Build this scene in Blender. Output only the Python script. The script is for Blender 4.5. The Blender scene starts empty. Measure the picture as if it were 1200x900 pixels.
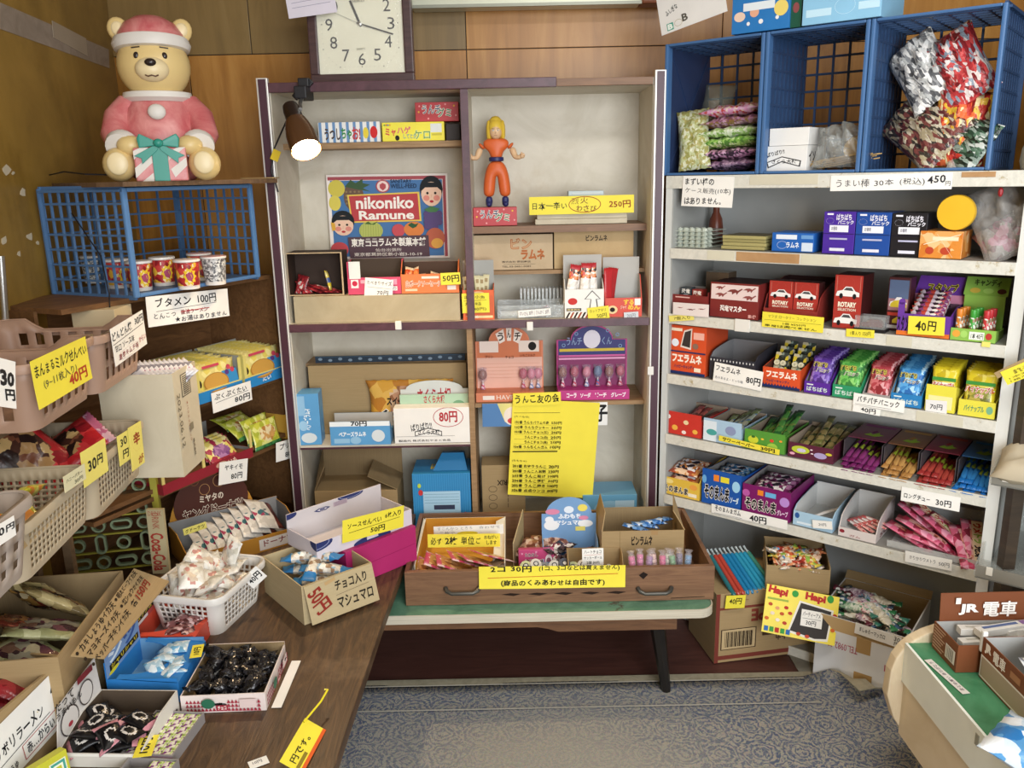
import bpy, bmesh, math, random
from mathutils import Vector, Matrix, Euler
R = math.radians
rnd = random.Random(7)
SC = bpy.context.scene
COL = SC.collection

# ---------------------------------------------------------------- camera
F_PX, PITCH, ROLL, CAM_H = 980.0, R(14.1), R(1.2), 1.5
cam_d = bpy.data.cameras.new('camera')
cam_d.sensor_width = 36.0
cam_d.lens = F_PX / 1200.0 * 36.0
cam_d.clip_start = 0.02
cam = bpy.data.objects.new('camera', cam_d)
cam.matrix_world = Matrix.Translation((0, 0, CAM_H)) @ Matrix.Rotation(R(90) - PITCH, 4, 'X') @ Matrix.Rotation(-ROLL, 4, 'Z')
COL.objects.link(cam)
SC.camera = cam

# ---------------------------------------------------------------- light
w = bpy.data.worlds.new('shop_world'); SC.world = w; w.use_nodes = True
bg = w.node_tree.nodes['Background']
bg.inputs[0].default_value = (0.86, 0.93, 1.0, 1); bg.inputs[1].default_value = 0.8
def area_light(name, loc, rot, sx, sy, power, col):
    l = bpy.data.lights.new(name, 'AREA'); l.shape = 'RECTANGLE'; l.size = sx; l.size_y = sy
    l.energy = power; l.color = col
    o = bpy.data.objects.new(name, l); o.location = loc; o.rotation_euler = rot; COL.objects.link(o)
    return o
# daylight through the open shop front behind the camera, and the ceiling tubes of the room
area_light('shop_front_daylight', (0.95, -1.35, 1.55), (R(88), 0, R(8)), 1.9, 1.9, 84, (0.94, 0.97, 1.0))
area_light('ceiling_tube_light', (0.7, 1.0, 2.6), (0, 0, 0), 1.3, 0.3, 17, (1.0, 0.97, 0.92))
SC.view_settings.view_transform = 'Standard'
SC.view_settings.look = 'None'
SC.view_settings.gamma = 1
SC.view_settings.use_curve_mapping = False
SC.view_settings.exposure = 0.48

# ---------------------------------------------------------------- helpers: pixels, frames
def ray(px, py):
    X, Y = (px - 600) / F_PX, -(py - 450) / F_PX
    c, s = math.cos(-ROLL), math.sin(-ROLL)
    X, Y = c * X - s * Y, s * X + c * Y
    return Vector((X, math.cos(PITCH) + Y * math.sin(PITCH), -math.sin(PITCH) + Y * math.cos(PITCH)))
def proj(p):
    q = cam.matrix_world.inverted() @ Vector(p)
    return 600 + F_PX * q.x / -q.z, 450 - F_PX * q.y / -q.z
def at(px, py, Y):
    d = ray(px, py); return Vector((0, 0, CAM_H)) + d * (Y / d.y)
def on(px, py, z):
    d = ray(px, py); return Vector((0, 0, CAM_H)) + d * ((z - CAM_H) / d.z)
class Frame:
    """A piece of furniture's own axes: u along its front, v into its depth, z up."""
    def __init__(s, o, ang):
        s.o = Vector((o[0], o[1])); s.a = ang
        s.ud = Vector((math.cos(ang), math.sin(ang))); s.vd = Vector((-math.sin(ang), math.cos(ang)))
    def P(s, u, v, z):
        p = s.o + s.ud * u + s.vd * v; return Vector((p.x, p.y, z))
    def px(s, x, y, v=0.0):
        d = ray(x, y); d2 = Vector((d.x, d.y)); t = (s.o.dot(s.vd) + v) / d2.dot(s.vd)
        return (d2 * t - s.o).dot(s.ud), CAM_H + d.z * t
    def pz(s, x, y, z):
        p = on(x, y, z); q = Vector((p.x, p.y)) - s.o; return q.dot(s.ud), q.dot(s.vd)
    def u_at(s, x, v, z):
        a, b = -6.0, 6.0
        u = 0.3
        for _ in range(30):
            e = proj(s.P(u, v, z))[0] - x
            g = (proj(s.P(u + 1e-3, v, z))[0] - x - e) / 1e-3
            u -= e / g
            if abs(e) < 0.01: break
        return u
    def z_at(s, y, u, v):
        z = 1.0
        for _ in range(30):
            e = proj(s.P(u, v, z))[1] - y
            g = (proj(s.P(u, v, z + 1e-3))[1] - y - e) / 1e-3
            z -= e / g
            if abs(e) < 0.01: break
        return z
    def M(s, u, v, z): return Matrix.Translation(s.P(u, v, z)) @ Matrix.Rotation(s.a, 4, 'Z')

# ---------------------------------------------------------------- helpers: materials
def lin(h):
    h = h.lstrip('#')
    c = [int(h[i:i + 2], 16) / 255 for i in (0, 2, 4)]
    return tuple(x / 12.92 if x <= 0.04045 else ((x + 0.055) / 1.055) ** 2.4 for x in c) + (1,)
_M = {}
def nodes(name):
    m = bpy.data.materials.new(name); m.use_nodes = True
    n = m.node_tree.nodes; return m, n, m.node_tree.links, n['Principled BSDF']
def pm(h, rough=0.55, metal=0.0, spec=0.4):
    """plain coloured surface with a faint uneven tone"""
    k = ('pm', h, rough, metal, spec)
    if k in _M: return _M[k]
    m, n, l, b = nodes('plain_' + h.strip('#'))
    b.inputs['Roughness'].default_value = rough; b.inputs['Metallic'].default_value = metal
    b.inputs['Specular IOR Level'].default_value = spec
    tc = n.new('ShaderNodeTexCoord'); no = n.new('ShaderNodeTexNoise'); no.inputs['Scale'].default_value = 14; no.inputs['Detail'].default_value = 4
    mx = n.new('ShaderNodeMix'); mx.data_type = 'RGBA'; c = lin(h)
    mx.inputs['A'].default_value = tuple(x * 0.9 for x in c[:3]) + (1,); mx.inputs['B'].default_value = tuple(min(1, x * 1.06) for x in c[:3]) + (1,)
    l.new(tc.outputs['Object'], no.inputs['Vector']); l.new(no.outputs['Fac'], mx.inputs['Factor']); l.new(mx.outputs['Result'], b.inputs['Base Color'])
    _M[k] = m; return m
def ink(h):
    k = ('ink', h)
    if k not in _M:
        m, n, l, b = nodes('ink_' + h.strip('#')); b.inputs['Base Color'].default_value = lin(h); b.inputs['Roughness'].default_value = 0.6
        b.inputs['Specular IOR Level'].default_value = 0.2
        _M[k] = m
    return _M[k]
def film(cols, scale=45, rough=0.28, stretch=(1, 1, 1), bump=0.25):
    """printed glossy wrapper: patches of the print's colours, wrinkled"""
    k = ('film', tuple(cols), scale, rough, stretch, bump)
    if k in _M: return _M[k]
    m, n, l, b = nodes('wrapper'); b.inputs['Roughness'].default_value = rough
    tc = n.new('ShaderNodeTexCoord'); mp = n.new('ShaderNodeMapping'); mp.inputs['Scale'].default_value = stretch
    no = n.new('ShaderNodeTexVoronoi'); no.inputs['Scale'].default_value = scale * 1.5
    ds = n.new('ShaderNodeTexNoise'); ds.inputs['Scale'].default_value = scale * 2; ds.inputs['Detail'].default_value = 2
    va = n.new('ShaderNodeVectorMath'); va.operation = 'MULTIPLY_ADD'; va.inputs[1].default_value = (0.22 / scale,) * 3
    sp = n.new('ShaderNodeSeparateColor')
    rp = n.new('ShaderNodeValToRGB'); rp.color_ramp.interpolation = 'CONSTANT'; el = rp.color_ramp.elements
    for i, c in enumerate(cols):
        pos = i / len(cols)
        if i < 2: e = el[i]; e.position = pos
        else: e = el.new(pos)
        e.color = lin(c)
    if len(cols) == 1: el[1].color = lin(cols[0])
    l.new(tc.outputs['Object'], mp.inputs['Vector']); l.new(mp.outputs['Vector'], ds.inputs['Vector']); l.new(ds.outputs['Color'], va.inputs[0]); l.new(mp.outputs['Vector'], va.inputs[2])
    l.new(va.outputs['Vector'], no.inputs['Vector']); l.new(no.outputs['Color'], sp.inputs[0]); l.new(sp.outputs[0], rp.inputs['Fac'])
    l.new(rp.outputs['Color'], b.inputs['Base Color'])
    n2 = n.new('ShaderNodeTexNoise'); n2.inputs['Scale'].default_value = 55; n2.inputs['Detail'].default_value = 3; n2.inputs['Distortion'].default_value = 1.5
    bp = n.new('ShaderNodeBump'); bp.inputs['Strength'].default_value = bump; bp.inputs['Distance'].default_value = 0.004
    l.new(tc.outputs['Object'], n2.inputs['Vector']); l.new(n2.outputs['Fac'], bp.inputs['Height']); l.new(bp.outputs['Normal'], b.inputs['Normal'])
    _M[k] = m; return m
def clear(h='#e8eef0', alpha=0.22, rough=0.12):
    k = ('clear', h, alpha, rough)
    if k in _M: return _M[k]
    m, n, l, b = nodes('clear_plastic'); b.inputs['Base Color'].default_value = lin(h); b.inputs['Roughness'].default_value = rough
    b.inputs['Alpha'].default_value = alpha; b.inputs['Specular IOR Level'].default_value = 0.8
    tc = n.new('ShaderNodeTexCoord'); n2 = n.new('ShaderNodeTexNoise'); n2.inputs['Scale'].default_value = 40; n2.inputs['Detail'].default_value = 3; n2.inputs['Distortion'].default_value = 2
    bp = n.new('ShaderNodeBump'); bp.inputs['Strength'].default_value = 0.5; bp.inputs['Distance'].default_value = 0.01
    l.new(tc.outputs['Object'], n2.inputs['Vector']); l.new(n2.outputs['Fac'], bp.inputs['Height']); l.new(bp.outputs['Normal'], b.inputs['Normal'])
    _M[k] = m; return m
def grain(name, c1, c2, c3=None, scale=(1, 1, 1), s=6, rough=0.6, dist=2.0, bump=0.15, blot=None):
    """wood, painted board, card: stretched noise between tones; blot = (colour, scale, low, high) adds blotches of wear"""
    k = ('grain', name)
    if k in _M: return _M[k]
    m, n, l, b = nodes(name); b.inputs['Roughness'].default_value = rough
    tc = n.new('ShaderNodeTexCoord'); mp = n.new('ShaderNodeMapping'); mp.inputs['Scale'].default_value = scale
    no = n.new('ShaderNodeTexNoise'); no.inputs['Scale'].default_value = s; no.inputs['Detail'].default_value = 8; no.inputs['Roughness'].default_value = 0.62; no.inputs['Distortion'].default_value = dist
    rp = n.new('ShaderNodeValToRGB'); el = rp.color_ramp.elements
    el[0].position = 0.32; el[0].color = lin(c1); el[1].position = 0.68; el[1].color = lin(c2)
    if c3: e = el.new(0.5); e.color = lin(c3)
    l.new(tc.outputs['Object'], mp.inputs['Vector']); l.new(mp.outputs['Vector'], no.inputs['Vector']); l.new(no.outputs['Fac'], rp.inputs['Fac'])
    out = rp.outputs['Color']
    if blot:
        bn = n.new('ShaderNodeTexNoise'); bn.inputs['Scale'].default_value = blot[1]; bn.inputs['Detail'].default_value = 6; bn.inputs['Roughness'].default_value = 0.7
        br = n.new('ShaderNodeMapRange'); br.inputs['From Min'].default_value = blot[2]; br.inputs['From Max'].default_value = blot[3]
        mx = n.new('ShaderNodeMix'); mx.data_type = 'RGBA'; mx.inputs['B'].default_value = lin(blot[0])
        l.new(tc.outputs['Object'], bn.inputs['Vector']); l.new(bn.outputs['Fac'], br.inputs['Value']); l.new(br.outputs['Result'], mx.inputs['Factor'])
        l.new(out, mx.inputs['A']); out = mx.outputs['Result']
    l.new(out, b.inputs['Base Color'])
    bp = n.new('ShaderNodeBump'); bp.inputs['Strength'].default_value = bump; bp.inputs['Distance'].default_value = 0.004
    l.new(no.outputs['Fac'], bp.inputs['Height']); l.new(bp.outputs['Normal'], b.inputs['Normal'])
    _M[k] = m; return m
def glow(name, h, strength):
    m, n, l, b = nodes(name); b.inputs['Base Color'].default_value = lin(h)
    b.inputs['Emission Color'].default_value = lin(h); b.inputs['Emission Strength'].default_value = strength
    return m
CARD = grain('cardboard', '#a0875e', '#a98f66', scale=(1, 1, 30), s=5, rough=0.8, bump=0.03)
CARDL = grain('cardboard_pale', '#b09e78', '#b9a781', scale=(1, 1, 30), s=5, rough=0.8, bump=0.05)
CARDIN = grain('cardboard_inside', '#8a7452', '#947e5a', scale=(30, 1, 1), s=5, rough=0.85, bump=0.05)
GREYIN = pm('#b4b1ab', 0.8); WHITE = pm('#eeece6', 0.6); PAPER = pm('#f1efe9', 0.7); YEL = pm('#eede42', 0.6)
YELP = pm('#e9dd72', 0.65); BLACK = pm('#17161a', 0.5); DARK = pm('#2b2724', 0.6); STEEL = pm('#b9bab6', 0.3, 0.9)

# ---------------------------------------------------------------- helpers: meshes and tagging
class MB:
    def __init__(s): s.v = []; s.f = []; s.m = []
    def add(s, vs, fs, m=0):
        k = len(s.v); s.v += [tuple(p) for p in vs]
        for i, f in enumerate(fs):
            s.f.append(tuple(k + j for j in f)); s.m.append(m[i] if isinstance(m, (list, tuple)) else m)
        return s
    def box(s, x0, y0, z0, x1, y1, z1, m=0):
        return s.add([(x0, y0, z0), (x1, y0, z0), (x1, y1, z0), (x0, y1, z0), (x0, y0, z1), (x1, y0, z1), (x1, y1, z1), (x0, y1, z1)],
                     [(0, 3, 2, 1), (4, 5, 6, 7), (0, 1, 5, 4), (1, 2, 6, 5), (2, 3, 7, 6), (3, 0, 4, 7)], m)
    def bar(s, a, b, w, d, m=0, up=(0, 0, 1)):
        a, b = Vector(a), Vector(b); t = (b - a).normalized(); up = Vector(up)
        if abs(t.dot(up)) > 0.99: up = Vector((0, 1, 0))
        x = t.cross(up).normalized() * w / 2; y = x.cross(t).normalized() * d / 2
        return s.add([a - x - y, a + x - y, a + x + y, a - x + y, b - x - y, b + x - y, b + x + y, b - x + y],
                     [(0, 3, 2, 1), (4, 5, 6, 7), (0, 1, 5, 4), (1, 2, 6, 5), (2, 3, 7, 6), (3, 0, 4, 7)], m)
    def prism(s, poly, off, m=0, mb=None, ms=None):
        """a flat outline given a thickness; m its face, mb its back, ms its edge"""
        n = len(poly); off = Vector(off); p = [Vector(q) for q in poly]
        mb = m if mb is None else mb; ms = m if ms is None else ms
        return s.add(p + [q + off for q in p], [tuple(range(n)), tuple(range(2 * n - 1, n - 1, -1))] + [(i, i + n, (i + 1) % n + n, (i + 1) % n) for i in range(n)], [m, mb] + [ms] * n)
    def tube(s, path, r, n=8, m=0, caps=True):
        path = [Vector(p) for p in path]; k = len(path); rs = r if isinstance(r, (list, tuple)) else [r] * k
        vs = []; ref = None
        for i, p in enumerate(path):
            t = (path[min(i + 1, k - 1)] - path[max(i - 1, 0)]).normalized()
            if ref is None:
                ref = t.orthogonal().normalized()
            x = (ref - t * ref.dot(t)).normalized(); ref = x; y = t.cross(x)
            vs += [p + (x * math.cos(2 * math.pi * j / n) + y * math.sin(2 * math.pi * j / n)) * rs[i] for j in range(n)]
        fs = [(i * n + j, i * n + (j + 1) % n, (i + 1) * n + (j + 1) % n, (i + 1) * n + j) for i in range(k - 1) for j in range(n)]
        if caps: fs += [tuple(range(n - 1, -1, -1)), tuple((k - 1) * n + j for j in range(n))]
        return s.add(vs, fs, m)
    def lathe(s, prof, n=20, c=(0, 0, 0), m=0, axis='z', sc=(1, 1)):
        vs = []
        for r, z in prof:
            for j in range(n):
                a = 2 * math.pi * j / n; x, y = r * math.cos(a) * sc[0], r * math.sin(a) * sc[1]
                q = (x, y, z) if axis == 'z' else ((x, z, y) if axis == 'y' else (z, x, y))
                vs.append((c[0] + q[0], c[1] + q[1], c[2] + q[2]))
        k = len(prof); ms = m if isinstance(m, (list, tuple)) else [m] * (k - 1)
        fs, mm = [], []
        for i in range(k - 1):
            for j in range(n):
                fs.append((i * n + j, i * n + (j + 1) % n, (i + 1) * n + (j + 1) % n, (i + 1) * n + j)); mm.append(ms[i])
        if prof[0][0] > 1e-6: fs.append(tuple(range(n - 1, -1, -1))); mm.append(ms[0])
        if prof[-1][0] > 1e-6: fs.append(tuple((k - 1) * n + j for j in range(n))); mm.append(ms[-1])
        return s.add(vs, fs, mm)
    def ell(s, c, r, n=12, m=0, rot=None):
        k = max(6, n // 2); b = MB().lathe([(math.sin(math.pi * i / k), -math.cos(math.pi * i / k)) for i in range(k + 1)], n)
        rot = rot or Matrix.Identity(3)
        return s.add([Vector(c) + rot @ Vector((p[0] * r[0], p[1] * r[1], p[2] * r[2])) for p in b.v], b.f, m)
    def xf(s, M):
        s.v = [tuple(M @ Vector(p)) for p in s.v]; return s
    def mesh(s, name, mats):
        me = bpy.data.meshes.new(name); me.from_pydata(s.v, [], s.f)
        for m in (mats if isinstance(mats, (list, tuple)) else [mats]): me.materials.append(m)
        if len(me.materials) > 1: me.polygons.foreach_set('material_index', s.m)
        return me
    def build(s, name, mats, parent=None, M=None, smooth=False, bevel=0.0, fix=True):
        me = s.mesh(name, mats)
        if fix or bevel:
            bm = bmesh.new(); bm.from_mesh(me)
            if fix: bmesh.ops.recalc_face_normals(bm, faces=bm.faces)
            if bevel: bmesh.ops.bevel(bm, geom=[e for e in bm.edges if e.calc_face_angle(0) > 0.6], offset=bevel, segments=2, affect='EDGES', profile=0.6, clamp_overlap=True)
            bm.to_mesh(me); bm.free()
        o = bpy.data.objects.new(name, me); COL.objects.link(o)
        if parent: o.parent = parent
        if M is not None: o.matrix_local = M
        if smooth:
            me.polygons.foreach_set('use_smooth', [True] * len(me.polygons))
            me.set_sharp_from_angle(angle=R(40))
        return o
def tag(o, label, cat, group=None, kind=None):
    o['label'] = label; o['category'] = cat
    if group: o['group'] = group
    if kind: o['kind'] = kind
    return o
def struct(o): o['kind'] = 'structure'; return o
def empty(name, M, label, cat, group=None):
    o = bpy.data.objects.new(name, None); o.empty_display_size = 0.05; COL.objects.link(o); o.matrix_world = M
    return tag(o, label, cat, group)
def inst(name, me, M, label=None, cat=None, group=None, parent=None):
    o = bpy.data.objects.new(name, me); COL.objects.link(o)
    if parent: o.parent = parent; o.matrix_local = M
    else: o.matrix_world = M
    if label: tag(o, label, cat, group)
    return o

# ---------------------------------------------------------------- helpers: flat print
_T = {}
_cu = bpy.data.curves.new('lettering_source', 'FONT'); _cu.resolution_u = 2; _cu.fill_mode = 'FRONT'
_to = bpy.data.objects.new('lettering_source', _cu)
def _shape(body, bold):
    _cu.body = body; _cu.offset = bold; me = _to.to_mesh()
    vs = [(p.co.x, p.co.y) for p in me.vertices]; fs = [tuple(p.vertices) for p in me.polygons]; ar = sum(p.area for p in me.polygons); _to.to_mesh_clear()
    return vs, fs, ar
def _char(c, bold):
    if (c, bold) not in _T:
        v0, f0, a0 = _shape(c, 0.0)
        if not v0: _T[(c, bold)] = ([], [], 0.3)
        else:
            adv = max(p[0] for p in _shape(c + c, 0.0)[0]) - max(p[0] for p in v0); best = (v0, f0)
            for b in (bold, bold * .5, bold * .25):   # an outline that folds over itself loses its filling: fall back
                v, f, a = _shape(c, b)
                if b and a > a0 * 1.01: best = (v, f); break
            _T[(c, bold)] = best + (adv,)
    return _T[(c, bold)]
def glyphs(s, bold=0.0, hand=None):
    """the filled outlines of a line of text in a unit box; hand: a random source for an uneven handwritten line"""
    vs, fs, x = [], [], 0.0
    for c in s:
        v, f, adv = _char(c, bold); k = len(vs)
        if hand and v:
            a, sc, dy = hand.uniform(-.09, .09), hand.uniform(.86, 1.06), hand.uniform(-.05, .05); ca, sa = math.cos(a) * sc, math.sin(a) * sc
            v = [(adv / 2 + (px - adv / 2) * ca - (py - .36) * sa, .36 + (px - adv / 2) * sa + (py - .36) * ca + dy) for px, py in v]
        vs += [(x + px, py) for px, py in v]; fs += [tuple(k + q for q in g) for g in f]; x += adv
    x0 = min(p[0] for p in vs); x1 = max(p[0] for p in vs); y0 = min(p[1] for p in vs); y1 = max(p[1] for p in vs)
    if y1 - y0 < 0.35: m = (y0 + y1) / 2; y0, y1 = m - 0.35, m + 0.35
    return [((px - x0) / (x1 - x0), (py - y0) / (y1 - y0)) for px, py in vs], fs
def art(parent, w, h, spec, M=None, name=None, warp=None, eps=0.0004, hand=None):
    """Flat print on a face w wide and h high: x to the right, y downwards, both 0..1. One mesh, one material per colour."""
    b = MB(); mats = []; mi = {}
    def mid(c):
        if c not in mi: mi[c] = len(mats); mats.append(ink(c))
        return mi[c]
    z = eps
    ar = w / h
    texts = 0
    for q in spec:
        k = q[0]
        if k == 't':
            _, s, x0, y0, x1, y1, c = q[:7]; vs, fs = glyphs(s, q[7] if len(q) > 7 else 0.012, hand); texts += 1
            rot = q[8] if len(q) > 8 else 0
            pts = [(x0 + (x1 - x0) * p[0], y1 + (y0 - y1) * p[1]) for p in vs]
        elif k == 'r':
            _, x0, y0, x1, y1, c = q[:6]; rot = q[6] if len(q) > 6 else 0; pts = [(x0, y0), (x0, y1), (x1, y1), (x1, y0)]; fs = [(0, 1, 2, 3)]
        elif k == 'e':
            _, cx, cy, rx, ry, c = q[:6]; rot = 0; n = 20; pts = [(cx + rx * math.cos(2 * math.pi * i / n), cy - ry * math.sin(2 * math.pi * i / n)) for i in range(n)]; fs = [tuple(range(n))]
            x0, x1, y0, y1 = cx - rx, cx + rx, cy - ry, cy + ry
        elif k == 'o':
            _, cx, cy, rx, ry, th, c = q[:7]; rot = 0; n = 24
            pts = [(cx + (rx - d * th) * math.cos(2 * math.pi * i / n), cy - (ry - d * th * ar) * math.sin(2 * math.pi * i / n)) for d in (0, 1) for i in range(n)]
            fs = [(i, (i + 1) % n, n + (i + 1) % n, n + i) for i in range(n)]; x0, x1, y0, y1 = cx - rx, cx + rx, cy - ry, cy + ry
        elif k == 'l':
            _, x0, y0, x1, y1, th, c = q[:7]; rot = 0
            dx, dy = (x1 - x0) * w, (y1 - y0) * h; L = math.hypot(dx, dy); nx, ny = dy / L * th / 2 / w, dx / L * th / 2 / h
            pts = [(x0 + nx, y0 + ny), (x1 + nx, y1 + ny), (x1 - nx, y1 - ny), (x0 - nx, y0 - ny)]; fs = [(0, 1, 2, 3)]
        else:
            _, pts, c = q[:3]; rot = 0; fs = [tuple(range(len(pts)))]; x0 = y0 = 0; x1 = y1 = 1
        if rot:
            cx, cy = (x0 + x1) / 2, (y0 + y1) / 2; ca, sa = math.cos(R(rot)), math.sin(R(rot))
            pts = [(cx + ((px - cx) * w * ca + (py - cy) * h * sa) / w, cy + (-(px - cx) * w * sa + (py - cy) * h * ca) / h) for px, py in pts]
        if k in 'eo': pts = [(min(1, max(0, px)), min(1, max(0, py))) for px, py in pts]
        b.add([(px * w, -(warp(px, py) if warp else 0) - z, (1 - py) * h) for px, py in pts], fs, mid(c))
        z += 0.00012
    nm = name or ('lettering' if texts == len([q for q in spec if q[0] in 'tl']) and texts else 'print')
    return b.build(nm, mats, parent, M, fix=False)
def face_M(side, w, d, h):
    """matrix that lays a print on a side of a box w x d x h whose origin is its front lower corner"""
    if side == 'front': return Matrix.Identity(4)
    if side == 'left': return Matrix.Translation((0, d, 0)) @ Matrix.Rotation(R(-90), 4, 'Z')
    if side == 'right': return Matrix.Translation((w, 0, 0)) @ Matrix.Rotation(R(90), 4, 'Z')
    if side == 'top': return Matrix.Translation((0, 0, h)) @ Matrix.Rotation(R(-90), 4, 'X')
    if side == 'back': return Matrix.Translation((w, d, 0)) @ Matrix.Rotation(R(180), 4, 'Z')

# ---------------------------------------------------------------- helpers: cards, cartons, wrappers
def card_at(tl, tr, bl, label, lines, colour=PAPER, name='price_card', cat='price card', curl=0.0, group=None, lift=0.0015, shape=None, thick=0.0006):
    """a written card through three world points"""
    X = (tr - tl); w = X.length; X.normalize(); D = tl - bl; Z = (D - X * D.dot(X)); h = Z.length; Z.normalize(); Y = Z.cross(X)
    o = tl - Z * h - Y * lift
    M = Matrix(((X.x, Y.x, Z.x, o.x), (X.y, Y.y, Z.y, o.y), (X.z, Y.z, Z.z, o.z), (0, 0, 0, 1)))
    wf = (lambda x, y: curl * (y * y) * w + 0.25 * curl * math.sin(x * 5.5) * w * y) if curl else (lambda x, y: 0)
    n = 8 if curl else 1
    b = MB(); vs = []
    for k in (0, 1):
        for j in range(n + 1):
            for i in range(n + 1):
                x, y = i / n, j / n; vs.append((x * w, -wf(x, y) + k * thick, (1 - y) * h))
    N = (n + 1) ** 2; fs = []
    idx = lambda i, j, k: k * N + j * (n + 1) + i
    for j in range(n):
        for i in range(n):
            fs.append((idx(i, j, 0), idx(i, j + 1, 0), idx(i + 1, j + 1, 0), idx(i + 1, j, 0))); fs.append((idx(i, j, 1), idx(i + 1, j, 1), idx(i + 1, j + 1, 1), idx(i, j + 1, 1)))
    for i in range(n):
        fs += [(idx(i, 0, 0), idx(i + 1, 0, 0), idx(i + 1, 0, 1), idx(i, 0, 1)), (idx(i, n, 0), idx(i, n, 1), idx(i + 1, n, 1), idx(i + 1, n, 0)),
               (idx(0, i, 0), idx(0, i, 1), idx(0, i + 1, 1), idx(0, i + 1, 0)), (idx(n, i, 0), idx(n, i + 1, 0), idx(n, i + 1, 1), idx(n, i, 1))]
    b.add(vs, fs)
    o = b.build(name, colour, M=None, smooth=bool(curl)); o.matrix_world = M
    tag(o, label, cat, group)
    if lines: art(o, w, h, lines, warp=wf if curl else None, hand=rnd if name not in ('poster', 'picture_card') else None)
    return o
def card(F, v, tl, tr, bl, label, lines, colour=PAPER, **k):
    """a written card in the plane v of a frame, through three pixels"""
    q = [F.P(*(lambda r: (r[0], v, r[1]))(F.px(p[0], p[1], v))) for p in (tl, tr, bl)]
    return card_at(q[0], q[1], q[2], label, lines, colour, **k)

class Box: pass
def slot(F, z, v, xl, xr, yt):
    """front lower corner, width and height of a box whose front stands at depth v on a board at height z"""
    u0, u1 = F.u_at(xl, v, z), F.u_at(xr, v, z)
    h = F.z_at(yt, (u0 + u1) / 2, v) - z
    return u0, u1 - u0, h
def solid_box(name, M, w, d, h, label, cat, mat, group=None, faces=None, bevel=0.0012, top=None):
    b = MB().box(0, 0, 0, w, d, h)
    mats = [mat]
    if top is not None: mats.append(top); b.m[1] = 1
    o = b.build(name, mats, bevel=bevel, fix=True); o.matrix_world = M; tag(o, label, cat, group)
    for s, spec in (faces or {}).items():
        fw, fh = {'front': (w, h), 'left': (d, h), 'right': (d, h), 'top': (w, d), 'back': (w, h)}[s]
        art(o, fw, fh, spec, face_M(s, w, d, h), name='print')
    r = Box(); r.o = o; r.M = M; r.w, r.d, r.h = w, d, h
    return r
def tray_box(name, M, w, d, h, label, cat, mat, inner=GREYIN, hf=None, hb=None, group=None, front=None, arch=0.0, notch=0.0, faces=None, t=0.0025, side='slope', back=None, lip=0.0, shelf_front=0.0):
    """an opened display carton: floor, two sides, front (cut lower, perhaps dipped), back (perhaps a raised header)"""
    hf = h if hf is None else hf; hb = h if hb is None else hb
    b = MB()
    b.box(t, t, 0, w - t, d - t, t, 1)
    # front
    if notch:
        fp = [(0, 0, 0), (w, 0, 0), (w, 0, hf), (w * 0.86, 0, hf)] + [(w * (0.5 + 0.36 * math.cos(a)), 0, hf - notch * hf * math.sin(a) ** 0.6) for a in [math.pi * i / 10 for i in range(1, 10)]] + [(w * 0.14, 0, hf), (0, 0, hf)]
    else: fp = [(0, 0, 0), (w, 0, 0), (w, 0, hf), (0, 0, hf)]
    b.prism(fp, (0, t, 0), 0, 1, 0)
    if side == 'slope': sp = [(0, t, 0), (0, d - t, 0), (0, d - t, h), (0, d * 0.55, h), (0, t, hf)]
    elif side == 'curve': sp = [(0, t, 0), (0, d - t, 0), (0, d - t, h)] + [(0, t + (d - 2 * t) * (1 - i / 8) * 0.8, hf + (h - hf) * (1 - (i / 8)) ** 0.35) for i in range(0, 9)]
    else: sp = [(0, t, 0), (0, d - t, 0), (0, d - t, h), (0, t, h)]
    b.prism(sp, (t, 0, 0), 0, 1, 0)
    b.prism([(w, p[1], p[2]) for p in sp], (-t, 0, 0), 0, 1, 0)
    if arch:
        bp = [(0, d, 0), (w, d, 0), (w, d, hb - arch)] + [(w * (0.5 + 0.42 * math.cos(a)), d, hb - arch + arch * math.sin(a)) for a in [math.pi * i / 12 for i in range(13)]] + [(0, d, hb - arch)]
    else: bp = [(0, d, 0), (w, d, 0), (w, d, hb), (0, d, hb)]
    b.prism(bp, (0, -t, 0), 0, 2 if back else 1, 0)
    o = b.build(name, [mat, inner] + ([back] if back else [])); o.matrix_world = M; tag(o, label, cat, group)
    for s, spec in (faces or {}).items():
        if s == 'header': art(o, w, hb - h if hb > h else hb, spec, Matrix.Translation((0, d - t, h if hb > h else 0)), name='print'); continue
        fw, fh = {'front': (w, hf), 'left': (d, min(h, hf)), 'right': (d, min(h, hf)), 'back': (w, h)}[s]
        art(o, fw, fh, spec, face_M(s, w, d, h), name='print')
    r = Box(); r.o = o; r.M = M; r.w, r.d, r.h, r.hf = w, d, h, hf
    return r
def flap(box, pts, mat, t=0.0025, off=None):
    """a carton flap through four points of the carton"""
    n = (Vector(pts[1]) - Vector(pts[0])).cross(Vector(pts[2]) - Vector(pts[0])).normalized() * t
    return MB().prism(pts, n).build('flap', mat, box.o)

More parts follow.
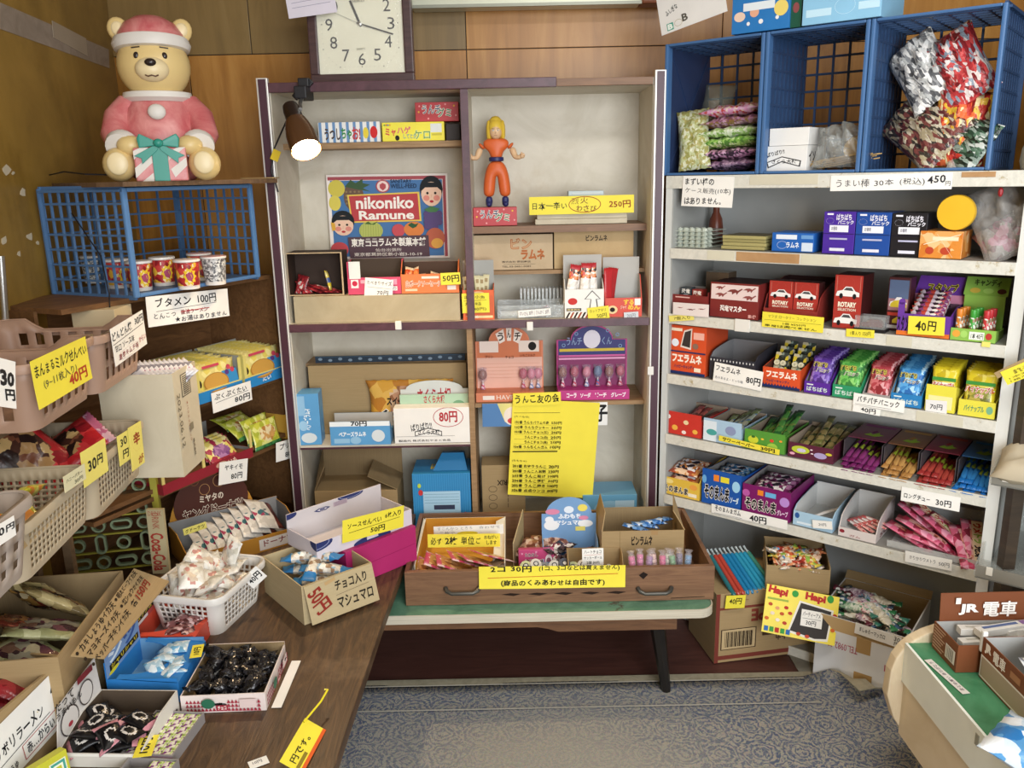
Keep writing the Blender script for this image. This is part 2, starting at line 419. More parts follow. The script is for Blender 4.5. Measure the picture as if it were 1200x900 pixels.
def packet_mesh(w, h, t, mats, zone=None, seed=1, nx=8, ny=8, crimp=0.1, kind='pillow', wr=0.25):
    """A sealed wrapper lying flat: w across, h along, t thick. Crimped ends with a toothed edge. zone(x,y) picks the material index."""
    r = random.Random(seed); b = MB()
    vs = []; N = (nx + 1) * (ny + 1)
    nz = [[r.uniform(-1, 1) for _ in range(nx + 1)] for _ in range(ny + 1)]
    for k in (1, -1):
        for j in range(ny + 1):
            for i in range(nx + 1):
                x, y = i / nx * 2 - 1, j / ny * 2 - 1
                ye = max(0, 1 - (abs(y) / (1 - crimp)) ** 2.2) if abs(y) < 1 - crimp else 0
                xe = max(0, 1 - abs(x) ** 2.6)
                z = k * t / 2 * (xe ** 0.6) * (ye ** 0.5) * (1 + wr * nz[j][i])
                xx = x * w / 2 * (1 - 0.1 * (ye ** 0.5)) if kind == 'pillow' else x * w / 2
                if kind == 'twist':
                    s = 1 if abs(y) < 0.55 else (0.28 + 0.72 * abs(abs(y) - 0.68) / 0.32 if abs(y) > 0.6 else 0.6); xx *= s
                    z = k * t / 2 * max(0.06, (xe ** 0.5) * (1 if abs(y) < 0.5 else 0.25)) * (1 + wr * nz[j][i]) if 0 < i < nx else 0
                yy = y * h / 2
                if j in (0, ny) and i % 2: yy *= 0.975
                vs.append((xx, yy, z + (0.0004 * k)))
    fs, ms = [], []
    for k in (0, 1):
        for j in range(ny):
            for i in range(nx):
                a = [k * N + j * (nx + 1) + i, k * N + j * (nx + 1) + i + 1, k * N + (j + 1) * (nx + 1) + i + 1, k * N + (j + 1) * (nx + 1) + i]
                fs.append(tuple(a) if k == 0 else tuple(a[::-1]))
                ms.append(zone((i + 0.5) / nx * 2 - 1, (j + 0.5) / ny * 2 - 1) if zone else 0)
    ring = [j * (nx + 1) for j in range(ny + 1)] + [ny * (nx + 1) + i for i in range(1, nx + 1)] + [j * (nx + 1) + nx for j in range(ny - 1, -1, -1)] + [i for i in range(nx - 1, 0, -1)]
    for q in range(len(ring)):
        a, c = ring[q], ring[(q + 1) % len(ring)]; fs.append((a, c, N + c, N + a)); ms.append(0)
    b.add(vs, fs, ms)
    me = b.mesh('wrapper', mats)
    bm = bmesh.new(); bm.from_mesh(me); bmesh.ops.recalc_face_normals(bm, faces=bm.faces); bm.to_mesh(me); bm.free()
    me.polygons.foreach_set('use_smooth', [True] * len(me.polygons))
    return me
def loc(x, y, z, rx=0, ry=0, rz=0): return Matrix.Translation((x, y, z)) @ Euler((R(rx), R(ry), R(rz)), 'XYZ').to_matrix().to_4x4()
def many(box, name, me, spots, label, cat, group):
    """one wrapper after another set into a carton; all share mesh data"""
    out = []
    ms = me if isinstance(me, list) else [me]
    for i, s in enumerate(spots): out.append(inst(name, ms[i % len(ms)], box.M @ loc(*s), label, cat, group))
    return out
def heap(w, d, z0, n, r, layers=2, tilt=25, m=0.02, spin=180, dz=0.012, skew=0):
    """spots of a loose heap in a carton w x d"""
    out = []; per = math.ceil(n / layers)
    cols = max(1, round(math.sqrt(per * w / d))); rows = math.ceil(per / cols)
    for k in range(n):
        L = k // per; q = k % per; cx, cy = q % cols, q // cols
        x = m + (w - 2 * m) * (cx + 0.5) / cols + r.uniform(-.2, .2) * w / cols; y = m + (d - 2 * m) * (cy + 0.5) / rows + r.uniform(-.2, .2) * d / rows
        out.append((x, y, z0 + L * dz + r.uniform(0, dz * .4), r.uniform(-tilt, tilt), r.uniform(-tilt, tilt), skew + r.uniform(-spin, spin)))
    return out
# ================================================================ setting
PLY = grain('amber_plywood', '#8a5c1c', '#b27c30', '#9f6c26', scale=(6, 1, 0.6), s=3, rough=0.38, dist=1.2, bump=0.03, blot=('#6d4715', 1.6, 0.5, 0.72))
PLYL = grain('ochre_plywood', '#84672a', '#a5823a', '#957531', scale=(1, 5, 0.6), s=3, rough=0.4, dist=1.2, bump=0.03, blot=('#6f5214', 1.8, 0.5, 0.75))
PLYG = grain('olive_plywood', '#786036', '#8d7345', '#846a3c', scale=(5, 1, 0.6), s=3, rough=0.4, dist=1.0, bump=0.03)
PLYD = grain('orange_plywood', '#a36e2c', '#bf8b45', '#b37d38', scale=(5, 1, 0.6), s=3, rough=0.35, dist=1.0, bump=0.03)
TAPE = grain('old_tape', '#8d8071', '#a5978a', s=9, rough=0.5, bump=0.1)
FLOOR = grain('red_floor', '#4a2a24', '#5d3830', s=4, rough=0.55, scale=(1, 6, 1), bump=0.05)
YB = 3.15
b = MB().box(-2.0, -1.6, -0.06, 2.2, YB + 0.1, 0.0); fl = struct(b.build('floor', FLOOR))
b = MB().box(-2.0, YB, 0, 2.2, YB + 0.1, 2.75); wb = struct(b.build('wall_back', DARK))
def wall_panel(parent, x0, x1, z0, z1, y, m, d=0.008):
    MB().box(x0 + 0.0015, y - d, z0 + 0.0015, x1 - 0.0015, y + 0.002, z1 - 0.0015).build('panel', m, parent, bevel=0.0012)
zs = at(240, 65, YB).z
xs = [-1.40, at(230, 150, YB).x, at(293, 30, YB).x, at(546, 40, YB).x]
for x0, x1, m in ((-1.40, xs[2], PLYG), (xs[2], xs[3], PLYG), (xs[3], xs[3] + 0.9, PLYD), (xs[3] + 0.9, 2.2, PLYD)): wall_panel(wb, x0, x1, zs, 2.75, YB, m)
for x0, x1, m in ((-1.40, xs[1], PLY), (xs[1], xs[3], PLYD), (xs[3], xs[3] + 0.9, PLYD), (xs[3] + 0.9, 2.2, PLY)): wall_panel(wb, x0, x1, 0.9, zs, YB, m)
wall_panel(wb, -1.4, 2.2, 0.0, 0.9, YB, PLY)
W = Frame((-1.062, 0), math.atan2(0.995, -0.0995))
b = MB().box(-1.6, 0, 0, 3.25, 0.08, 2.75); wl = struct(b.build('wall_left', PLYL)); wl.matrix_world = W.M(0, 0, 0)
b = MB()
q = [W.px(*p) for p in ((0, 3), (127, 58), (128, 80), (0, 34))]
b.prism([(u, 0, z) for u, z in q], (0, -0.0012, 0)); b.build('tape_strip', TAPE, wl)
b = MB()
q = [W.px(*p) for p in ((60, 24), (100, 45), (102, 66), (62, 44))]
b.prism([(u, -0.0013, z) for u, z in q], (0, -0.001, 0)); b.build('tape_strip', pm('#a99a86', 0.35), wl)
CHIP = pm('#c9bda3', 0.7)
for cx, cy, r in ((4, 282, 5), (35, 277, 4), (44, 285, 2.5), (8, 199, 5), (27, 226, 4), (22, 297, 3), (66, 276, 2.5), (15, 203, 2)):
    pts = [W.px(cx + r * rnd.uniform(.5, 1.2) * math.cos(a), cy + 1.3 * r * rnd.uniform(.5, 1.2) * math.sin(a)) for a in [i * 0.9 for i in range(7)]]
    MB().prism([(u, 0, z) for u, z in pts], (0, -0.0008, 0)).build('paint_chip', CHIP, wl)
b = MB().box(1.95, -1.6, 0, 2.05, YB + 0.05, 2.75); struct(b.build('wall_right', grain('brown_wall', '#4a3a2c', '#5c4936', s=3)))
b = MB().box(-2.0, -1.7, 0, -0.15, -1.6, 2.75).box(-0.15, -1.7, 2.45, 2.2, -1.6, 2.75); struct(b.build('wall_front', grain('front_wall', '#6b5a40', '#83704f', s=3)))
b = MB().box(-2.0, -1.6, 2.75, 2.2, YB + 0.1, 2.81); struct(b.build('ceiling', grain('ceiling_board', '#b9ab93', '#c9bca5', s=2)))
# fluorescent fitting on the back wall, at the picture's top
def rail():
    a0, a1 = at(481, 4, 3.02), at(752, 3, 3.02)
    o = empty('fluorescent_light', Matrix.Translation((a0.x, 3.02, a0.z)), 'pale metal fluorescent light rail on the plywood wall beside the clock', 'light fixture')
    L = a1.x - a0.x
    MB().box(0, 0, -0.012, L, 0.1, 0.05).build('housing', pm('#c9cbb6', 0.35, 0.3), o, bevel=0.006)
    MB().box(0, -0.004, -0.016, L, 0.006, -0.006).build('edge_trim', pm('#8f9082', 0.4, 0.4), o)
    MB().box(L, 0.005, -0.014, L + 0.09, 0.09, 0.05).build('end_cap', pm('#8a4a22', 0.4), o, bevel=0.008)
    MB().tube([(L + 0.06, -0.005, -0.012), (L + 0.1, -0.01, 0.0), (L + 0.15, -0.01, 0.06)], 0.007).build('cable', pm('#d8cdb4'), o, smooth=True)
    MB().box(0.1, 0.1, 0.0, 0.14, 0.13, 0.04).build('bracket', STEEL, o)
    MB().box(L - 0.14, 0.1, 0.0, L - 0.1, 0.13, 0.04).build('bracket', STEEL, o)
rail()
# ---------------------------------------------------------------- carpet with a turned corner
def carpet_mat():
    m, n, l, b = nodes('blue_carpet'); b.inputs['Roughness'].default_value = 0.95; b.inputs['Specular IOR Level'].default_value = 0.1
    tc = n.new('ShaderNodeTexCoord')
    def math_(op, a, c=None, d=None):
        q = n.new('ShaderNodeMath'); q.operation = op
        for i, s in enumerate((a, c, d)):
            if s is None: continue
            if isinstance(s, (int, float)): q.inputs[i].default_value = s
            else: l.new(s, q.inputs[i])
        return q.outputs[0]
    # woven scrolls: contour lines of a smooth noise, plus medallion rings on a grid
    no = n.new('ShaderNodeTexNoise'); no.inputs['Scale'].default_value = 26; no.inputs['Detail'].default_value = 1.5; no.inputs['Distortion'].default_value = 1.5
    l.new(tc.outputs['Object'], no.inputs['Vector'])
    lines = math_('SINE', math_('MULTIPLY', no.outputs['Fac'], 80.0))
    mp = n.new('ShaderNodeMapping'); mp.inputs['Scale'].default_value = (9.5, 9.5, 9.5); l.new(tc.outputs['Object'], mp.inputs['Vector'])
    vo = n.new('ShaderNodeTexVoronoi'); vo.inputs['Scale'].default_value = 1.0; vo.inputs['Randomness'].default_value = 0.15; l.new(mp.outputs['Vector'], vo.inputs['Vector'])
    rings = math_('SINE', math_('ADD', math_('MULTIPLY', vo.outputs['Distance'], 42.0), math_('MULTIPLY', no.outputs['Fac'], 16.0)))
    pat = math_('ADD', math_('MULTIPLY', lines, 0.5), math_('MULTIPLY', rings, 0.5))
    r1 = n.new('ShaderNodeMapRange'); r1.inputs['From Min'].default_value = -0.12; r1.inputs['From Max'].default_value = 0.18; l.new(pat, r1.inputs['Value'])
    # worn middle: the pattern fades into grey-beige
    sx = n.new('ShaderNodeSeparateXYZ'); l.new(tc.outputs['Object'], sx.inputs[0])
    wn = n.new('ShaderNodeTexNoise'); wn.inputs['Scale'].default_value = 2.2; wn.inputs['Detail'].default_value = 5; l.new(tc.outputs['Object'], wn.inputs['Vector'])
    d = math_('SQRT', math_('ADD', math_('POWER', math_('SUBTRACT', sx.outputs[0], 0.1), 2.0), math_('POWER', math_('MULTIPLY', math_('SUBTRACT', sx.outputs[1], 1.72), 1.1), 2.0)))
    wr = n.new('ShaderNodeMapRange'); wr.inputs['From Min'].default_value = 0.22; wr.inputs['From Max'].default_value = 0.6; wr.inputs['To Min'].default_value = 0.22; wr.inputs['To Max'].default_value = 1.0
    l.new(math_('ADD', d, math_('MULTIPLY', math_('SUBTRACT', wn.outputs['Fac'], 0.5), 0.35)), wr.inputs['Value'])
    # border lines running round
    fade = math_('MULTIPLY', r1.outputs['Result'], wr.outputs['Result'])
    c = n.new('ShaderNodeMix'); c.data_type = 'RGBA'; c.inputs['A'].default_value = lin('#a29e93'); c.inputs['B'].default_value = lin('#59637b'); l.new(fade, c.inputs['Factor'])
    fz = n.new('ShaderNodeTexNoise'); fz.inputs['Scale'].default_value = 260; fz.inputs['Detail'].default_value = 2; l.new(tc.outputs['Object'], fz.inputs['Vector'])
    c2 = n.new('ShaderNodeMix'); c2.data_type = 'RGBA'; c2.blend_type = 'MULTIPLY'; c2.inputs['Factor'].default_value = 0.5
    l.new(c.outputs['Result'], c2.inputs['A']); l.new(fz.outputs['Color'], c2.inputs['B'])
    hs = n.new('ShaderNodeHueSaturation'); hs.inputs['Value'].default_value = 1.25; hs.inputs['Saturation'].default_value = 0.95; l.new(c2.outputs['Result'], hs.inputs['Color'])
    l.new(hs.outputs['Color'], b.inputs['Base Color'])
    bp = n.new('ShaderNodeBump'); bp.inputs['Strength'].default_value = 0.5; bp.inputs['Distance'].default_value = 0.004; l.new(fz.outputs['Fac'], bp.inputs['Height']); l.new(bp.outputs['Normal'], b.inputs['Normal'])
    return m
CARPET = carpet_mat(); BACKING = grain('carpet_backing', '#8d8671', '#a39b85', s=20, rough=0.95)
def carpet():
    # grid with the far corner by the white carton folded over
    b = MB(); nx, ny = 40, 40; x0, x1, y0, y1 = -0.75, 1.09, 0.2, 2.235
    vs = []
    fx, fy = 1.06, 2.10; fn = Vector((0.62, 0.78)).normalized(); c0 = Vector((0.945, 2.16)).dot(fn)
    for j in range(ny + 1):
        for i in range(nx + 1):
            x = x0 + (x1 - x0) * i / nx; y = y0 + (y1 - y0) * j / ny
            z = 0.006 + 0.0015 * math.sin(x * 9 + y * 3)
            d = Vector((x, y)).dot(fn) - c0
            if d > 0:
                r = 0.03; a = min(d / r, math.pi); e = max(0, d - math.pi * r)
                p = Vector((x, y)) - fn * d + fn * (r * math.sin(a) - e); x, y = p.x, p.y; z += r * (1 - math.cos(a)) - 0.004 * (a / math.pi)
            vs.append((x, y, z))
    for k in (0, 1):
        pass
    N = len(vs); fs = []; ms = []
    for j in range(ny):
        for i in range(nx):
            a = (j * (nx + 1) + i, j * (nx + 1) + i + 1, (j + 1) * (nx + 1) + i + 1, (j + 1) * (nx + 1) + i)
            fs.append(a); ms.append(0)
    b.add(vs, fs, ms)
    o = b.build('carpet', [CARPET, BACKING], smooth=True, fix=False)
    s = o.modifiers.new('thickness', 'SOLIDIFY'); s.thickness = 0.005; s.offset = -1; s.material_offset = 1; s.material_offset_rim = 1
    tag(o, 'worn blue and grey patterned carpet on the red floor, far corner curled', 'carpet')
    # cream hem along the far edge
    MB().box(-0.75, 2.232, 0.001, 0.9, 2.262, 0.006).build('hem', BACKING, o)
    MB().box(-0.75, 2.10, 0.0112, 0.87, 2.1045, 0.0118).build('border_line', pm('#b1aca0', 0.9), o)
    MB().box(-0.75, 2.22, 0.0105, 0.86, 2.2235, 0.0112).build('border_line', pm('#b1aca0', 0.9), o)
carpet()
o = MB().box(0.86, 1.0, 0.0005, 1.5, 2.62, 0.004).build('floor_mat', grain('grey_mat', '#77756c', '#8f8c81', s=7, rough=0.9)); tag(o, 'grey vinyl mat under the carpet beside the white carton', 'mat')

# ================================================================ cabinet
CREAM = grain('cabinet_paint', '#c6beab', '#d6cfbf', '#cec7b6', s=5, rough=0.55, bump=0.04, blot=('#b7a687', 2.6, 0.56, 0.8))
PURP = grain('purple_trim', '#45272f', '#5a3741', s=12, scale=(1, 1, 1), rough=0.4, bump=0.1, blot=('#9a8a84', 9, 0.66, 0.72))
PINE = grain('pine_board', '#8a6c47', '#a58560', s=4, scale=(1, 12, 12), rough=0.6, bump=0.05)
BRWN = grain('brown_board', '#6b4b31', '#876242', s=4, scale=(1, 10, 10), rough=0.5, bump=0.05)
C = Frame((-0.71, 2.66), 0.0)
CW, CD, CH = 1.155, 0.28, 1.775
def ux(x, y, v=0): return C.px(x, y, v)[0]
def uz(x, y, v=0): return C.px(x, y, v)[1]
cab = empty('open_cabinet', C.M(0, 0, 0), 'tall cream open cabinet with purple rails on the back wall', 'cabinet')
def cpart(name, x0, y0, z0, x1, y1, z1, m, bev=0.0): return MB().box(x0, y0, z0, x1, y1, z1).build(name, m, cab, bevel=bev)
cpart('side_panel', -0.02, 0.004, 0, 0, CD, CH - 0.02, CREAM); cpart('side_panel', CW, 0.004, 0, CW + 0.02, CD, CH - 0.02, CREAM)
cpart('back_panel', -0.02, CD, 0, CW + 0.02, CD + 0.012, CH, CREAM)
cpart('top_panel', -0.02, 0.004, CH - 0.022, CW + 0.02, CD, CH, CREAM)
xr = ux(652, 97)
cpart('top_rail', -0.01, -0.012, CH - 0.024, xr, 0.012, CH + 0.004, PURP, 0.002); cpart('top_rail', xr, -0.004, CH - 0.022, CW - 0.002, 0.012, CH, BRWN, 0.001)
for s, x in ((0, -0.036), (1, CW + 0.002)):
    t = cpart('front_post', x, -0.014, 0, x + 0.034, 0.006, CH + 0.018, pm('#d9d6cf', 0.35, 0.3), 0.002)
    MB().box(x + 0.006, -0.0165, 0, x + 0.029, -0.0135, CH + 0.014).build('post_inlay', pm('#4a2c38', 0.4), t)
uD = ux(545, 150)
cpart('divider', uD - 0.011, 0.0, uz(545, 384), uD + 0.011, CD, CH - 0.022, CREAM)
cpart('divider_edge', uD - 0.012, -0.006, uz(545, 384), uD + 0.012, 0.0, CH - 0.024, PURP, 0.001)
uD2 = ux(552, 450)
cpart('divider', uD2 - 0.009, 0.0, 0.05, uD2 + 0.009, CD, uz(545, 384), PINE)
ZM = uz(550, 376); ZM0 = uz(550, 385)
cpart('shelf_board', 0, 0.004, ZM0, CW, CD, ZM, CREAM); cpart('middle_rail', -0.002, -0.008, ZM0, CW, 0.004, ZM, PURP, 0.001)
vS1 = 0.10
ZS1 = uz(460, 166, vS1); cpart('shelf_board', 0.0, vS1, ZS1 - 0.018, uD - 0.011, CD, ZS1, PINE)
vS2 = 0.08
ZS2 = uz(650, 264, vS2); cpart('shelf_board', uD + 0.011, vS2, ZS2 - 0.022, CW, CD, ZS2, BRWN)
vS3 = 0.11
ZS3 = uz(620, 317, vS3); cpart('shelf_board', uD + 0.011, vS3, ZS3 - 0.012, CW, CD, ZS3, PINE)
vS4 = 0.0
ZS4 = uz(460, 520.5, vS4); cpart('shelf_board', 0.0, vS4, ZS4 - 0.012, uD2 - 0.009, CD, ZS4, CREAM); cpart('board_edge', 0.0, vS4 - 0.004, ZS4 - 0.012, uD2 - 0.009, vS4, ZS4 - 0.006, PURP)
vS5 = 0.06
ZS5 = uz(650, 471, vS5); cpart('shelf_board', uD2 + 0.009, vS5, ZS5 - 0.014, CW, CD, ZS5, PINE)
vS6 = 0.16
ZS6 = uz(460, 424, vS6); lb = cpart('shelf_board', 0.0, vS6, ZS6 - 0.012, uD2 - 0.009, CD, ZS6, PINE)
cpart('base_board', 0, 0.004, 0.3, CW, CD, 0.318, CREAM)
CLIP = pm('#e4e1da', 0.3)
for x, y in ((762, 434), (621, 382), (467, 381)): 
    u, z = C.px(x, y, -0.012); cpart('white_clip', u - 0.01, -0.02, z - 0.014, u + 0.01, -0.0165 if x > 700 else -0.008, z + 0.014, CLIP, 0.002)
# dark blue patterned strip on the ledge
u0, u1 = ux(369, 420, vS6), ux(545, 420, vS6)
o = MB().box(0, 0, 0, u1 - u0, 0.012, 0.022).build('patterned_strip', pm('#1f3346', 0.45)); o.matrix_world = C.M(u0, vS6 + 0.004, ZS6)
tag(o, 'dark blue patterned strip lying on the narrow ledge in the cabinet', 'strip')
art(o, u1 - u0, 0.022, [('e', (i + .5) / 15, .6 if i % 2 else .4, .014, .22, '#7f93a5') for i in range(15)] + [('r', 0, .0, 1, .08, '#3d5a72')])

# ---------------------------------------------------------------- clamp lamp with a lit bulb
def lamp():
    pb = at(356, 168, 2.5); pt = at(349, 112, 2.56); pn = at(343, 128, 2.54)
    o = empty('clamp_lamp', Matrix.Translation(pt), 'lit brown clamp lamp clipped to the top of the open cabinet', 'lamp')
    q = lambda p: Vector(p) - pt
    MB().box(-0.018, 0.03, -0.005, 0.018, 0.13, 0.03).box(-0.012, 0.06, 0.03, 0.02, 0.12, 0.055).bar((-0.03, 0.08, 0.0), (0.025, 0.08, 0.05), 0.014, 0.02).build('clamp', BLACK, o, bevel=0.003)
    MB().tube([(0, 0.05, 0.0), (0, 0.02, -0.02), q(at(352, 128, 2.53))], 0.006).build('stem', STEEL, o, smooth=True)
    A, B = q(at(342, 130, 2.54)), q(at(359, 176, 2.46)); ax = (B - A).normalized(); L = (B - A).length
    rot = ax.to_track_quat('Z', 'Y').to_matrix().to_4x4(); Mx = Matrix.Translation(A) @ rot
    MB().lathe([(0.0, -0.02), (0.022, -0.018), (0.025, 0.0), (0.025, 0.035), (0.03, 0.045)], 18).build('socket', pm('#2a1d17', 0.35), o, Mx, smooth=True)
    MB().lathe([(0.03, 0.04), (0.036, 0.06), (0.042, 0.09), (0.044, L), (0.0425, L), (0.040, 0.09), (0.033, 0.06), (0.028, 0.042)], 24).build('lamp_shade', pm('#6e4d33', 0.25, 0.5), o, Mx, smooth=True)
    MB().lathe([(0.0, L - 0.045), (0.03, L - 0.04), (0.038, L - 0.02), (0.034, L + 0.004), (0.02, L + 0.016), (0.0, L + 0.02)], 20).build('bulb', glow('lamp_bulb', '#ffe3b0', 45), o, Mx, smooth=True)
    MB().tube([q(at(342, 128, 2.55)), q(at(332, 150, 2.6)), q(at(321, 175, 2.63)), q(at(318, 200, 2.63)), q(at(326, 225, 2.63))], 0.0025, 6).build('cord', BLACK, o, smooth=True)
    MB().box(-0.012, -0.001, -0.016, 0.012, 0.001, 0.016).build('cord_tag', pm('#e4c52a'), o, Matrix.Translation(q(at(323, 182, 2.62))) @ Euler((0, R(25), 0)).to_matrix().to_4x4())
    l = bpy.data.lights.new('lamp_glow', 'SPOT'); l.energy = 15; l.color = (1.0, 0.72, 0.42); l.spot_size = R(160); l.spot_blend = 0.7; l.shadow_soft_size = 0.03
    lo = bpy.data.objects.new('lamp_glow', l); COL.objects.link(lo); lo.matrix_world = Matrix.Translation(pt + B + ax * 0.03) @ ax.to_track_quat('-Z', 'Y').to_matrix().to_4x4()
lamp()

# ---------------------------------------------------------------- wall clock standing on the cabinet
def clock():
    M = Matrix.Translation((-0.598, 2.72, 1.78)) @ Matrix.Rotation(R(-0.4), 4, 'Y') @ Matrix.Rotation(R(-3), 4, 'X')
    w, h, d = 0.318, 0.338, 0.045
    o = empty('square_clock', M, 'square clock with dark brown frame standing on the cabinet top', 'clock')
    fm = grain('clock_wood', '#3d2a2c', '#523a3a', s=6, scale=(1, 1, 8), rough=0.35, bump=0.03); t = 0.028
    b = MB().box(0, 0, 0, w, d, t).box(0, 0, h - t, w, d, h).box(0, 0, t, t, d, h - t).box(w - t, 0, t, w, d, h - t)
    b.build('frame', fm, o, bevel=0.004)
    dial = MB().box(t, 0.012, t, w - t, 0.02, h - t).build('dial', pm('#e6e4cc', 0.5), o)
    MB().box(t, 0.02, t, w - t, d, h - t).build('back_plate', DARK, o)
    S = w - 2 * t; H = h - 2 * t; spec = []
    for i in range(12):
        a = R(30 * i); s = max(abs(math.sin(a)), abs(math.cos(a))); rr = 0.36 + 0.05 * (1 / s - 1)
        cx, cy = .5 + rr * math.sin(a), .49 - rr * math.cos(a); n = str(i or 12); k = 0.075 if len(n) == 2 else 0.042
        spec.append(('t', n, cx - k, cy - .062, cx + k, cy + .062, '#3c3b38', 0.0))
    for i in range(60):
        a = R(6 * i); s = max(abs(math.sin(a)), abs(math.cos(a))); rr = 0.44 * min(1.0 / s, 1.16)
        spec.append(('e', .5 + rr * math.sin(a), .49 - rr * math.cos(a), .006 if i % 5 == 0 else .003, .006 if i % 5 == 0 else .003, '#5d5c54'))
    spec += [('t', 'SEIKO', .43, .25, .57, .275, '#8f8d80'), ('t', 'QUARTZ', .45, .74, .55, .76, '#8f8d80')]
    art(dial, S, H, spec, Matrix.Translation((t, 0.012, t)), name='numerals')
    c = Vector((t + S * .5, 0.0095, t + H * .51))
    def hand(name, ang, L, tail, wd, col, y):
        a = R(ang); e = Vector((math.sin(a), 0, math.cos(a)))
        MB().bar(c + Vector((0, y, 0)) - e * tail, c + Vector((0, y, 0)) + e * L, wd, 0.001, up=(0, 1, 0)).build(name, pm(col, 0.4), o)
    hand('hour_hand', -21, 0.072, 0.008, 0.007, '#2d2b29', 0); hand('minute_hand', 108, 0.105, 0.01, 0.0045, '#2d2b29', -0.0018); hand('second_hand', -66, 0.1, 0.02, 0.0012, '#8f8d80', -0.0034)
    MB().lathe([(0, -0.006), (0.006, -0.005), (0.006, 0.004)], 14, axis='y', c=c).build('hand_hub', STEEL, o)
    MB().box(t, 0.004, t, w - t, 0.005, h - t).build('glass', clear('#ffffff', 0.06, 0.05), o)
clock()
card(Frame((0, 2.70), 0), 0, (332, -16), (389, -24), (340, 22), 'white paper slip taped over the upper corner of the clock', [('t', 'お釣りは', .15, .05, .8, .2, '#8a86a0'), ('l', .1, .55, .85, .5, .0012, '#8a86a0'), ('l', .1, .7, .9, .66, .0012, '#8a86a0')], colour=pm('#d9d3de', 0.6), name='paper_slip', cat='paper')

# ================================================================ steel shelf on the room's other side
RF = Frame((0.4975, 2.66), math.atan2(-0.63065, 0.77607))
RW, RD = 0.975, 0.30
RZ = [1.484, 1.264, 1.057, 0.859, 0.654, 0.440]
RACK = pm('#a9aaa6', 0.5); RACKW = grain('rack_edge', '#c9c8be', '#dcdad0', '#d3d1c6', s=30, scale=(1, 1, 1), rough=0.5, bump=0.1, blot=('#aa9b76', 22, 0.6, 0.68))
rack = empty('steel_shelf', RF.M(0, 0, 0), 'grey steel shelf unit with worn white board edges, full of candy', 'shelf unit')
def rpart(name, x0, y0, z0, x1, y1, z1, m, bev=0.0): return MB().box(x0, y0, z0, x1, y1, z1).build(name, m, rack, bevel=bev)
rpart('side_panel', -0.004, 0, 0, 0.018, RD, 1.47, RACK); rpart('side_panel', RW - 0.012, 0, 0, RW + 0.012, RD, 1.47, RACK)
rpart('front_post', -0.006, -0.003, 0, 0.014, 0.0, 1.468, pm('#d9d9d3', 0.5)); rpart('front_post', RW - 0.014, -0.003, 0, RW + 0.014, 0.0, 1.468, pm('#d9d9d3', 0.5))
rpart('back_panel', 0, RD, 0, RW, RD + 0.008, 1.47, pm('#b3b5b3', 0.5))
for i, z in enumerate(RZ + [0.034]):
    rpart('shelf_board', 0.018 if i else -0.006, 0, z - 0.02, RW - 0.012 if i else RW + 0.012, RD, z - 0.0005, pm('#8f8e88', 0.55))
    rpart('board_lip', 0.014 if i else -0.006, -0.005, z - (0.032 if i else 0.038), RW - 0.014 if i else RW + 0.012, -0.0005, z, RACKW, 0.001)
def tape(z, x0, x1, col, hh=0.026):
    u0, u1 = RF.u_at(x0, 0, z), RF.u_at(x1, 0, z)
    rpart('tape', u0, -0.0062, z - 0.003 - hh, u1, -0.005, z - 0.002, col)
BT = grain('brown_tape', '#a9825a', '#b8926a', s=9, rough=0.3)
tape(RZ[0], 1128, 1168, BT, 0.012); tape(RZ[1], 864, 938, BT); tape(RZ[1], 940, 985, pm('#cfcbb4', 0.5)); tape(RZ[0], 880, 960, pm('#cfc9b4', 0.5)); tape(RZ[1], 830, 862, pm('#d3cfba', 0.5))
tape(RZ[3], 1075, 1130, pm('#cfcab6', 0.5)); tape(RZ[2], 1040, 1070, pm('#cfcab6', 0.5))
rpart('board_clip', RF.u_at(867, 0, RZ[2]) - 0.012, -0.009, RZ[2] - 0.034, RF.u_at(880, 0, RZ[2]), -0.005, RZ[2] + 0.004, CLIP, 0.001)

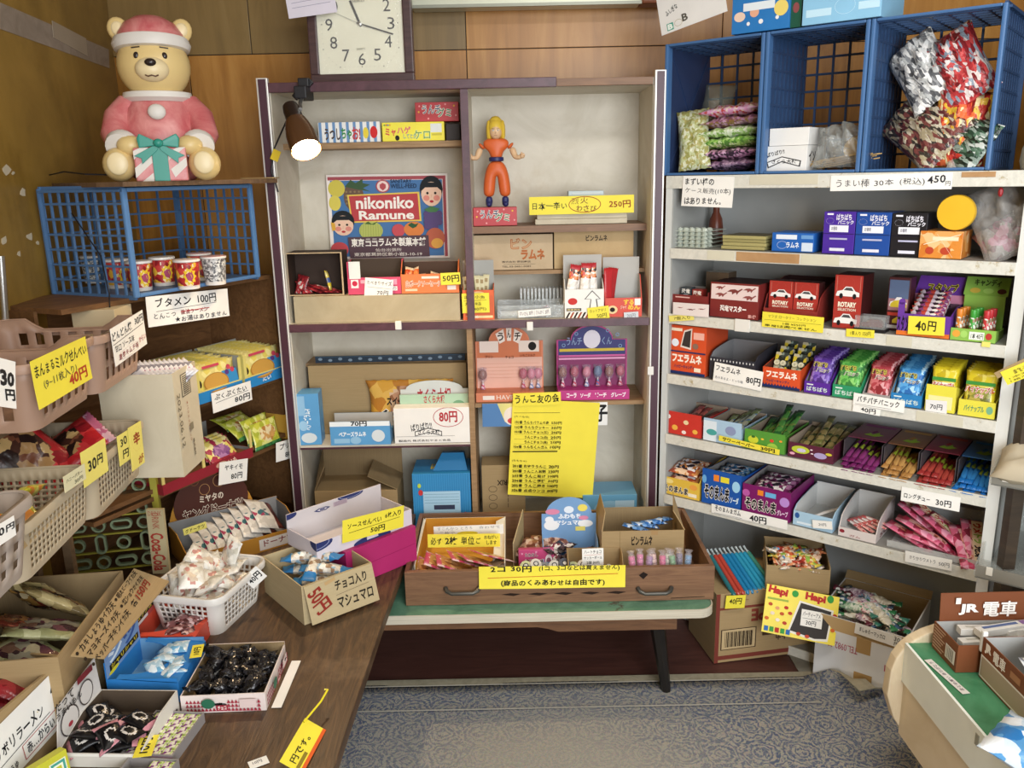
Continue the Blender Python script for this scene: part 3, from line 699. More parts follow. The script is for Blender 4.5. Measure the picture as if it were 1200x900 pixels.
# ---------------------------------------------------------------- blue crates
BLUE = pm('#456c9c', 0.4); BLUED = pm('#2e486d', 0.45); BLUEN = pm('#26375a', 0.5)
def crate(name, M, w, d, h, label, left='grid', right='grid', top='grid', bottom='solid', back='grid', rim=0.0115, nb=(6, 8), group=None, mat=BLUE, dk=BLUED, rimd=0.03, bar=0.004, fr=True):
    """plastic crate lying on its side, its mouth to the front"""
    o = empty(name, M, label, 'crate', group)
    if fr:
        b = MB().box(0, 0, 0, rim, rimd, h).box(w - rim, 0, 0, w, rimd, h).box(rim, 0, 0, w - rim, rimd, rim * .7).box(rim, 0, h - rim * .7, w - rim, rimd, h)
        b.build('front_rim', mat, o, bevel=0.004)
    t = 0.006
    def lattice(nm, org, e1, e2, n1, n2, nrm, style):
        org, e1, e2, nrm = map(Vector, (org, e1, e2, nrm)); b = MB()
        if style == 'solid':
            b.prism([org, org + e1, org + e1 + e2, org + e2], nrm * 0.003)
            b.bar(org + nrm * 0.004, org + e1 + e2 + nrm * 0.004, 0.006, 0.004, up=nrm); b.bar(org + e1 + nrm * 0.004, org + e2 + nrm * 0.004, 0.006, 0.004, up=nrm)
            b.build(nm, BLUEN, o); return
        wd = bar * (4.5 if style == 'slat' else 1.5)
        for i in range(n1 + 1):
            a = org + e1 * i / n1 + nrm * .003
            q = wd if 0 < i < n1 else 0.012
            b.bar(a, a + e2, q, t, up=nrm)
        for j in range(n2 + 1):
            a = org + e2 * j / n2 + nrm * .003; q = bar * 1.5 if 0 < j < n2 else 0.012
            b.bar(a, a + e1, q, t * 1.3, up=nrm)
        b.build(nm, dk, o)
    y0 = rimd * 0.6 if fr else 0
    lattice('side_grid', (0.004, y0, 0), (0, d - y0, 0), (0, 0, h), 9, nb[1], (1, 0, 0), left)
    lattice('side_grid', (w - 0.004, y0, 0), (0, d - y0, 0), (0, 0, h), 9, nb[1], (-1, 0, 0), right)
    lattice('back_grid', (0, d, 0), (w, 0, 0), (0, 0, h), nb[0], nb[1], (0, -1, 0), back)
    lattice('top_grid', (0, y0, h - 0.004), (w, 0, 0), (0, d - y0, 0), nb[0] + 1, 7, (0, 0, -1), top)
    if bottom == 'solid': MB().box(0.004, y0, 0, w - 0.004, d, 0.005).build('bottom_panel', dk, o)
    else: lattice('bottom_grid', (0, y0, 0.0), (w, 0, 0), (0, d - y0, 0), nb[0] + 1, 7, (0, 0, 1), 'grid')
    return o
z0 = RZ[0] + 0.001
ub = [RF.u_at(775.5, 0, z0), RF.u_at(889, 0, z0), RF.u_at(1007, 0, z0), RF.u_at(1160, 0, z0)]
for i in range(3):
    crate('blue_crate', RF.M(ub[i] + 0.001, 0.0, z0), ub[i + 1] - ub[i] - 0.002, 0.29, 0.382,
          ['blue crate on the steel shelf holding stacked purple and green bags', 'blue crate on the steel shelf holding a white box', 'blue crate on the steel shelf heaped with red and silver candy bags'][i],
          left='solid' if i == 0 else 'slat', right='slat', group='blue crates on top of the steel shelf')

# ================================================================ tables
OLDW = grain('dark_weathered_wood', '#38271b', '#64492f', '#4f3926', s=3.2, scale=(9, 1, 4), rough=0.45, dist=3.5, bump=0.25, blot=('#7d654e', 2.2, 0.55, 0.75))
GREENV = grain('green_table_top', '#4f7a62', '#68937a', s=10, rough=0.35, bump=0.05, blot=('#4b3226', 5, 0.6, 0.64))
DRWD = grain('drawer_wood', '#6a4a33', '#8a6648', '#7a583e', s=4, scale=(1, 3, 14), rough=0.5, bump=0.08)
_a, _b = on(447, 722, .3), on(838, 713.5, .3)
T = Frame((_a.x, _a.y), math.atan2(_b.y - _a.y, _b.x - _a.x))
def low_table():
    L = (_b - _a).length; D = 0.50; H = 0.30
    o = empty('low_table', T.M(0, 0, 0), 'low table with worn green top and cream metal edge band', 'table')
    def outline(e):
        r = 0.045; pts = []
        x0, x1, y0, y1 = -0.5 - e, L + e, -e, D + e
        for cx, cy, a0 in ((x1 - r, y0 + r, -90), (x1 - r, y1 - r, 0), (x0 + r, y1 - r, 90), (x0 + r, y0 + r, 180)):
            pts += [(cx + r * math.cos(R(a0 + 15 * i)), cy + r * math.sin(R(a0 + 15 * i))) for i in range(7)]
        return pts
    MB().prism([(x, y, H - 0.024) for x, y in outline(-0.002)], (0, 0, 0.024)).build('table_top', GREENV, o)
    eb = grain('edge_band', '#b7ae9a', '#d3ccb9', s=4, scale=(1, 1, 60), rough=0.3, bump=0.1)
    b = MB(); p = outline(0.002); n = len(p)
    b.add([(x, y, z) for z in (H - 0.027, H - 0.0005) for x, y in p], [(i, (i + 1) % n, n + (i + 1) % n, n + i) for i in range(n)])
    p2 = outline(-0.001); b.add([(x, y, z) for z in (H - 0.027, H - 0.0005) for x, y in p2], [(i, n + i, n + (i + 1) % n, (i + 1) % n) for i in range(n)])
    b.add([(x, y, H - 0.0005) for x, y in p + p2], [(i, (i + 1) % n, n + (i + 1) % n, n + i) for i in range(n)])
    b.build('edge_band', eb, o)
    ap = grain('apron_wood', '#5d3f28', '#7a5538', s=5, scale=(1, 8, 8), rough=0.5)
    z1 = H - 0.027
    MB().prism([(-0.4, 0.03, z1), (L - 0.1, 0.03, z1), (L - 0.1, 0.03, z1 - 0.052), (L - 0.44, 0.03, z1 - 0.052), (L - 0.47, 0.03, z1 - 0.042), (L - 0.50, 0.03, z1 - 0.036), (-0.4, 0.03, z1 - 0.036)], (0, 0.018, 0)).build('apron', ap, o)
    MB().box(L - 0.118, 0.048, z1 - 0.05, L - 0.1, D - 0.05, z1).build('apron', ap, o)
    MB().box(-0.4, D - 0.05, z1 - 0.05, L - 0.1, D - 0.03, z1).build('apron', ap, o)
    for x, y, dx, dy in ((L - 0.155, 0.085, 0.035, -0.03), (L - 0.155, D - 0.09, 0.035, 0.03), (-0.36, 0.085, -0.035, -0.03), (-0.36, D - 0.09, -0.035, 0.03)):
        MB().tube([(x, y, z1), (x + dx, y + dy, 0.0)], [0.026, 0.014], 8).build('leg', pm('#1d1a18', 0.35), o, smooth=True)
low_table()
# the drawer used as a tray
TR = Frame((-0.318, 2.18), 0.0)
TW, TD, TH, TZ = 0.885, 0.43, 0.104, 0.301
def drawer():
    o = empty('wooden_drawer', TR.M(0, 0, TZ), 'old wooden drawer with two pulls, used as a candy tray on the low table', 'drawer')
    t = 0.012
    MB().box(0, 0, 0, TW, 0.016, TH).build('front_panel', DRWD, o, bevel=0.001)
    MB().box(0, 0.016, 0, t, TD, TH).build('side_panel', DRWD, o); MB().box(TW - t, 0.016, 0, TW, TD, TH).build('side_panel', DRWD, o)
    MB().box(t, TD - t, 0, TW - t, TD, TH).build('back_panel', DRWD, o)
    MB().box(t, 0.016, 0.004, TW - t, TD - t, 0.01).build('bottom_panel', DRWD, o)
    for x in (542, 767):
        u, z = TR.px(x, 690); z -= TZ
        h = MB().tube([(u - 0.048, -0.002, z + 0.004), (u - 0.044, -0.014, z), (u - 0.03, -0.02, z - 0.005), (u + 0.03, -0.02, z - 0.005), (u + 0.044, -0.014, z), (u + 0.048, -0.002, z + 0.004)], [0.007, 0.006, 0.0055, 0.0055, 0.006, 0.007], 8)
        h.build('drawer_pull', pm('#5d5c58', 0.35, 0.7), o, smooth=True)
    sc = [('p', [(.31 + i * .085, .72), (.34 + i * .085, .68), (.375 + i * .085, .71), (.35 + i * .085, .77)], '#2a1c14') for i in range(5)] + [('p', [(.755, .22), (.77, .12), (.785, .2), (.77, .34)], '#20150f'), ('l', .86, .93, .97, .9, .002, '#2a1c14')]
    art(o, TW, TH, sc, name='scratches')
drawer()
# tall side table, its long edge running away from the viewer
def side_table():
    H = 0.40; o = empty('side_table', Matrix.Identity(4), 'dark weathered wooden table covered with candy boxes near the shop front', 'table')
    p = [(-0.362, 0.95), (-0.356, 1.45), (-0.343, 1.9), (-0.330, 2.2), (-0.327, 2.3), (-0.333, 2.62), (-1.22, 2.62), (-1.22, 2.1), (-1.12, 0.95)]
    MB().prism([(x, y, H) for x, y in p], (0, 0, -0.03)).build('table_top', OLDW, o, bevel=0.002)
    MB().box(-0.60, 1.0, H - 0.10, -0.58, 2.0, H - 0.03).build('apron', OLDW, o); MB().box(-1.08, 1.0, H - 0.10, -0.60, 1.02, H - 0.03).build('apron', OLDW, o)
    for x, y in ((-0.56, 1.04), (-1.06, 1.04), (-0.62, 1.98), (-1.06, 1.98)): MB().box(x - 0.025, y - 0.025, 0, x + 0.025, y + 0.025, H - 0.03).build('leg', OLDW, o)
side_table()
# green-topped bench, near
BG = Frame((0.91, 0.55), R(90))   # u along its length, away from the viewer; v towards the wall's other side (-x)
def bench():
    H = 0.42; L = 1.19; o = empty('green_bench', Matrix.Translation((0.91, 0.55, 0)), 'long narrow counter with green vinyl top and rounded cream end board', 'counter')
    gm = grain('green_vinyl', '#3d7a55', '#4f8f68', s=6, rough=0.25, bump=0.05, blot=('#6f8064', 4, 0.62, 0.7))
    wm = pm('#eef3ea', 0.35); cm = grain('cream_board', '#d9c6a4', '#e3d3b6', s=5, scale=(8, 1, 1), rough=0.45, bump=0.03)
    MB().box(0, 0, H - 0.02, 0.62, L, H).build('counter_top', gm, o)
    MB().box(-0.006, 0, H - 0.098, 0.0, L, H + 0.001).build('edge_panel', wm, o)
    MB().box(0.0, 0, H - 0.24, 0.006, L, H - 0.02).build('side_panel', cm, o)
    for y in (0.55, 0.87): MB().box(-0.0075, y, H - 0.035, -0.006, y + 0.012, H - 0.01).build('screw_mark', pm('#9a9a8c'), o)
    # rounded end board standing a little proud of the top
    b = MB(); pts = []
    for a in range(0, 181, 10): pts.append((-0.035 + 0.33 * (1 - math.copysign(abs(math.cos(R(a))) ** .6, math.cos(R(a)))), L, H - 0.14 + 0.19 * math.sin(R(a)) ** .6))
    pts += [(0.63, L, H - 0.24), (0.03, L, H - 0.27), (-0.015, L, H - 0.2)]
    b.prism(pts, (0, 0.03, 0)); b.build('end_board', cm, o, bevel=0.004)
    for x, y in ((0.05, 0.05), (0.57, 0.05), (0.05, L - 0.1), (0.57, L - 0.1)): MB().box(x - 0.02, y - 0.02, 0, x + 0.02, y + 0.02, H - 0.02).build('leg', pm('#4a3a2e'), o)
    return o
bench()
# dark rack with clear trays beyond the steel shelf
def side_rack():
    o = empty('dark_rack', Matrix.Identity(4), 'dark wooden rack with clear plastic trays beyond the steel shelf', 'rack')
    dk = grain('dark_rack_wood', '#33291f', '#463829', s=4, scale=(1, 1, 8), rough=0.5); cl = clear('#c9d0cc', 0.3, 0.1)
    A = RF.P(RW + 0.05, -0.02, 0); u = RF.ud; v = RF.vd
    for s in (0.0, 0.5):
        p = A + Vector((u.x, u.y, 0)) * s; MB().box(p.x - 0.015, p.y - 0.015, 0, p.x + 0.015, p.y + 0.015, 1.75).build('post', dk, o)
    MB().prism([RF.P(RW + 0.03, 0.3, 0), RF.P(RW + 0.62, 0.3, 0), RF.P(RW + 0.62, 0.3, 1.8), RF.P(RW + 0.03, 0.3, 1.8)], (0.01, 0.012, 0)).build('back_panel', dk, o)
    for (x, y, vv) in ((1163, 553, -0.10), (1144, 662, -0.12)):
        uu, z = RF.px(x, y, vv)
        q = lambda a, c, e: RF.P(uu + a, vv + c, z + e)
        MB().prism([q(0, 0, 0), q(0.55, 0, 0), q(0.55, 0, -0.034), q(0, 0, -0.034)], Vector((v.x, v.y, 0)) * 0.004).build('tray_lip', pm('#8d8a80', 0.25), o)
        MB().prism([q(0, 0, -0.03), q(0.55, 0, -0.03), q(0.55, 0.38, -0.03), q(0, 0.38, -0.03)], (0, 0, -0.004)).build('tray_base', cl, o)
        MB().prism([q(0.0, 0.38, 0.07), q(0.55, 0.38, 0.07), q(0.55, 0.38, -0.03), q(0, 0.38, -0.03)], Vector((v.x, v.y, 0)) * 0.003).build('tray_back', cl, o)
        MB().prism([q(0, 0, -0.03), q(0, 0.38, -0.03), q(0, 0.38, 0.07), q(0, 0, 0.0)], Vector((u.x, u.y, 0)) * -0.003).build('tray_side', cl, o)
        for k in range(3):
            a = q(0.03 + 0.1 * k, -0.002, 0.0); MB().box(-0.007, 0, -0.02, 0.008, 0.003, 0.002).build('tray_clip', pm('#e6e2d6', 0.4), o, Matrix.Translation(a) @ Matrix.Rotation(RF.a, 4, 'Z'), bevel=0.001)
side_rack()

# ================================================================ corner unit (diagonal, by the plywood corner)
LF = Frame((-0.99, 2.207), math.atan2(0.904, 0.426))
CRB = grain('unit_board', '#5f4023', '#7d5733', s=4, scale=(2, 9, 9), rough=0.6, bump=0.06)
LW = 0.60; LD = 0.32
LZ = [1.2, LF.px(290, 455, 0.02)[1], LF.px(280, 540, 0.02)[1], 0.66]
unit = empty('corner_unit', LF.M(0, 0, 0), 'brown wooden shelf unit under the blue crate by the plywood wall', 'shelf unit')
def lpart(name, x0, y0, z0, x1, y1, z1, m): return MB().box(x0, y0, z0, x1, y1, z1).build(name, m, unit)
lpart('back_panel', -0.2, LD, 0.402, LW - 0.02, LD + 0.01, 1.19, CRB); lpart('side_panel', LW - 0.035, 0.03, 0.402, LW - 0.02, LD, 1.19, CRB)
lpart('side_panel', -0.21, 0.12, 0.402, -0.2, LD, 1.19, CRB)
for z in LZ: lpart('shelf_board', -0.2, 0.03, z - 0.014, LW - 0.035, LD, z - 0.001, CRB)
# ================================================================ in the cabinet
E_ = 0.0012
def sb(F, z, v, xl, xr, yt, d, name, label, cat, mat, faces=None, top=None, group=None, bevel=0.0012, dz=0.0):
    u, w, h = slot(F, z + E_ + dz, v, xl, xr, yt); return solid_box(name, F.M(u, v, z + E_ + dz), w, d, h, label, cat, mat, group=group, faces=faces, top=top, bevel=bevel)
def tb(F, z, v, xl, xr, yt, d, name, label, cat, mat, hb=None, **k):
    """tray: yt is the top of its front; h sides, hb back"""
    u, w, hf = slot(F, z + E_, v, xl, xr, yt)
    h = k.pop('h', hf)
    return tray_box(name, F.M(u, v, z + E_), w, d, h, label, cat, mat, hf=hf, hb=hb, **k)
stripe = lambda n, c: [('r', i / n + .01, 0, i / n + .5 / n, 1, c) for i in range(n)]
sb(C, ZS1, 0.115, 374, 446, 143, 0.09, 'candy_box', 'blue and white striped box on the top cabinet board beside the lamp', 'box', WHITE, faces={'front': stripe(9, '#6f93bd') + [('t', 'うつし', .1, .3, .36, .88, '#4a3c37', .03), ('t', 'ちゃ', .37, .28, .54, .85, '#3c8a4c', .03), ('t', 'お!', .55, .25, .68, .88, '#c23a3a', .03), ('e', .77, .55, .045, .28, '#e6d048'), ('e', .9, .52, .06, .3, '#cf2f2f')]})
yb = sb(C, ZS1, 0.115, 448.5, 521, 143, 0.09, 'candy_box', 'yellow box beside the striped box on the top cabinet board', 'box', pm('#efe343', 0.45), faces={'front': [('t', 'ミャ', .05, .3, .22, .72, '#cf3d52', .03), ('t', 'ハゲ', .24, .22, .46, .62, '#d86a7a', .03), ('t', 'してとか', .34, .62, .55, .86, '#3c8fb0'), ('t', 'ケロ', .5, .42, .78, .92, '#d9e6b0', .05), ('t', 'ケロ', .51, .44, .77, .9, '#5a8c3c', .0), ('e', .24, .82, .035, .14, '#20201f'), ('r', .78, .1, .96, .56, '#dfe3e0'), ('r', .8, .62, .96, .72, '#cbbf4a')] + [('r', .03 + .03 * i, .1, .05 + .03 * i, .18, c) for i, c in enumerate(('#3a9a55', '#c23a3a', '#3a6ab0', '#e08a30'))]})
u, w, h = slot(C, ZS1 + E_, 0.13, 523, 540, 145)
solid_box('candy_box', C.M(u, 0.13, ZS1 + E_), w - 0.002, 0.07, h, 'dark brown box behind the yellow box under the red box', 'box', pm('#2c211c', 0.5))
u, w, h = slot(C, ZS1, 0.12, 488, 539, 120)
REDB = pm('#b93338', 0.4)
uncho = [('t', 'うんチ', .15, .12, .6, .62, '#f3f1e4', .06), ('t', 'うんチ', .16, .14, .59, .6, '#23335f', .01), ('t', 'グミ', .5, .3, .84, .8, '#f3f1e4', .06), ('t', 'グミ', .51, .32, .83, .78, '#2a7a4a', .01)] + [('e', x, y, .02, .05, c) for x, y, c in ((.08, .5, '#eac14a'), (.9, .2, '#eac14a'), (.94, .7, '#e9a4a4'), (.3, .85, '#e9a4a4'), (.7, .12, '#e9a4a4'), (.1, .2, '#e9a4a4'))]
hh = yb.h
solid_box('candy_box', C.M(u, 0.125, ZS1 + 2 * E_ + hh), w - 0.002, 0.07, C.z_at(120, u, .12) - ZS1 - hh - 2 * E_, 'red gummy box stacked across the yellow box on the top cabinet board', 'box', REDB, faces={'front': uncho})
# the old confectioner's poster
def poster():
    tl, tr, bl = [C.P(*(lambda r: (r[0], 0.262, r[1]))(C.px(*p, 0.262))) for p in ((382, 205), (524, 203), (385, 304))]
    L = [('r', .01, .025, .985, .065, '#a8525a'), ('r', .96, .03, .985, .98, '#a8525a'), ('r', .03, .07, .955, .97, '#4b76a8'),
         ('e', .22, .26, .085, .17, '#6b5648'), ('p', [(.15, .14), (.2, .06), (.24, .1), (.3, .05), (.3, .1), (.36, .12), (.3, .16), (.36, .2), (.24, .17)], '#3f5a3e'),
         ('e', .08, .16, .07, .1, '#cdbf52'), ('e', .06, .33, .05, .09, '#d6c85c')] + [('e', .16 + .035 * (i % 4), .2 + .045 * (i // 4), .009, .012, '#8f7a5a') for i in range(16)]
    L += [('e', .465, .14, .058, .075, '#b04f56'), ('e', .465, .14, .048, .062, '#ead2cc'), ('p', [(.44, .12), (.465, .1), (.49, .12), (.49, .16), (.465, .19), (.44, .16)], '#b04f56'),
          ('t', 'SANITARY', .53, .06, .705, .105, '#1f3049'), ('t', 'WELL-FEED', .53, .115, .745, .165, '#1f3049'),
          ('p', [(.165, .235), (.765, .21), (.775, .555), (.19, .565)], '#e3c55a'), ('p', [(.18, .25), (.75, .228), (.76, .538), (.2, .548)], '#b8454a'),
          ('t', 'nikoniko', .235, .26, .715, .405, '#f5efe6', .03), ('t', 'Ramune', .255, .425, .715, .53, '#f5efe6', .03)]
    def face(cx, cy, rx, ry, girl):
        q = [('e', cx, cy - ry * .25, rx * 1.12, ry * 1.0, '#1d2226'), ('e', cx, cy + ry * .12, rx, ry * .92, '#e9c4ab'), ('p', [(cx - rx, cy - ry * .1), (cx - rx * .8, cy - ry * .75), (cx + rx * .8, cy - ry * .75), (cx + rx, cy - ry * .1), (cx + rx * .6, cy - ry * .38), (cx - rx * .6, cy - ry * .38)], '#1d2226'),
             ('e', cx - rx * .5, cy + ry * .42, rx * .3, ry * .22, '#dd8f80'), ('e', cx + rx * .5, cy + ry * .42, rx * .3, ry * .22, '#dd8f80'), ('e', cx - rx * .38, cy + ry * .05, rx * .12, ry * .1, '#26201d'), ('e', cx + rx * .38, cy + ry * .05, rx * .12, ry * .1, '#26201d'),
             ('e', cx, cy + ry * .68, rx * .2, ry * .1, '#b8323c'), ('l', cx, cy + ry * .15, cx - rx * .05, cy + ry * .4, .001, '#c78f74')]
        if girl: q.append(('p', [(cx - rx * 1.2, cy - ry * .2), (cx - rx * .8, cy - ry * .1), (cx - rx * .75, cy + ry * .5), (cx - rx * 1.1, cy + ry * .6)], '#dca83f'))
        return q
    L += face(.865, .22, .085, .155, False) + face(.12, .58, .085, .13, True)
    L += [('e', .35, .66, .1, .11, '#b4bd66')] + [('l', .27 + .02 * i, .58, .26 + .022 * i, .73, .0009, '#7d8a3e') for i in range(9)] + [('p', [(.3, .58), (.33, .55), (.36, .58), (.41, .55), (.38, .59)], '#4a6a3a'),
          ('e', .58, .66, .055, .075, '#c4525a'), ('e', .71, .65, .085, .09, '#d98245'), ('p', [(.66, .6), (.69, .57), (.72, .59), (.75, .58), (.73, .62), (.7, .64)], '#345a3a')]
    L += [('e', .82 + .035 * (i % 4), .47 + .05 * (i // 4), .026, .036, '#5a4a78') for i in range(15)] + [('p', [(.8, .42), (.86, .38), (.93, .41), (.9, .45), (.84, .45)], '#4a7a4c'),
          ('e', .885, .76, .082, .125, '#b8624a'), ('e', .9, .82, .05, .06, '#d8a04c'), ('e', .08, .88, .075, .09, '#bd4a50')]
    L += [('p', [(.155, .735), (.83, .72), (.835, .975), (.165, .985)], '#57424a'), ('t', '東京', .18, .75, .29, .85, '#f1ece2', .03), ('t', 'ラムネ製菓本舗', .41, .745, .805, .85, '#f1ece2', .03),
          ('t', 'ニ', .3, .755, .345, .785, '#f1ece2', .03), ('t', 'コ', .3, .79, .345, .845, '#f1ece2', .03), ('t', 'ニ', .355, .755, .4, .785, '#f1ece2', .03), ('t', 'コ', .355, .79, .4, .845, '#f1ece2', .03),
          ('t', '仙台出張所', .38, .87, .6, .91, '#cfc5bd'), ('t', '東京都葛飾区新小岩3-10-19', .2, .92, .77, .965, '#e4dcd2')]
    card_at(tl, tr, bl, 'old illustrated ramune candy poster with fruits and two faces in the cabinet', L, colour=pm('#efe6df', 0.5), name='poster', cat='poster', thick=0.004)
poster()
# long cardboard box and what stands on it
lb_ = sb(C, ZM, 0.012, 346, 539.5, 346, 0.14, 'cardboard_box', 'long low beige cardboard box under the row of candy cartons', 'box', grain('board_box', '#a89a7c', '#b5a88a', s=5, rough=0.8, bump=0.03))
Z1 = ZM + lb_.h + 2 * E_
u, w, h = slot(C, Z1, 0.03, 339, 403, 296)
def dark_carton():
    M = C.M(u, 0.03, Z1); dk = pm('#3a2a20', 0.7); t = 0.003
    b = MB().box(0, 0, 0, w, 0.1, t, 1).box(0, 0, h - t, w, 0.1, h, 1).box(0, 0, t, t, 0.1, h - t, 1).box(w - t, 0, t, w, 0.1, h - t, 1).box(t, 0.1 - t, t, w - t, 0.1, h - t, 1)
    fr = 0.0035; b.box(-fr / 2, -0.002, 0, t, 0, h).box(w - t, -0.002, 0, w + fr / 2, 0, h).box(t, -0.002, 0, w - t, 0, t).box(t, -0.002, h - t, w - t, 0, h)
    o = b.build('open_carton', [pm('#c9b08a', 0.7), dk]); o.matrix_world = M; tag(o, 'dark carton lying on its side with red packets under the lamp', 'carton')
    r = Box(); r.M = M; r.o = o; return r
dc = dark_carton()
pr = packet_mesh(0.05, 0.085, 0.012, [film(['#7e2028', '#a83238', '#5a1a20'], 60), film(['#c44a50', '#e8d8d0'], 70)], zone=lambda x, y: int(abs(y) < .5 and abs(x) < .6), seed=3)
many(dc, 'candy_packet', pr, [(0.03, 0.04, 0.02, 75, 8, -30), (0.045, 0.045, 0.015, 35, 5, 40), (0.085, 0.04, 0.012, 20, 0, 70), (0.12, 0.05, 0.012, 12, 5, 80), (0.10, 0.03, 0.018, 15, 10, 60)], 'dark red candy packet lying in the dark open carton', 'candy packet', 'red packets in the dark carton')
py_ = packet_mesh(0.022, 0.066, 0.01, [film(['#d8c23a', '#e5d890'], 60), pm('#4a62a0', 0.3)], zone=lambda x, y: int(abs(y) < .25), seed=5)
inst('candy_bar', py_, dc.M @ loc(0.125, 0.02, 0.045, 75, 8, 82), 'yellow and blue candy bar leaning in the dark open carton', 'candy bar')
pk_ = tb(C, Z1, 0.02, 408.5, 471, 325, 0.10, 'candy_carton', 'pink carton with a cut window on the long beige box', 'carton', pm('#d0496b', 0.45), inner=pm('#4a3a2c', 0.7), h=0.105, hb=0.105,
         faces={'front': [('r', .06, .12, .2, .62, '#f0dfe0'), ('e', .13, .35, .05, .16, '#c22f4a'), ('r', .24, .15, .36, .35, '#e6a6b4'), ('r', .8, .55, .92, .8, '#f3eee8'), ('t', 'マコ', .82, .6, .9, .76, '#1c1a1b', .03), ('r', .82, .12, .92, .45, '#e89ab0')]})
o = MB().box(0, 0, 0, 0.036, 0.002, 0.055).build('window_panel', pm('#dfe3e2', 0.4), pk_.o); o.location = (0.006, -0.001, pk_.hf - 0.004)
MB().box(0.0, 0.0, 0, 0.004, 0.06, 0.05).build('side_flap', pm('#c23a5e', 0.45), pk_.o, Matrix.Translation((0, 0, pk_.hf)))
card(C, 0.014, (428, 325), (461, 328), (427, 347), 'white price card on the pink carton', [('t', 'たべきりサイズ', .08, .1, .95, .35, '#3a3a3a'), ('l', .1, .48, .95, .5, .0008, '#3a3a3a'), ('t', '70円', .45, .6, .85, .85, '#3a3a3a')])
oc = tb(C, Z1, 0.02, 470.5, 538, 321, 0.09, 'candy_carton', 'orange carton of crunchy snacks on the long beige box', 'carton', pm('#e27b42', 0.45), inner=pm('#4a3324', 0.7), h=0.10, hb=0.092,
        faces={'front': [('t', '白ポークソーセージ', .08, .32, .7, .68, '#f5ead8', .07), ('t', '白ポークソーセージ', .085, .34, .695, .66, '#b8452a', .01), ('r', .07, .76, .28, .88, '#f0c9a8'), ('r', .36, .12, .66, .24, '#efe2d0'), ('r', .8, .62, .95, .84, '#f3e6d8')]})
po = packet_mesh(0.03, 0.075, 0.02, [film(['#d8632a', '#e88a4a', '#c24a20'], 50), pm('#e9d2b0', .4)], zone=lambda x, y: int(abs(y) > .75), seed=9)
many(oc, 'snack_packet', po, [(0.02, 0.03, 0.045, 70, 15, 10), (0.045, 0.035, 0.045, 65, -20, -25), (0.1, 0.035, 0.03, 60, 20, 15), (0.075, 0.05, 0.025, 55, 0, 40)], 'orange snack packet in the orange carton', 'snack packet', 'orange packets in the orange carton')
card(C, 0.012, (516, 320), (539, 319), (517, 334), 'small yellow 50 yen card on the orange carton', [('t', '50円', .1, .18, .95, .8, '#2c2a1c', .02)], colour=YEL)
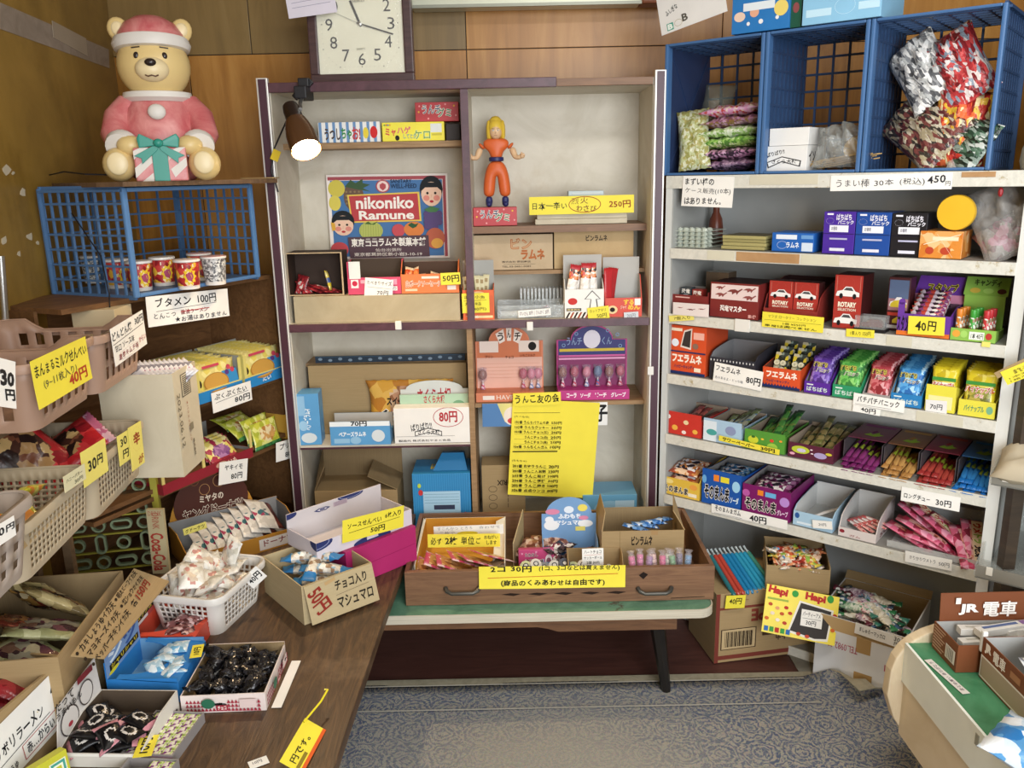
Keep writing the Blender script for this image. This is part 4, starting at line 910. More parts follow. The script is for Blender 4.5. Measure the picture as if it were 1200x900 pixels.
# right upper half: toy figure, boxes
rb = sb(C, ZS2, 0.10, 555, 606, 243, 0.07, 'candy_box', 'red gummy box under the toy figure on the brown cabinet board', 'box', REDB, faces={'front': uncho}, top=pm('#a52a30', 0.4))
def toy():
    zt = ZS2 + E_ + rb.h; c = C.P(C.u_at(583, 0.135, zt), 0.135, zt); H = C.z_at(132, C.u_at(583, .135, 1.4), .135) - zt
    M = Matrix.Translation(c + Vector((0, 0, 0.0008))) @ Matrix.Scale(H / 0.30, 4)
    o = empty('toy_figure', M, 'toy doll in orange suit with blue belt and yellow hair standing on the red box', 'toy figure')
    SK = pm('#d9b48c', 0.4); OR = pm('#d2612c', 0.45); NB = pm('#252a5e', 0.45); HR = pm('#d6b53c', 0.45)
    def skin(name, verts, edges, radii, mat, flat=(1, 1)):
        me = bpy.data.meshes.new(name); me.from_pydata(verts, edges, []); me.materials.append(mat)
        ob = bpy.data.objects.new(name, me); COL.objects.link(ob); ob.parent = o
        s = ob.modifiers.new('body', 'SKIN'); s.use_smooth_shade = True
        for i, r in enumerate(radii): me.skin_vertices[0].data[i].radius = (r * flat[0], r * flat[1])
        me.skin_vertices[0].data[0].use_root = True
        ss = ob.modifiers.new('smooth', 'SUBSURF'); ss.levels = 2; ss.render_levels = 2
        return ob
    skin('trousers', [(0, 0, .135), (0.018, 0, .118), (0.024, 0, .08), (0.027, -.002, .045), (0.027, 0, .032), (-0.018, 0, .118), (-0.024, 0, .08), (-0.027, -.002, .045), (-0.027, 0, .032), (0, 0, .150)],
         [(0, 1), (1, 2), (2, 3), (3, 4), (0, 5), (5, 6), (6, 7), (7, 8), (0, 9)], [.022, .021, .021, .021, .014, .021, .021, .021, .014, .019], OR)
    skin('jacket', [(0, 0, .148), (0, 0, .17), (0, 0, .195), (.022, 0, .205), (.043, 0, .198), (-.022, 0, .205), (-.043, 0, .198), (0, 0, .212)], [(0, 1), (1, 2), (2, 3), (3, 4), (2, 5), (5, 6), (2, 7)], [.021, .023, .026, .018, .014, .018, .014, .012], OR)
    MB().lathe([(.0205, .146), (.0245, .148), (.0245, .158), (.0205, .16)], 20).build('belt', NB, o, smooth=True)
    for s in (1, -1):
        skin('sleeve', [(.043 * s, 0, .199), (.052 * s, -.001, .19)], [(0, 1)], [.0155, .0145], OR)
        skin('arm', [(.05 * s, -.001, .19), (.058 * s, -.006, .172), (.063 * s, -.012, .157), (.076 * s, -.022, .157), (.082 * s, -.026, .16)], [(0, 1), (1, 2), (2, 3), (3, 4)], [.0115, .0115, .010, .008, .0075], SK)
        b = MB().ell((.085 * s, -.027, .162), (.009, .008, .009), 12)
        for k in range(4): b.ell((.089 * s, -.033 + .0045 * k, .165 - .0015 * k), (.0045, .0032, .005), 8)
        b.ell((.083 * s, -.035, .168), (.003, .003, .006), 8); b.build('hand', SK, o, smooth=True)
        skin('boot', [(.027 * s, 0, .036), (.027 * s, 0, .014), (.027 * s, -.004, .008), (.029 * s, -.022, .007)], [(0, 1), (1, 2), (2, 3)], [.013, .0125, .0115, .0085], NB)
    MB().lathe([(.011, .203), (.010, .222)], 14).build('neck', SK, o, smooth=True)
    hb_ = MB().ell((0, -.002, .24), (.0205, .021, .026), 18).ell((0, -.022, .236), (.0028, .004, .004), 8)
    for s in (1, -1): hb_.ell((.0205 * s, 0, .238), (.003, .005, .007), 8)
    hd = hb_.build('head', SK, o, smooth=True)
    for s in (1, -1):
        MB().ell((.0075 * s, -.0215, .243), (.0034, .0016, .0026), 10).build('eye', pm('#f2efe6', .3), hd); MB().ell((.0075 * s, -.0228, .243), (.0015, .001, .0018), 8).build('pupil', pm('#2b3a30', .3), hd)
        MB().bar((.003 * s, -.0225, .2475), (.012 * s, -.0205, .2488), .0016, .0014).build('eyebrow', pm('#8a6d24', .5), hd)
    MB().bar((-.005, -.0215, .2275), (.005, -.0215, .2275), .0014, .001).build('mouth', pm('#8c4438', .5), hd)
    hr = MB().ell((0, .006, .252), (.026, .026, .03), 18)
    for a in range(-4, 5): hr.ell((.024 * math.sin(a * .42), .012 + .008 * math.cos(a), .246 - abs(a) * .001), (.008, .012, .034), 8)
    hr.ell((0, .01, .268), (.022, .02, .022), 12); hr.build('hair', HR, o, smooth=True)
toy()
WD = grain('tan_pack', '#b8ad94', '#c7bda5', s=8, rough=0.6)
def wasabi():
    z = ZS2 + E_; u, w, h = slot(C, z, 0.095, 626, 738, 237); hh = h / 4
    for i in range(4):
        k = 0.006 * (i % 2); solid_box('snack_box', C.M(u + k + 0.004, 0.10 + 0.004 * (i % 2), z + i * (hh + 0.0003)), w - 0.012 - k, 0.10, hh - 0.0003, 'flat tan wasabi snack box in the stack behind the yellow sign', 'box', WD, group='flat tan boxes behind the wasabi sign')
    zt = z + 4 * hh + 0.002
    b = MB()
    u1, u2 = C.u_at(659, .12, zt), C.u_at(718, .12, zt)
    for i in range(2): solid_box('blister_pack', C.M(u1 + 0.02 * i, 0.12, zt + 0.0185 * i * 0 + (0 if i == 0 else 0.017)), (u2 - u1) * (1 if i == 0 else .7), 0.06, 0.016, ['pale blue blister pack on top of the tan snack boxes', 'smaller pale blue pack lying on the blister pack'][i], 'pack', pm('#a9b8bb', 0.3), faces={'front': [('r', .1, .3, .9, .7, '#c9d2d2')]})
    MB()
    card(C, 0.092, (620, 231), (743, 228), (621, 252), 'long yellow hot wasabi sign on the brown cabinet board', [('t', '日本一辛い', .03, .3, .36, .75, '#3c3c2c', .01), ('t', '烈火', .4, .08, .56, .46, '#7b4a30', .0), ('t', 'わさび', .45, .52, .64, .88, '#7b4a30'), ('o', .53, .48, .155, .46, .007, '#a34b2e'), ('t', '250円', .76, .28, .97, .72, '#94421f', .02)], colour=YEL, name='price_sign', cat='price sign')
wasabi()
def ramune_box(x0, x1, yt, style, label):
    z = ZS3 + E_; u, w, h = slot(C, z, 0.13, x0, x1, yt)
    big = [('t', 'ビン', .47, .1, .74, .42, '#b2683a', .05), ('t', 'ビン', .48, .13, .73, .4, '#c9a67e', .0), ('t', 'ラムネ', .6, .42, .9, .72, '#b2683a', .05), ('t', '株式会社 岡田商店', .36, .74, .72, .80, '#5a4a3a'), ('l', .38, .84, .78, .84, .0012, '#7a6a55'), ('t', 'TEL.03-3651-0281', .36, .88, .72, .93, '#5a4a3a')]
    sm = [('t', 'ビンラムネ', .4, .1, .67, .26, '#2a2018', .03)]
    solid_box('cardboard_box', C.M(u, 0.13, z), w, 0.13, h, label, 'box', grain('box_tan%d' % style, '#b59a6f', '#c1a77c', s=5, rough=0.8, bump=0.03) if style else grain('box_pale', '#bca584', '#c8b291', s=5, rough=0.8, bump=0.03), faces={'front': sm if style else big})
ramune_box(555, 648, 275, 0, 'cardboard ramune box with orange lettering in the cabinet')
ramune_box(649.5, 742, 271, 1, 'cardboard ramune box with black lettering beside its twin in the cabinet')
# middle board, beyond the divider
OJ = pm('#d9622f', 0.45)
tk = tb(C, ZM, 0.01, 543, 579.5, 340, 0.07, 'candy_carton', 'narrow orange carton of lottery strips beside the cabinet divider', 'carton', OJ, inner=pm('#a7a6a0', .7), h=0.11, hb=0.185, side='slope', faces={'front': [('r', .3, .86, .95, .94, '#f0d9a0'), ('t', 'するめ', .1, .85, .5, .95, '#f2e6d0', .03), ('e', .5, .12, .2, .08, '#e9c08a')]})
tp = packet_mesh(0.02, 0.1, 0.003, [pm('#d9cfa6', .5), pm('#a38a5a', .5)], zone=lambda x, y: int(abs(x) < .5 and math.sin(y * 14) > .4), seed=2)
many(tk, 'snack_strip', tp, [(0.012 + 0.0125 * i, 0.02 + 0.012 * (i % 3), 0.088 + 0.003 * (i % 2), 84, 3 * (i % 3 - 1), 0) for i in range(6)], 'cream paper snack strip standing in the narrow orange carton', 'snack strip', 'paper strips in the narrow orange carton')
card(C, 0.006, (541, 344), (573, 343), (541, 367), 'yellow card on the narrow orange carton', [('t', '浜焼小魚', .08, .1, .85, .3, '#6b6428'), ('l', .06, .38, .9, .36, .001, '#6b6428'), ('t', '大王一味品', .1, .45, .7, .63, '#6b6428'), ('t', '(40円)', .35, .72, .88, .92, '#6b6428')], colour=YEL)
# clear tray and a row of clear cups
def clear_tray():
    z = ZM + E_; u, w, h = slot(C, z, 0.02, 583, 661, 356)
    b = MB().box(0, 0, 0, w, 0.1, 0.002).box(0, 0, 0.002, w, 0.002, h * .9).box(0, 0.098, 0.002, w, 0.1, h).box(0, 0.002, 0.002, 0.002, 0.098, h).box(w - 0.002, 0.002, 0.002, w, 0.098, h)
    o = b.build('clear_tray', clear('#cfd6d6', 0.3)); o.matrix_world = C.M(u, 0.02, z); tag(o, 'clear plastic tray with pens and a paper card on the middle board', 'tray')
    bx = Box(); bx.M = C.M(u, 0.02, z)
    for i, (c, l) in enumerate((('#e3e1da', 'white tube candy lying in the clear tray'), ('#3a2a2c', 'dark tube candy lying behind the white one in the clear tray'), ('#8a2630', 'dark red tube candy at the end of the clear tray'))):
        k = MB().tube([(0.01 + 0.045 * (i == 2) * 3, 0.02 + 0.025 * i, 0.013), (w * .55 + 0.05 * (i > 0), 0.02 + 0.022 * i, 0.013 + 0.006 * i)], [0.009, 0.009], 10).build('tube_candy', pm(c, .35), smooth=True); k.matrix_world = bx.M; tag(k, l, 'candy')
    z2 = z; u2, w2, h2 = slot(C, z2, 0.13, 610, 661, 338)
    b = MB(); n = 12
    for i in range(n):
        x = w2 * i / n; b.box(x, 0, h2 * .35, x + w2 / n * .55, 0.05, h2)
    b.box(0, 0, 0, w2, 0.05, h2 * .35)
    o = b.build('ribbed_clear_box', clear('#e8eeee', 0.5)); o.matrix_world = C.M(u2, 0.13, z2); tag(o, 'ribbed clear plastic box behind the clear tray', 'box'); o['kind'] = 'thing'
    card(C, 0.016, (607, 364), (645, 361), (608, 372), 'white paper strip in the clear tray', [('t', 'けいさん 30円', .05, .15, .45, .8, '#6a5a5c'), ('l', .5, .1, .5, .9, .0006, '#6a5a5c'), ('t', 'さんかく 20円', .55, .15, .95, .8, '#6a5a5c')])
clear_tray()
sq = tb(C, ZM, 0.008, 662, 707.5, 339, 0.075, 'candy_carton', 'white carton with a squid outline and red topped packets', 'carton', pm('#e9e7e0', .45), inner=pm('#b6b5b0', .7), h=0.12, hb=0.195, faces={'front': [('p', [(.5, .35), (.7, .04), (.92, .35), (.82, .36), (.86, .72), (.62, .72), (.66, .36)], '#3a3735'), ('p', [(.53, .34), (.7, .08), (.89, .34), (.79, .35), (.83, .69), (.65, .69), (.68, .35)], '#edebe4'), ('e', .2, .42, .12, .12, '#c93a36'), ('r', .04, .66, .42, .76, '#2a211c'), ('t', '国産剣先', .06, .675, .4, .745, '#e9d7a0')] + [('r', 0, .8, 1, 1, '#efe9dc')] + [('p', [(x, .8), (x + .05, .8), (x - .03, 1), (x - .08, 1)], '#a3482a' if i % 2 else '#2a1d18') for i, x in enumerate([.1 + .1 * k for k in range(9)])]})
tq = packet_mesh(0.036, 0.13, 0.008, [film(['#e9e4dc', '#d8cfc4'], 30), film(['#d9803a', '#c8453c', '#3a2420', '#f0e2d0'], 90), pm('#b53038', .35)], zone=lambda x, y: 2 if y > .78 else (1 if y > .15 else 0), seed=4)
many(sq, 'snack_packet', tq, [(0.026, 0.02, 0.105, 80, 12, 0), (0.068, 0.022, 0.108, 82, 5, 0), (0.09, 0.03, 0.108, 82, -3, 0), (0.05, 0.04, 0.10, 84, 2, 0)], 'tall white packet with red top standing in the squid carton', 'snack packet', 'red topped packets in the squid carton')
tr2 = packet_mesh(0.035, 0.12, 0.006, [pm('#b92a30', .3)], seed=6)
su = tb(C, ZM, 0.012, 709, 752, 349, 0.075, 'candy_carton', 'red dried squid carton with grey raised back', 'carton', pm('#d1452f', .45), inner=pm('#b6b5b0', .7), h=0.13, hb=0.185, faces={'front': [('t', 'する', .5, .08, .78, .38, '#f0c14a', .05), ('t', 'めん', .62, .36, .95, .64, '#f0c14a', .05), ('e', .2, .62, .14, .22, '#e8cf9a'), ('e', .2, .62, .07, .12, '#2a1a18'), ('r', .8, .05, .96, .4, '#efe9e2'), ('t', 'ジャイ', .42, .4, .58, .6, '#f4e6d0')]})
many(su, 'snack_packet', tr2, [(0.012 + 0.006 * i, 0.02 + 0.008 * i, 0.095, 85, 4 + 3 * i, 20) for i in range(3)], 'red packet standing in the grey backed squid carton', 'snack packet', 'red packets in the grey backed carton')
card(C, 0.003, (688, 361), (713, 358), (692, 376), 'yellow squid snack price card at the cabinet middle rail', [('t', 'カットアタリ', .1, .15, .85, .4, '#7b742c'), ('t', '50円', .42, .52, .88, .85, '#6b6428')], colour=YEL)
card(C, 0.003, (731, 366), (748, 365), (731, 375), 'small grey price slip on the red squid carton', [('t', '20円', .2, .2, .8, .8, '#8b8f94')], colour=pm('#cfd3d6', .5))
# ---- lower half, behind the white box
bb = sb(C, ZS4, 0.125, 367, 549, 427, 0.12, 'cardboard_box', 'large brown cardboard box standing at the back of the lower cabinet', 'box', CARD)
SKY = pm('#5d9fd0', .4); SKYD = pm('#4a84b4', .4)
u, w, h = slot(C, ZS4 + E_, 0.004, 349, 377, 462)
t_ = solid_box('candy_box', C.M(u, 0.0035, ZS4 + E_) @ Matrix.Rotation(R(4), 4, 'Z'), w, 0.08, h, 'tall light blue ramune box standing at the end of the cabinet board', 'box', SKY, faces={'front': [('t', 'ベアーズラムネ', .0, .42, .95, .56, '#e8f1f6', .04, 90), ('r', .12, .04, .42, .42, '#8fbbdb'), ('e', .3, .62, .18, .1, '#9cc6e2'), ('e', .5, .86, .32, .1, '#d4dde0')], 'right': [('e', .5, .5, .35, .35, '#7fb0d2'), ('e', .5, .5, .2, .2, '#5d9fd0')]})
tbx = tb(C, ZS4, -0.004, 388, 458, 494, 0.085, 'candy_carton', 'light blue ramune carton with white 70 yen rim on the cabinet board', 'carton', SKY, inner=GREYIN, h=0.042, hb=0.088, faces={'front': [('r', 0, 0, 1, .2, '#e8eef0'), ('t', '70円', .35, -.02, .62, .2, '#1e2224', .03), ('t', 'ベアーズラムネ', .14, .42, .6, .64, '#e8f1f6', .05), ('r', .06, .72, .32, .92, '#93bfdd'), ('e', .42, .8, .09, .16, '#93bfdd'), ('e', .8, .62, .11, .26, '#d4dde0')]})
yk = packet_mesh(0.30, 0.19, 0.03, [film(['#cf9a3c', '#dcae55', '#b5782e'], 16, .25), film(['#b98a6a', '#8a5a3a', '#d0b090'], 30)], zone=lambda x, y: int((x - .0) ** 2 / .3 + (y - .1) ** 2 / .5 < 1), seed=8, nx=20, ny=18, wr=.12)
zz = ZS4 + 0.1
o = inst('snack_bag', yk, C.M(C.u_at(481, .1, zz), 0.104, zz) @ loc(0, 0, 0, 86, 0, 0), 'large golden snack bag standing behind the white box in the cabinet', 'bag')
art(o, 0.30, 0.19, [('p', [(.62, .06), (.75, .02), (.86, .2), (.84, .5), (.66, .5)], '#4f534c'), ('t', 'スイーツ界の', .24, .3, .62, .46, '#1d1714', .04), ('t', 'イケ麺', .08, .5, .64, .76, '#f3eee0', .08), ('t', 'イケ麺', .09, .51, .63, .75, '#17120f', .03)], Matrix.Translation((-.15, -.095, .0185)) @ Matrix.Rotation(R(-90), 4, 'X') @ Matrix.Identity(4))
wb_ = sb(C, ZS4, 0.0, 463, 551, 478, 0.055, 'candy_box', 'white pickled radish box with red 80 yen on the cabinet board', 'box', WHITE, faces={'front': [('t', '80円', .6, .1, .84, .42, '#b2333a', .03), ('o', .72, .27, .2, .28, .008, '#b2333a'), ('t', 'ぱりぱり!!', .22, .42, .5, .62, '#2a2a2a', .02, 8), ('p', [(.27, .66), (.45, .56), (.63, .66), (.63, .8), (.45, .7), (.27, .8)], '#3a3a3a'), ('p', [(.28, .68), (.45, .585), (.62, .68), (.62, .775), (.45, .68), (.28, .775)], '#eeece6'), ('t', 'さくら大根', .31, .615, .6, .75, '#2a2a2a', .02), ('l', .02, .8, .8, .8, .0008, '#555555'), ('t', '製造元 株式会社やまと食品', .05, .89, .74, .95, '#3c3c3c')]})
gr = tb(C, ZS4, 0.056, 471, 550, 462, 0.028, 'candy_carton', 'pale green pickled radish carton with arched header behind the white box', 'carton', pm('#a9c6ac', .45), inner=pm('#d7d9d2', .6), h=0.06, hb=C.z_at(444, .4, .11) - ZS4, arch=0.03, faces={'front': [('t', 'さくら大根', .35, .02, .66, .2, '#b03a40', .03), ('e', .2, .32, .1, .1, '#6f9a78'), ('e', .86, .28, .1, .14, '#6f9a78')], 'header': [('t', 'さくら大根', .25, .2, .75, .6, '#b03a40', .03)]})
# ---- bottom, behind the tray
base = 0.318
op = sb(C, base, 0.03, 372, 468, 575, 0.16, 'cardboard_box', 'open brown cardboard box low in the cabinet behind the cracker box', 'box', CARD)
for pts in ([(0, 0, op.h), (0, 0.16, op.h), (-0.0, 0.16, op.h + 0.1), (0.04, 0.0, op.h + 0.09)], [(op.w, 0, op.h), (op.w, .16, op.h), (op.w - 0.1, .14, op.h + .06), (op.w - 0.1, 0.0, op.h + .05)], [(0, .16, op.h), (op.w, .16, op.h), (op.w, .165, op.h + .1), (0, .165, op.h + .1)]): flap(op, pts, CARDIN)
bx = sb(C, base, 0.0, 486, 553, 555, 0.15, 'candy_box', 'bright blue striped candy box low in the cabinet', 'box', pm('#2f86bd', .4), faces={'front': stripe(26, '#4b9acb') + [('r', .18, .3, .82, .72, '#a6cbe0'), ('r', .36, .54, .72, .62, '#3a3f55'), ('e', .14, .32, .04, .05, '#c23a3a'), ('e', .9, .72, .04, .05, '#c23a3a'), ('e', .12, .2, .03, .04, '#b7cf4a')] + [('l', .2, .35 + .05 * i, .8, .35 + .05 * i, .001, '#5a7f98') for i in range(4)], 'top': [('t', 'ぽんぽこ', .3, .3, .8, .7, '#e6c73a', .04)]})
MB().prism([(bx.w * .35, .03, bx.h), (bx.w * .95, .03, bx.h), (bx.w * .88, .07, bx.h + .05), (bx.w * .5, .07, bx.h + .05)], (0, .05, -.01)).build('raised_flap', pm('#2a77aa', .4), bx.o)
cb_ = sb(C, base, 0.10, 566, 616, 545, 0.1, 'cardboard_box', 'tall brown carton with printed care symbols behind the tray', 'box', CARD, faces={'front': [('t', 'TORIX', .35, .28, .8, .38, '#3a2d20', .03, 180)] + [('o', .25, .45 + .16 * i, .1, .06, .012, '#5a4a36') for i in range(3)] + [('l', .6, .42 + .1 * i, .6, .5 + .1 * i, .002, '#5a4a36') for i in range(4)]})
lbx = sb(C, base, 0.03, 683, 746, 580, 0.13, 'candy_box', 'light blue patterned candy box low in the cabinet behind the carton', 'box', pm('#6aa6c8', .4), faces={'front': [('e', .5, .5, .3, .3, '#8fbdd6'), ('r', .6, .2, .95, .5, '#b4d2e2')]})
# ---- lollipop stands
def lolly_stand(x0, x1, yt, yb, main, panel, inner, label, text, nl, grp, llab, cols):
    v0 = 0.07; z = ZS5 + E_; u, w, h = slot(C, z, v0, x0, x1, yt)
    u2 = u + 0.006; w2 = w - 0.012
    zf = C.z_at(yb, u, v0) - z
    M = C.M(u, v0, z)
    b = MB().box(0, 0, 0, w, 0.075, zf)
    o = b.build('lollipop_stand', pm(main, .45), bevel=.001); o.matrix_world = M; tag(o, label, 'display stand')
    hb = h - zf; A = 0.05
    def arch(in_, y): return [(in_, y, zf), (w - in_, y, zf), (w - in_, y, h - A - in_ * .4)] + [(w * .5 + (w * .3 - in_ * .5) * math.cos(a), y, h - A - in_ * .3 + (A - in_ * .5) * math.sin(a)) for a in [math.pi * i / 12 for i in range(13)]] + [(in_, y, h - A - in_ * .4)]
    MB().prism(arch(0, .075), (0, -.004, 0)).build('back_board', pm(main, .45), o)
    MB().prism(arch(.006, .0708), (0, -.0005, 0)).build('inner_board', pm(panel, .45), o)
    MB().box(.004, .0685, zf, w - .004, .0705, zf + hb * .5).build('holder_board', pm(inner, .45), o)
    art(o, w, zf, text[0]); art(o, w, h, text[1], Matrix.Translation((0, .0685, 0)))
    for i, x in enumerate(nl):
        M2 = M @ loc(w * x, .05 + .006 * (i % 2), zf + .002)
        l = empty('lollipop', M2, llab, 'lollipop', grp)
        c = cols[i % len(cols)]
        MB().tube([(0, 0, 0), (0, 0, .03)], .002, 6).build('stick', pm('#e9e4da', .5), l)
        MB().ell((0, 0, .05), (.0145, .012, .019), 14).build('candy', pm(c[0], .3), l, smooth=True)
        MB().lathe([(.010, .0), (.006, .008), (.004, .022), (.012, .03), (.0165, .046), (.0135, .062), (.016, .073)], 12).build('wrapper', clear(c[1], .2, .1), l, smooth=True)
        MB().lathe([(.009, 0.001), (.0055, .012), (.0045, .02)], 8).build('wrapper_foot', film(c[2:], 120), l)
LC = [('#8a5a3a', '#d9c7e0', '#c84a6a', '#e6d3dc'), ('#b0455a', '#e0c9d8', '#b83a5a', '#d9b8c8'), ('#d07a8a', '#dfd0e6', '#8a9ac0', '#e8dfe6'), ('#5a6a8a', '#c3d0e6', '#c04a6a', '#5a78b0')]
lolly_stand(558, 638, 387, 461, '#d9815c', '#cf7446', '#e3b3a0', 'orange lollipop stand with arched header, nearly empty', ([('t', 'HAVE', .3, .25, .55, .75, '#f2dccd'), ('r', .1, .3, .27, .75, '#f2e6dc'), ('r', .6, .3, .75, .75, '#f2e6dc')],
    [('p', [(.3, .1), (.42, .03), (.44, .2), (.36, .24)], '#f0e4d8'), ('t', 'う', .33, .08, .42, .2, '#3a2a22', .03), ('p', [(.46, .02), (.54, .02), (.53, .2), (.47, .2)], '#f0e4d8'), ('t', 'ん', .47, .04, .53, .16, '#3a2a22', .03), ('p', [(.58, .03), (.7, .1), (.64, .24), (.56, .2)], '#f0e4d8'), ('t', 'チ', .58, .08, .67, .2, '#3a2a22', .03), ('r', .06, .2, .34, .36, '#ecdcd0'), ('r', .64, .2, .94, .36, '#ecdcd0'), ('e', .84, .28, .06, .06, '#1d1512'), ('t', 'プリン', .14, .4, .26, .44, '#5a2a1a'), ('t', 'チョコ', .44, .41, .56, .45, '#5a2a1a'), ('t', 'いちごミルク', .66, .39, .88, .43, '#5a2a1a')] + [('l', .06, .52 + .05 * i, .95, .52 + .05 * i, .0012, '#d29c88') for i in range(5)]),
    [.1, .7, .82, .92], 'lollipops on the orange stand', 'wrapped lollipop standing on the orange stand', [LC[0], LC[1], LC[2], LC[2]])
lolly_stand(654, 737.5, 385, 458, '#b8337f', '#2a2a72', '#7c1f58', 'magenta lollipop stand with navy arched header and lollipops', ([('t', 'コーラ', .12, .25, .26, .75, '#f0dfe8', .05), ('t', 'ソーダ', .31, .25, .46, .75, '#f0dfe8', .05), ('t', 'ピーチ', .52, .25, .68, .75, '#f0dfe8', .05), ('t', 'グレープ', .74, .25, .95, .75, '#f0dfe8', .05)],
    [('e', .5, .2, .12, .13, '#e9e4ee'), ('t', 'うんチ', .14, .17, .36, .28, '#8fa4c8', .02), ('t', 'くん', .64, .17, .78, .28, '#8fa4c8', .02), ('r', .04, .33, .96, .37, '#d9c04a'), ('r', .03, .42, .97, .445, '#d96aa8'), ('r', .03, .46, .97, .485, '#e6a6cc')] + [('o', x, y, .025, .025, .008, '#8fb0d8') for x, y in ((.1, .28), (.28, .12), (.86, .14), (.9, .3), (.72, .08))]),
    [.08, .25, .42, .58, .74, .9], 'lollipops on the magenta stand', 'wrapped lollipop standing on the magenta stand', LC)
# ---- sheets hanging from the board
card(C, vS5 - 0.008, (565, 473), (712, 471), (567, 500), 'white printed sheet hanging behind the yellow price list', [('r', 0, 0, .28, 1, '#5a86b8'), ('p', [(.12, 0), (.36, 0), (.3, 1), (.18, .8)], '#e3d98a'), ('e', .24, .55, .07, .4, '#ecdfd2'), ('e', .245, .75, .045, .14, '#c9474a'), ('t', '子', .9, .1, 1.0, .85, '#1b1b1b', .03)], colour=pm('#ecebe6', .6), name='printed_sheet', cat='sheet')
prl = [('たべもの', None), ('101番 うんちバウムの森', '550円'), ('102番 うんちクッキー', '30円'), ('103番 うんこチョコ(茶)', '20円'), ('うんこチョコ(白)', '20円'), ('うんこチョコ(赤)', '20円'), ('104番 うんちくんガム', '10円'), ('---', None), None, ('おもちゃ', None), ('201番 お守りうんこ', '20円'), ('202番 うんこ入浴剤', '230円'), ('203番 うんこ投げ', '100円'), ('204番 うんこ爆弾', '30円'), ('205番 うんこ掃き', '100円'), ('206番 点点ウンコ', '80円')]
sp = [('l', .02, .145, .55, .12, .0014, '#2a2918')]
for i, r_ in enumerate(prl):
    if r_ is None: continue
    y = .17 + .0505 * i
    if r_[0] == '---': sp.append(('l', .03, y + .02, .55, y - .005, .004, '#1e1d10')); continue
    if r_[1] is None: sp.append(('t', '(' + r_[0] + ')', .03, y, .2, y + .025, '#4a4720')); continue
    x0 = .16 if r_[0].startswith('う') else .04
    sp += [('t', r_[0], x0, y - .004, .43, y + .031, '#26240f', .025, 1.5), ('t', r_[1], .46, y - .01, .58, y + .023, '#26240f', .025, 1.5), ('l', .04, y + .04, .52, y + .03, .0006, '#6a6630')]
card(C, vS5 - 0.018, (601, 467), (703, 472), (605, 579), 'large yellow handwritten price list hanging in the cabinet', sp, colour=YEL, name='price_list', cat='price list', curl=0.02)
card(C, vS5 - 0.0205, (601, 461), (657, 459), (602, 476), 'small yellow title strip at the top of the price list', [('t', 'うんこ友の会', .04, .12, .96, .85, '#1e1d10', .02)], colour=YEL, name='price_list_title', cat='sign')
# ================================================================ on the steel shelf
def rowz(bx, n, z, y0, y1, lean=78, x=None, jit=2, dz=0.0):
    return [((bx.w / 2 if x is None else x) + rnd.uniform(-.002, .002), y0 + (y1 - y0) * i / max(1, n - 1), z + dz * i, lean + rnd.uniform(-jit, jit), rnd.uniform(-jit, jit), rnd.uniform(-jit, jit)) for i in range(n)]
z0 = RZ[0] + 0.006
class Sp: pass
def spot(F, u, v, z):
    s = Sp(); s.M = F.M(u, v, z); return s
# --- crate one: piled bags
c1 = spot(RF, ub[0], 0, z0)
bagc = [(['#7a5a78', '#9a7a94', '#4a3a4c', '#b79ab0'], 'mauve bag of candy at the bottom of the pile in the crate'), (['#c48ab0', '#6a4a62', '#d9b0cc', '#3a2c38'], 'pink and purple candy bag low in the pile in the crate'), (['#7fb04a', '#a9d070', '#d5e6b0', '#5a8a3a'], 'bright green candy bag in the middle of the pile'),
        (['#a9cc80', '#d0e0b4', '#8ab060', '#e6eed8'], 'pale green candy bag above the bright green one'), (['#a87a98', '#7a4a62', '#c9a0ba', '#8a6a3a'], 'purple candy bag near the top of the pile'), (['#d9b0c8', '#e6d3c0', '#c04a4a', '#d99ac0'], 'white and pink cherry candy bag on top of the pile')]
zz = 0.008
for i, (c, l) in enumerate(bagc):
    t = 0.034; me = packet_mesh(0.19, 0.20, t, [film(c, 60, stretch=(1, 1.6, 1), bump=.7)], seed=20 + i, nx=10, ny=10, wr=.5)
    inst('candy_bag', me, c1.M @ loc(0.188 + 0.008 * math.sin(i * 2), 0.135, zz + t * .5, -3, 2 * math.sin(i), 90 + 4 * math.sin(i * 3)), l, 'bag', 'candy bags piled in the first blue crate'); zz += t * .93
me = packet_mesh(0.10, 0.19, 0.05, [film(['#b9bf90', '#9a9a5a', '#d0d2b4', '#a9a060'], 80, bump=.7)], seed=31, nx=10, ny=10, wr=.5)
inst('candy_bag', me, c1.M @ loc(0.075, 0.06, 0.10, 72, -6, 20), 'yellow green glossy bag standing beside the pile in the crate', 'bag')
inst('candy_bag', packet_mesh(0.10, 0.13, 0.05, [clear('#6a6f66', .35)], seed=32, nx=8, ny=8, wr=.6), c1.M @ loc(0.115, 0.13, 0.205, 65, 5, 10), 'smoky clear bag behind the yellow green bag', 'bag')
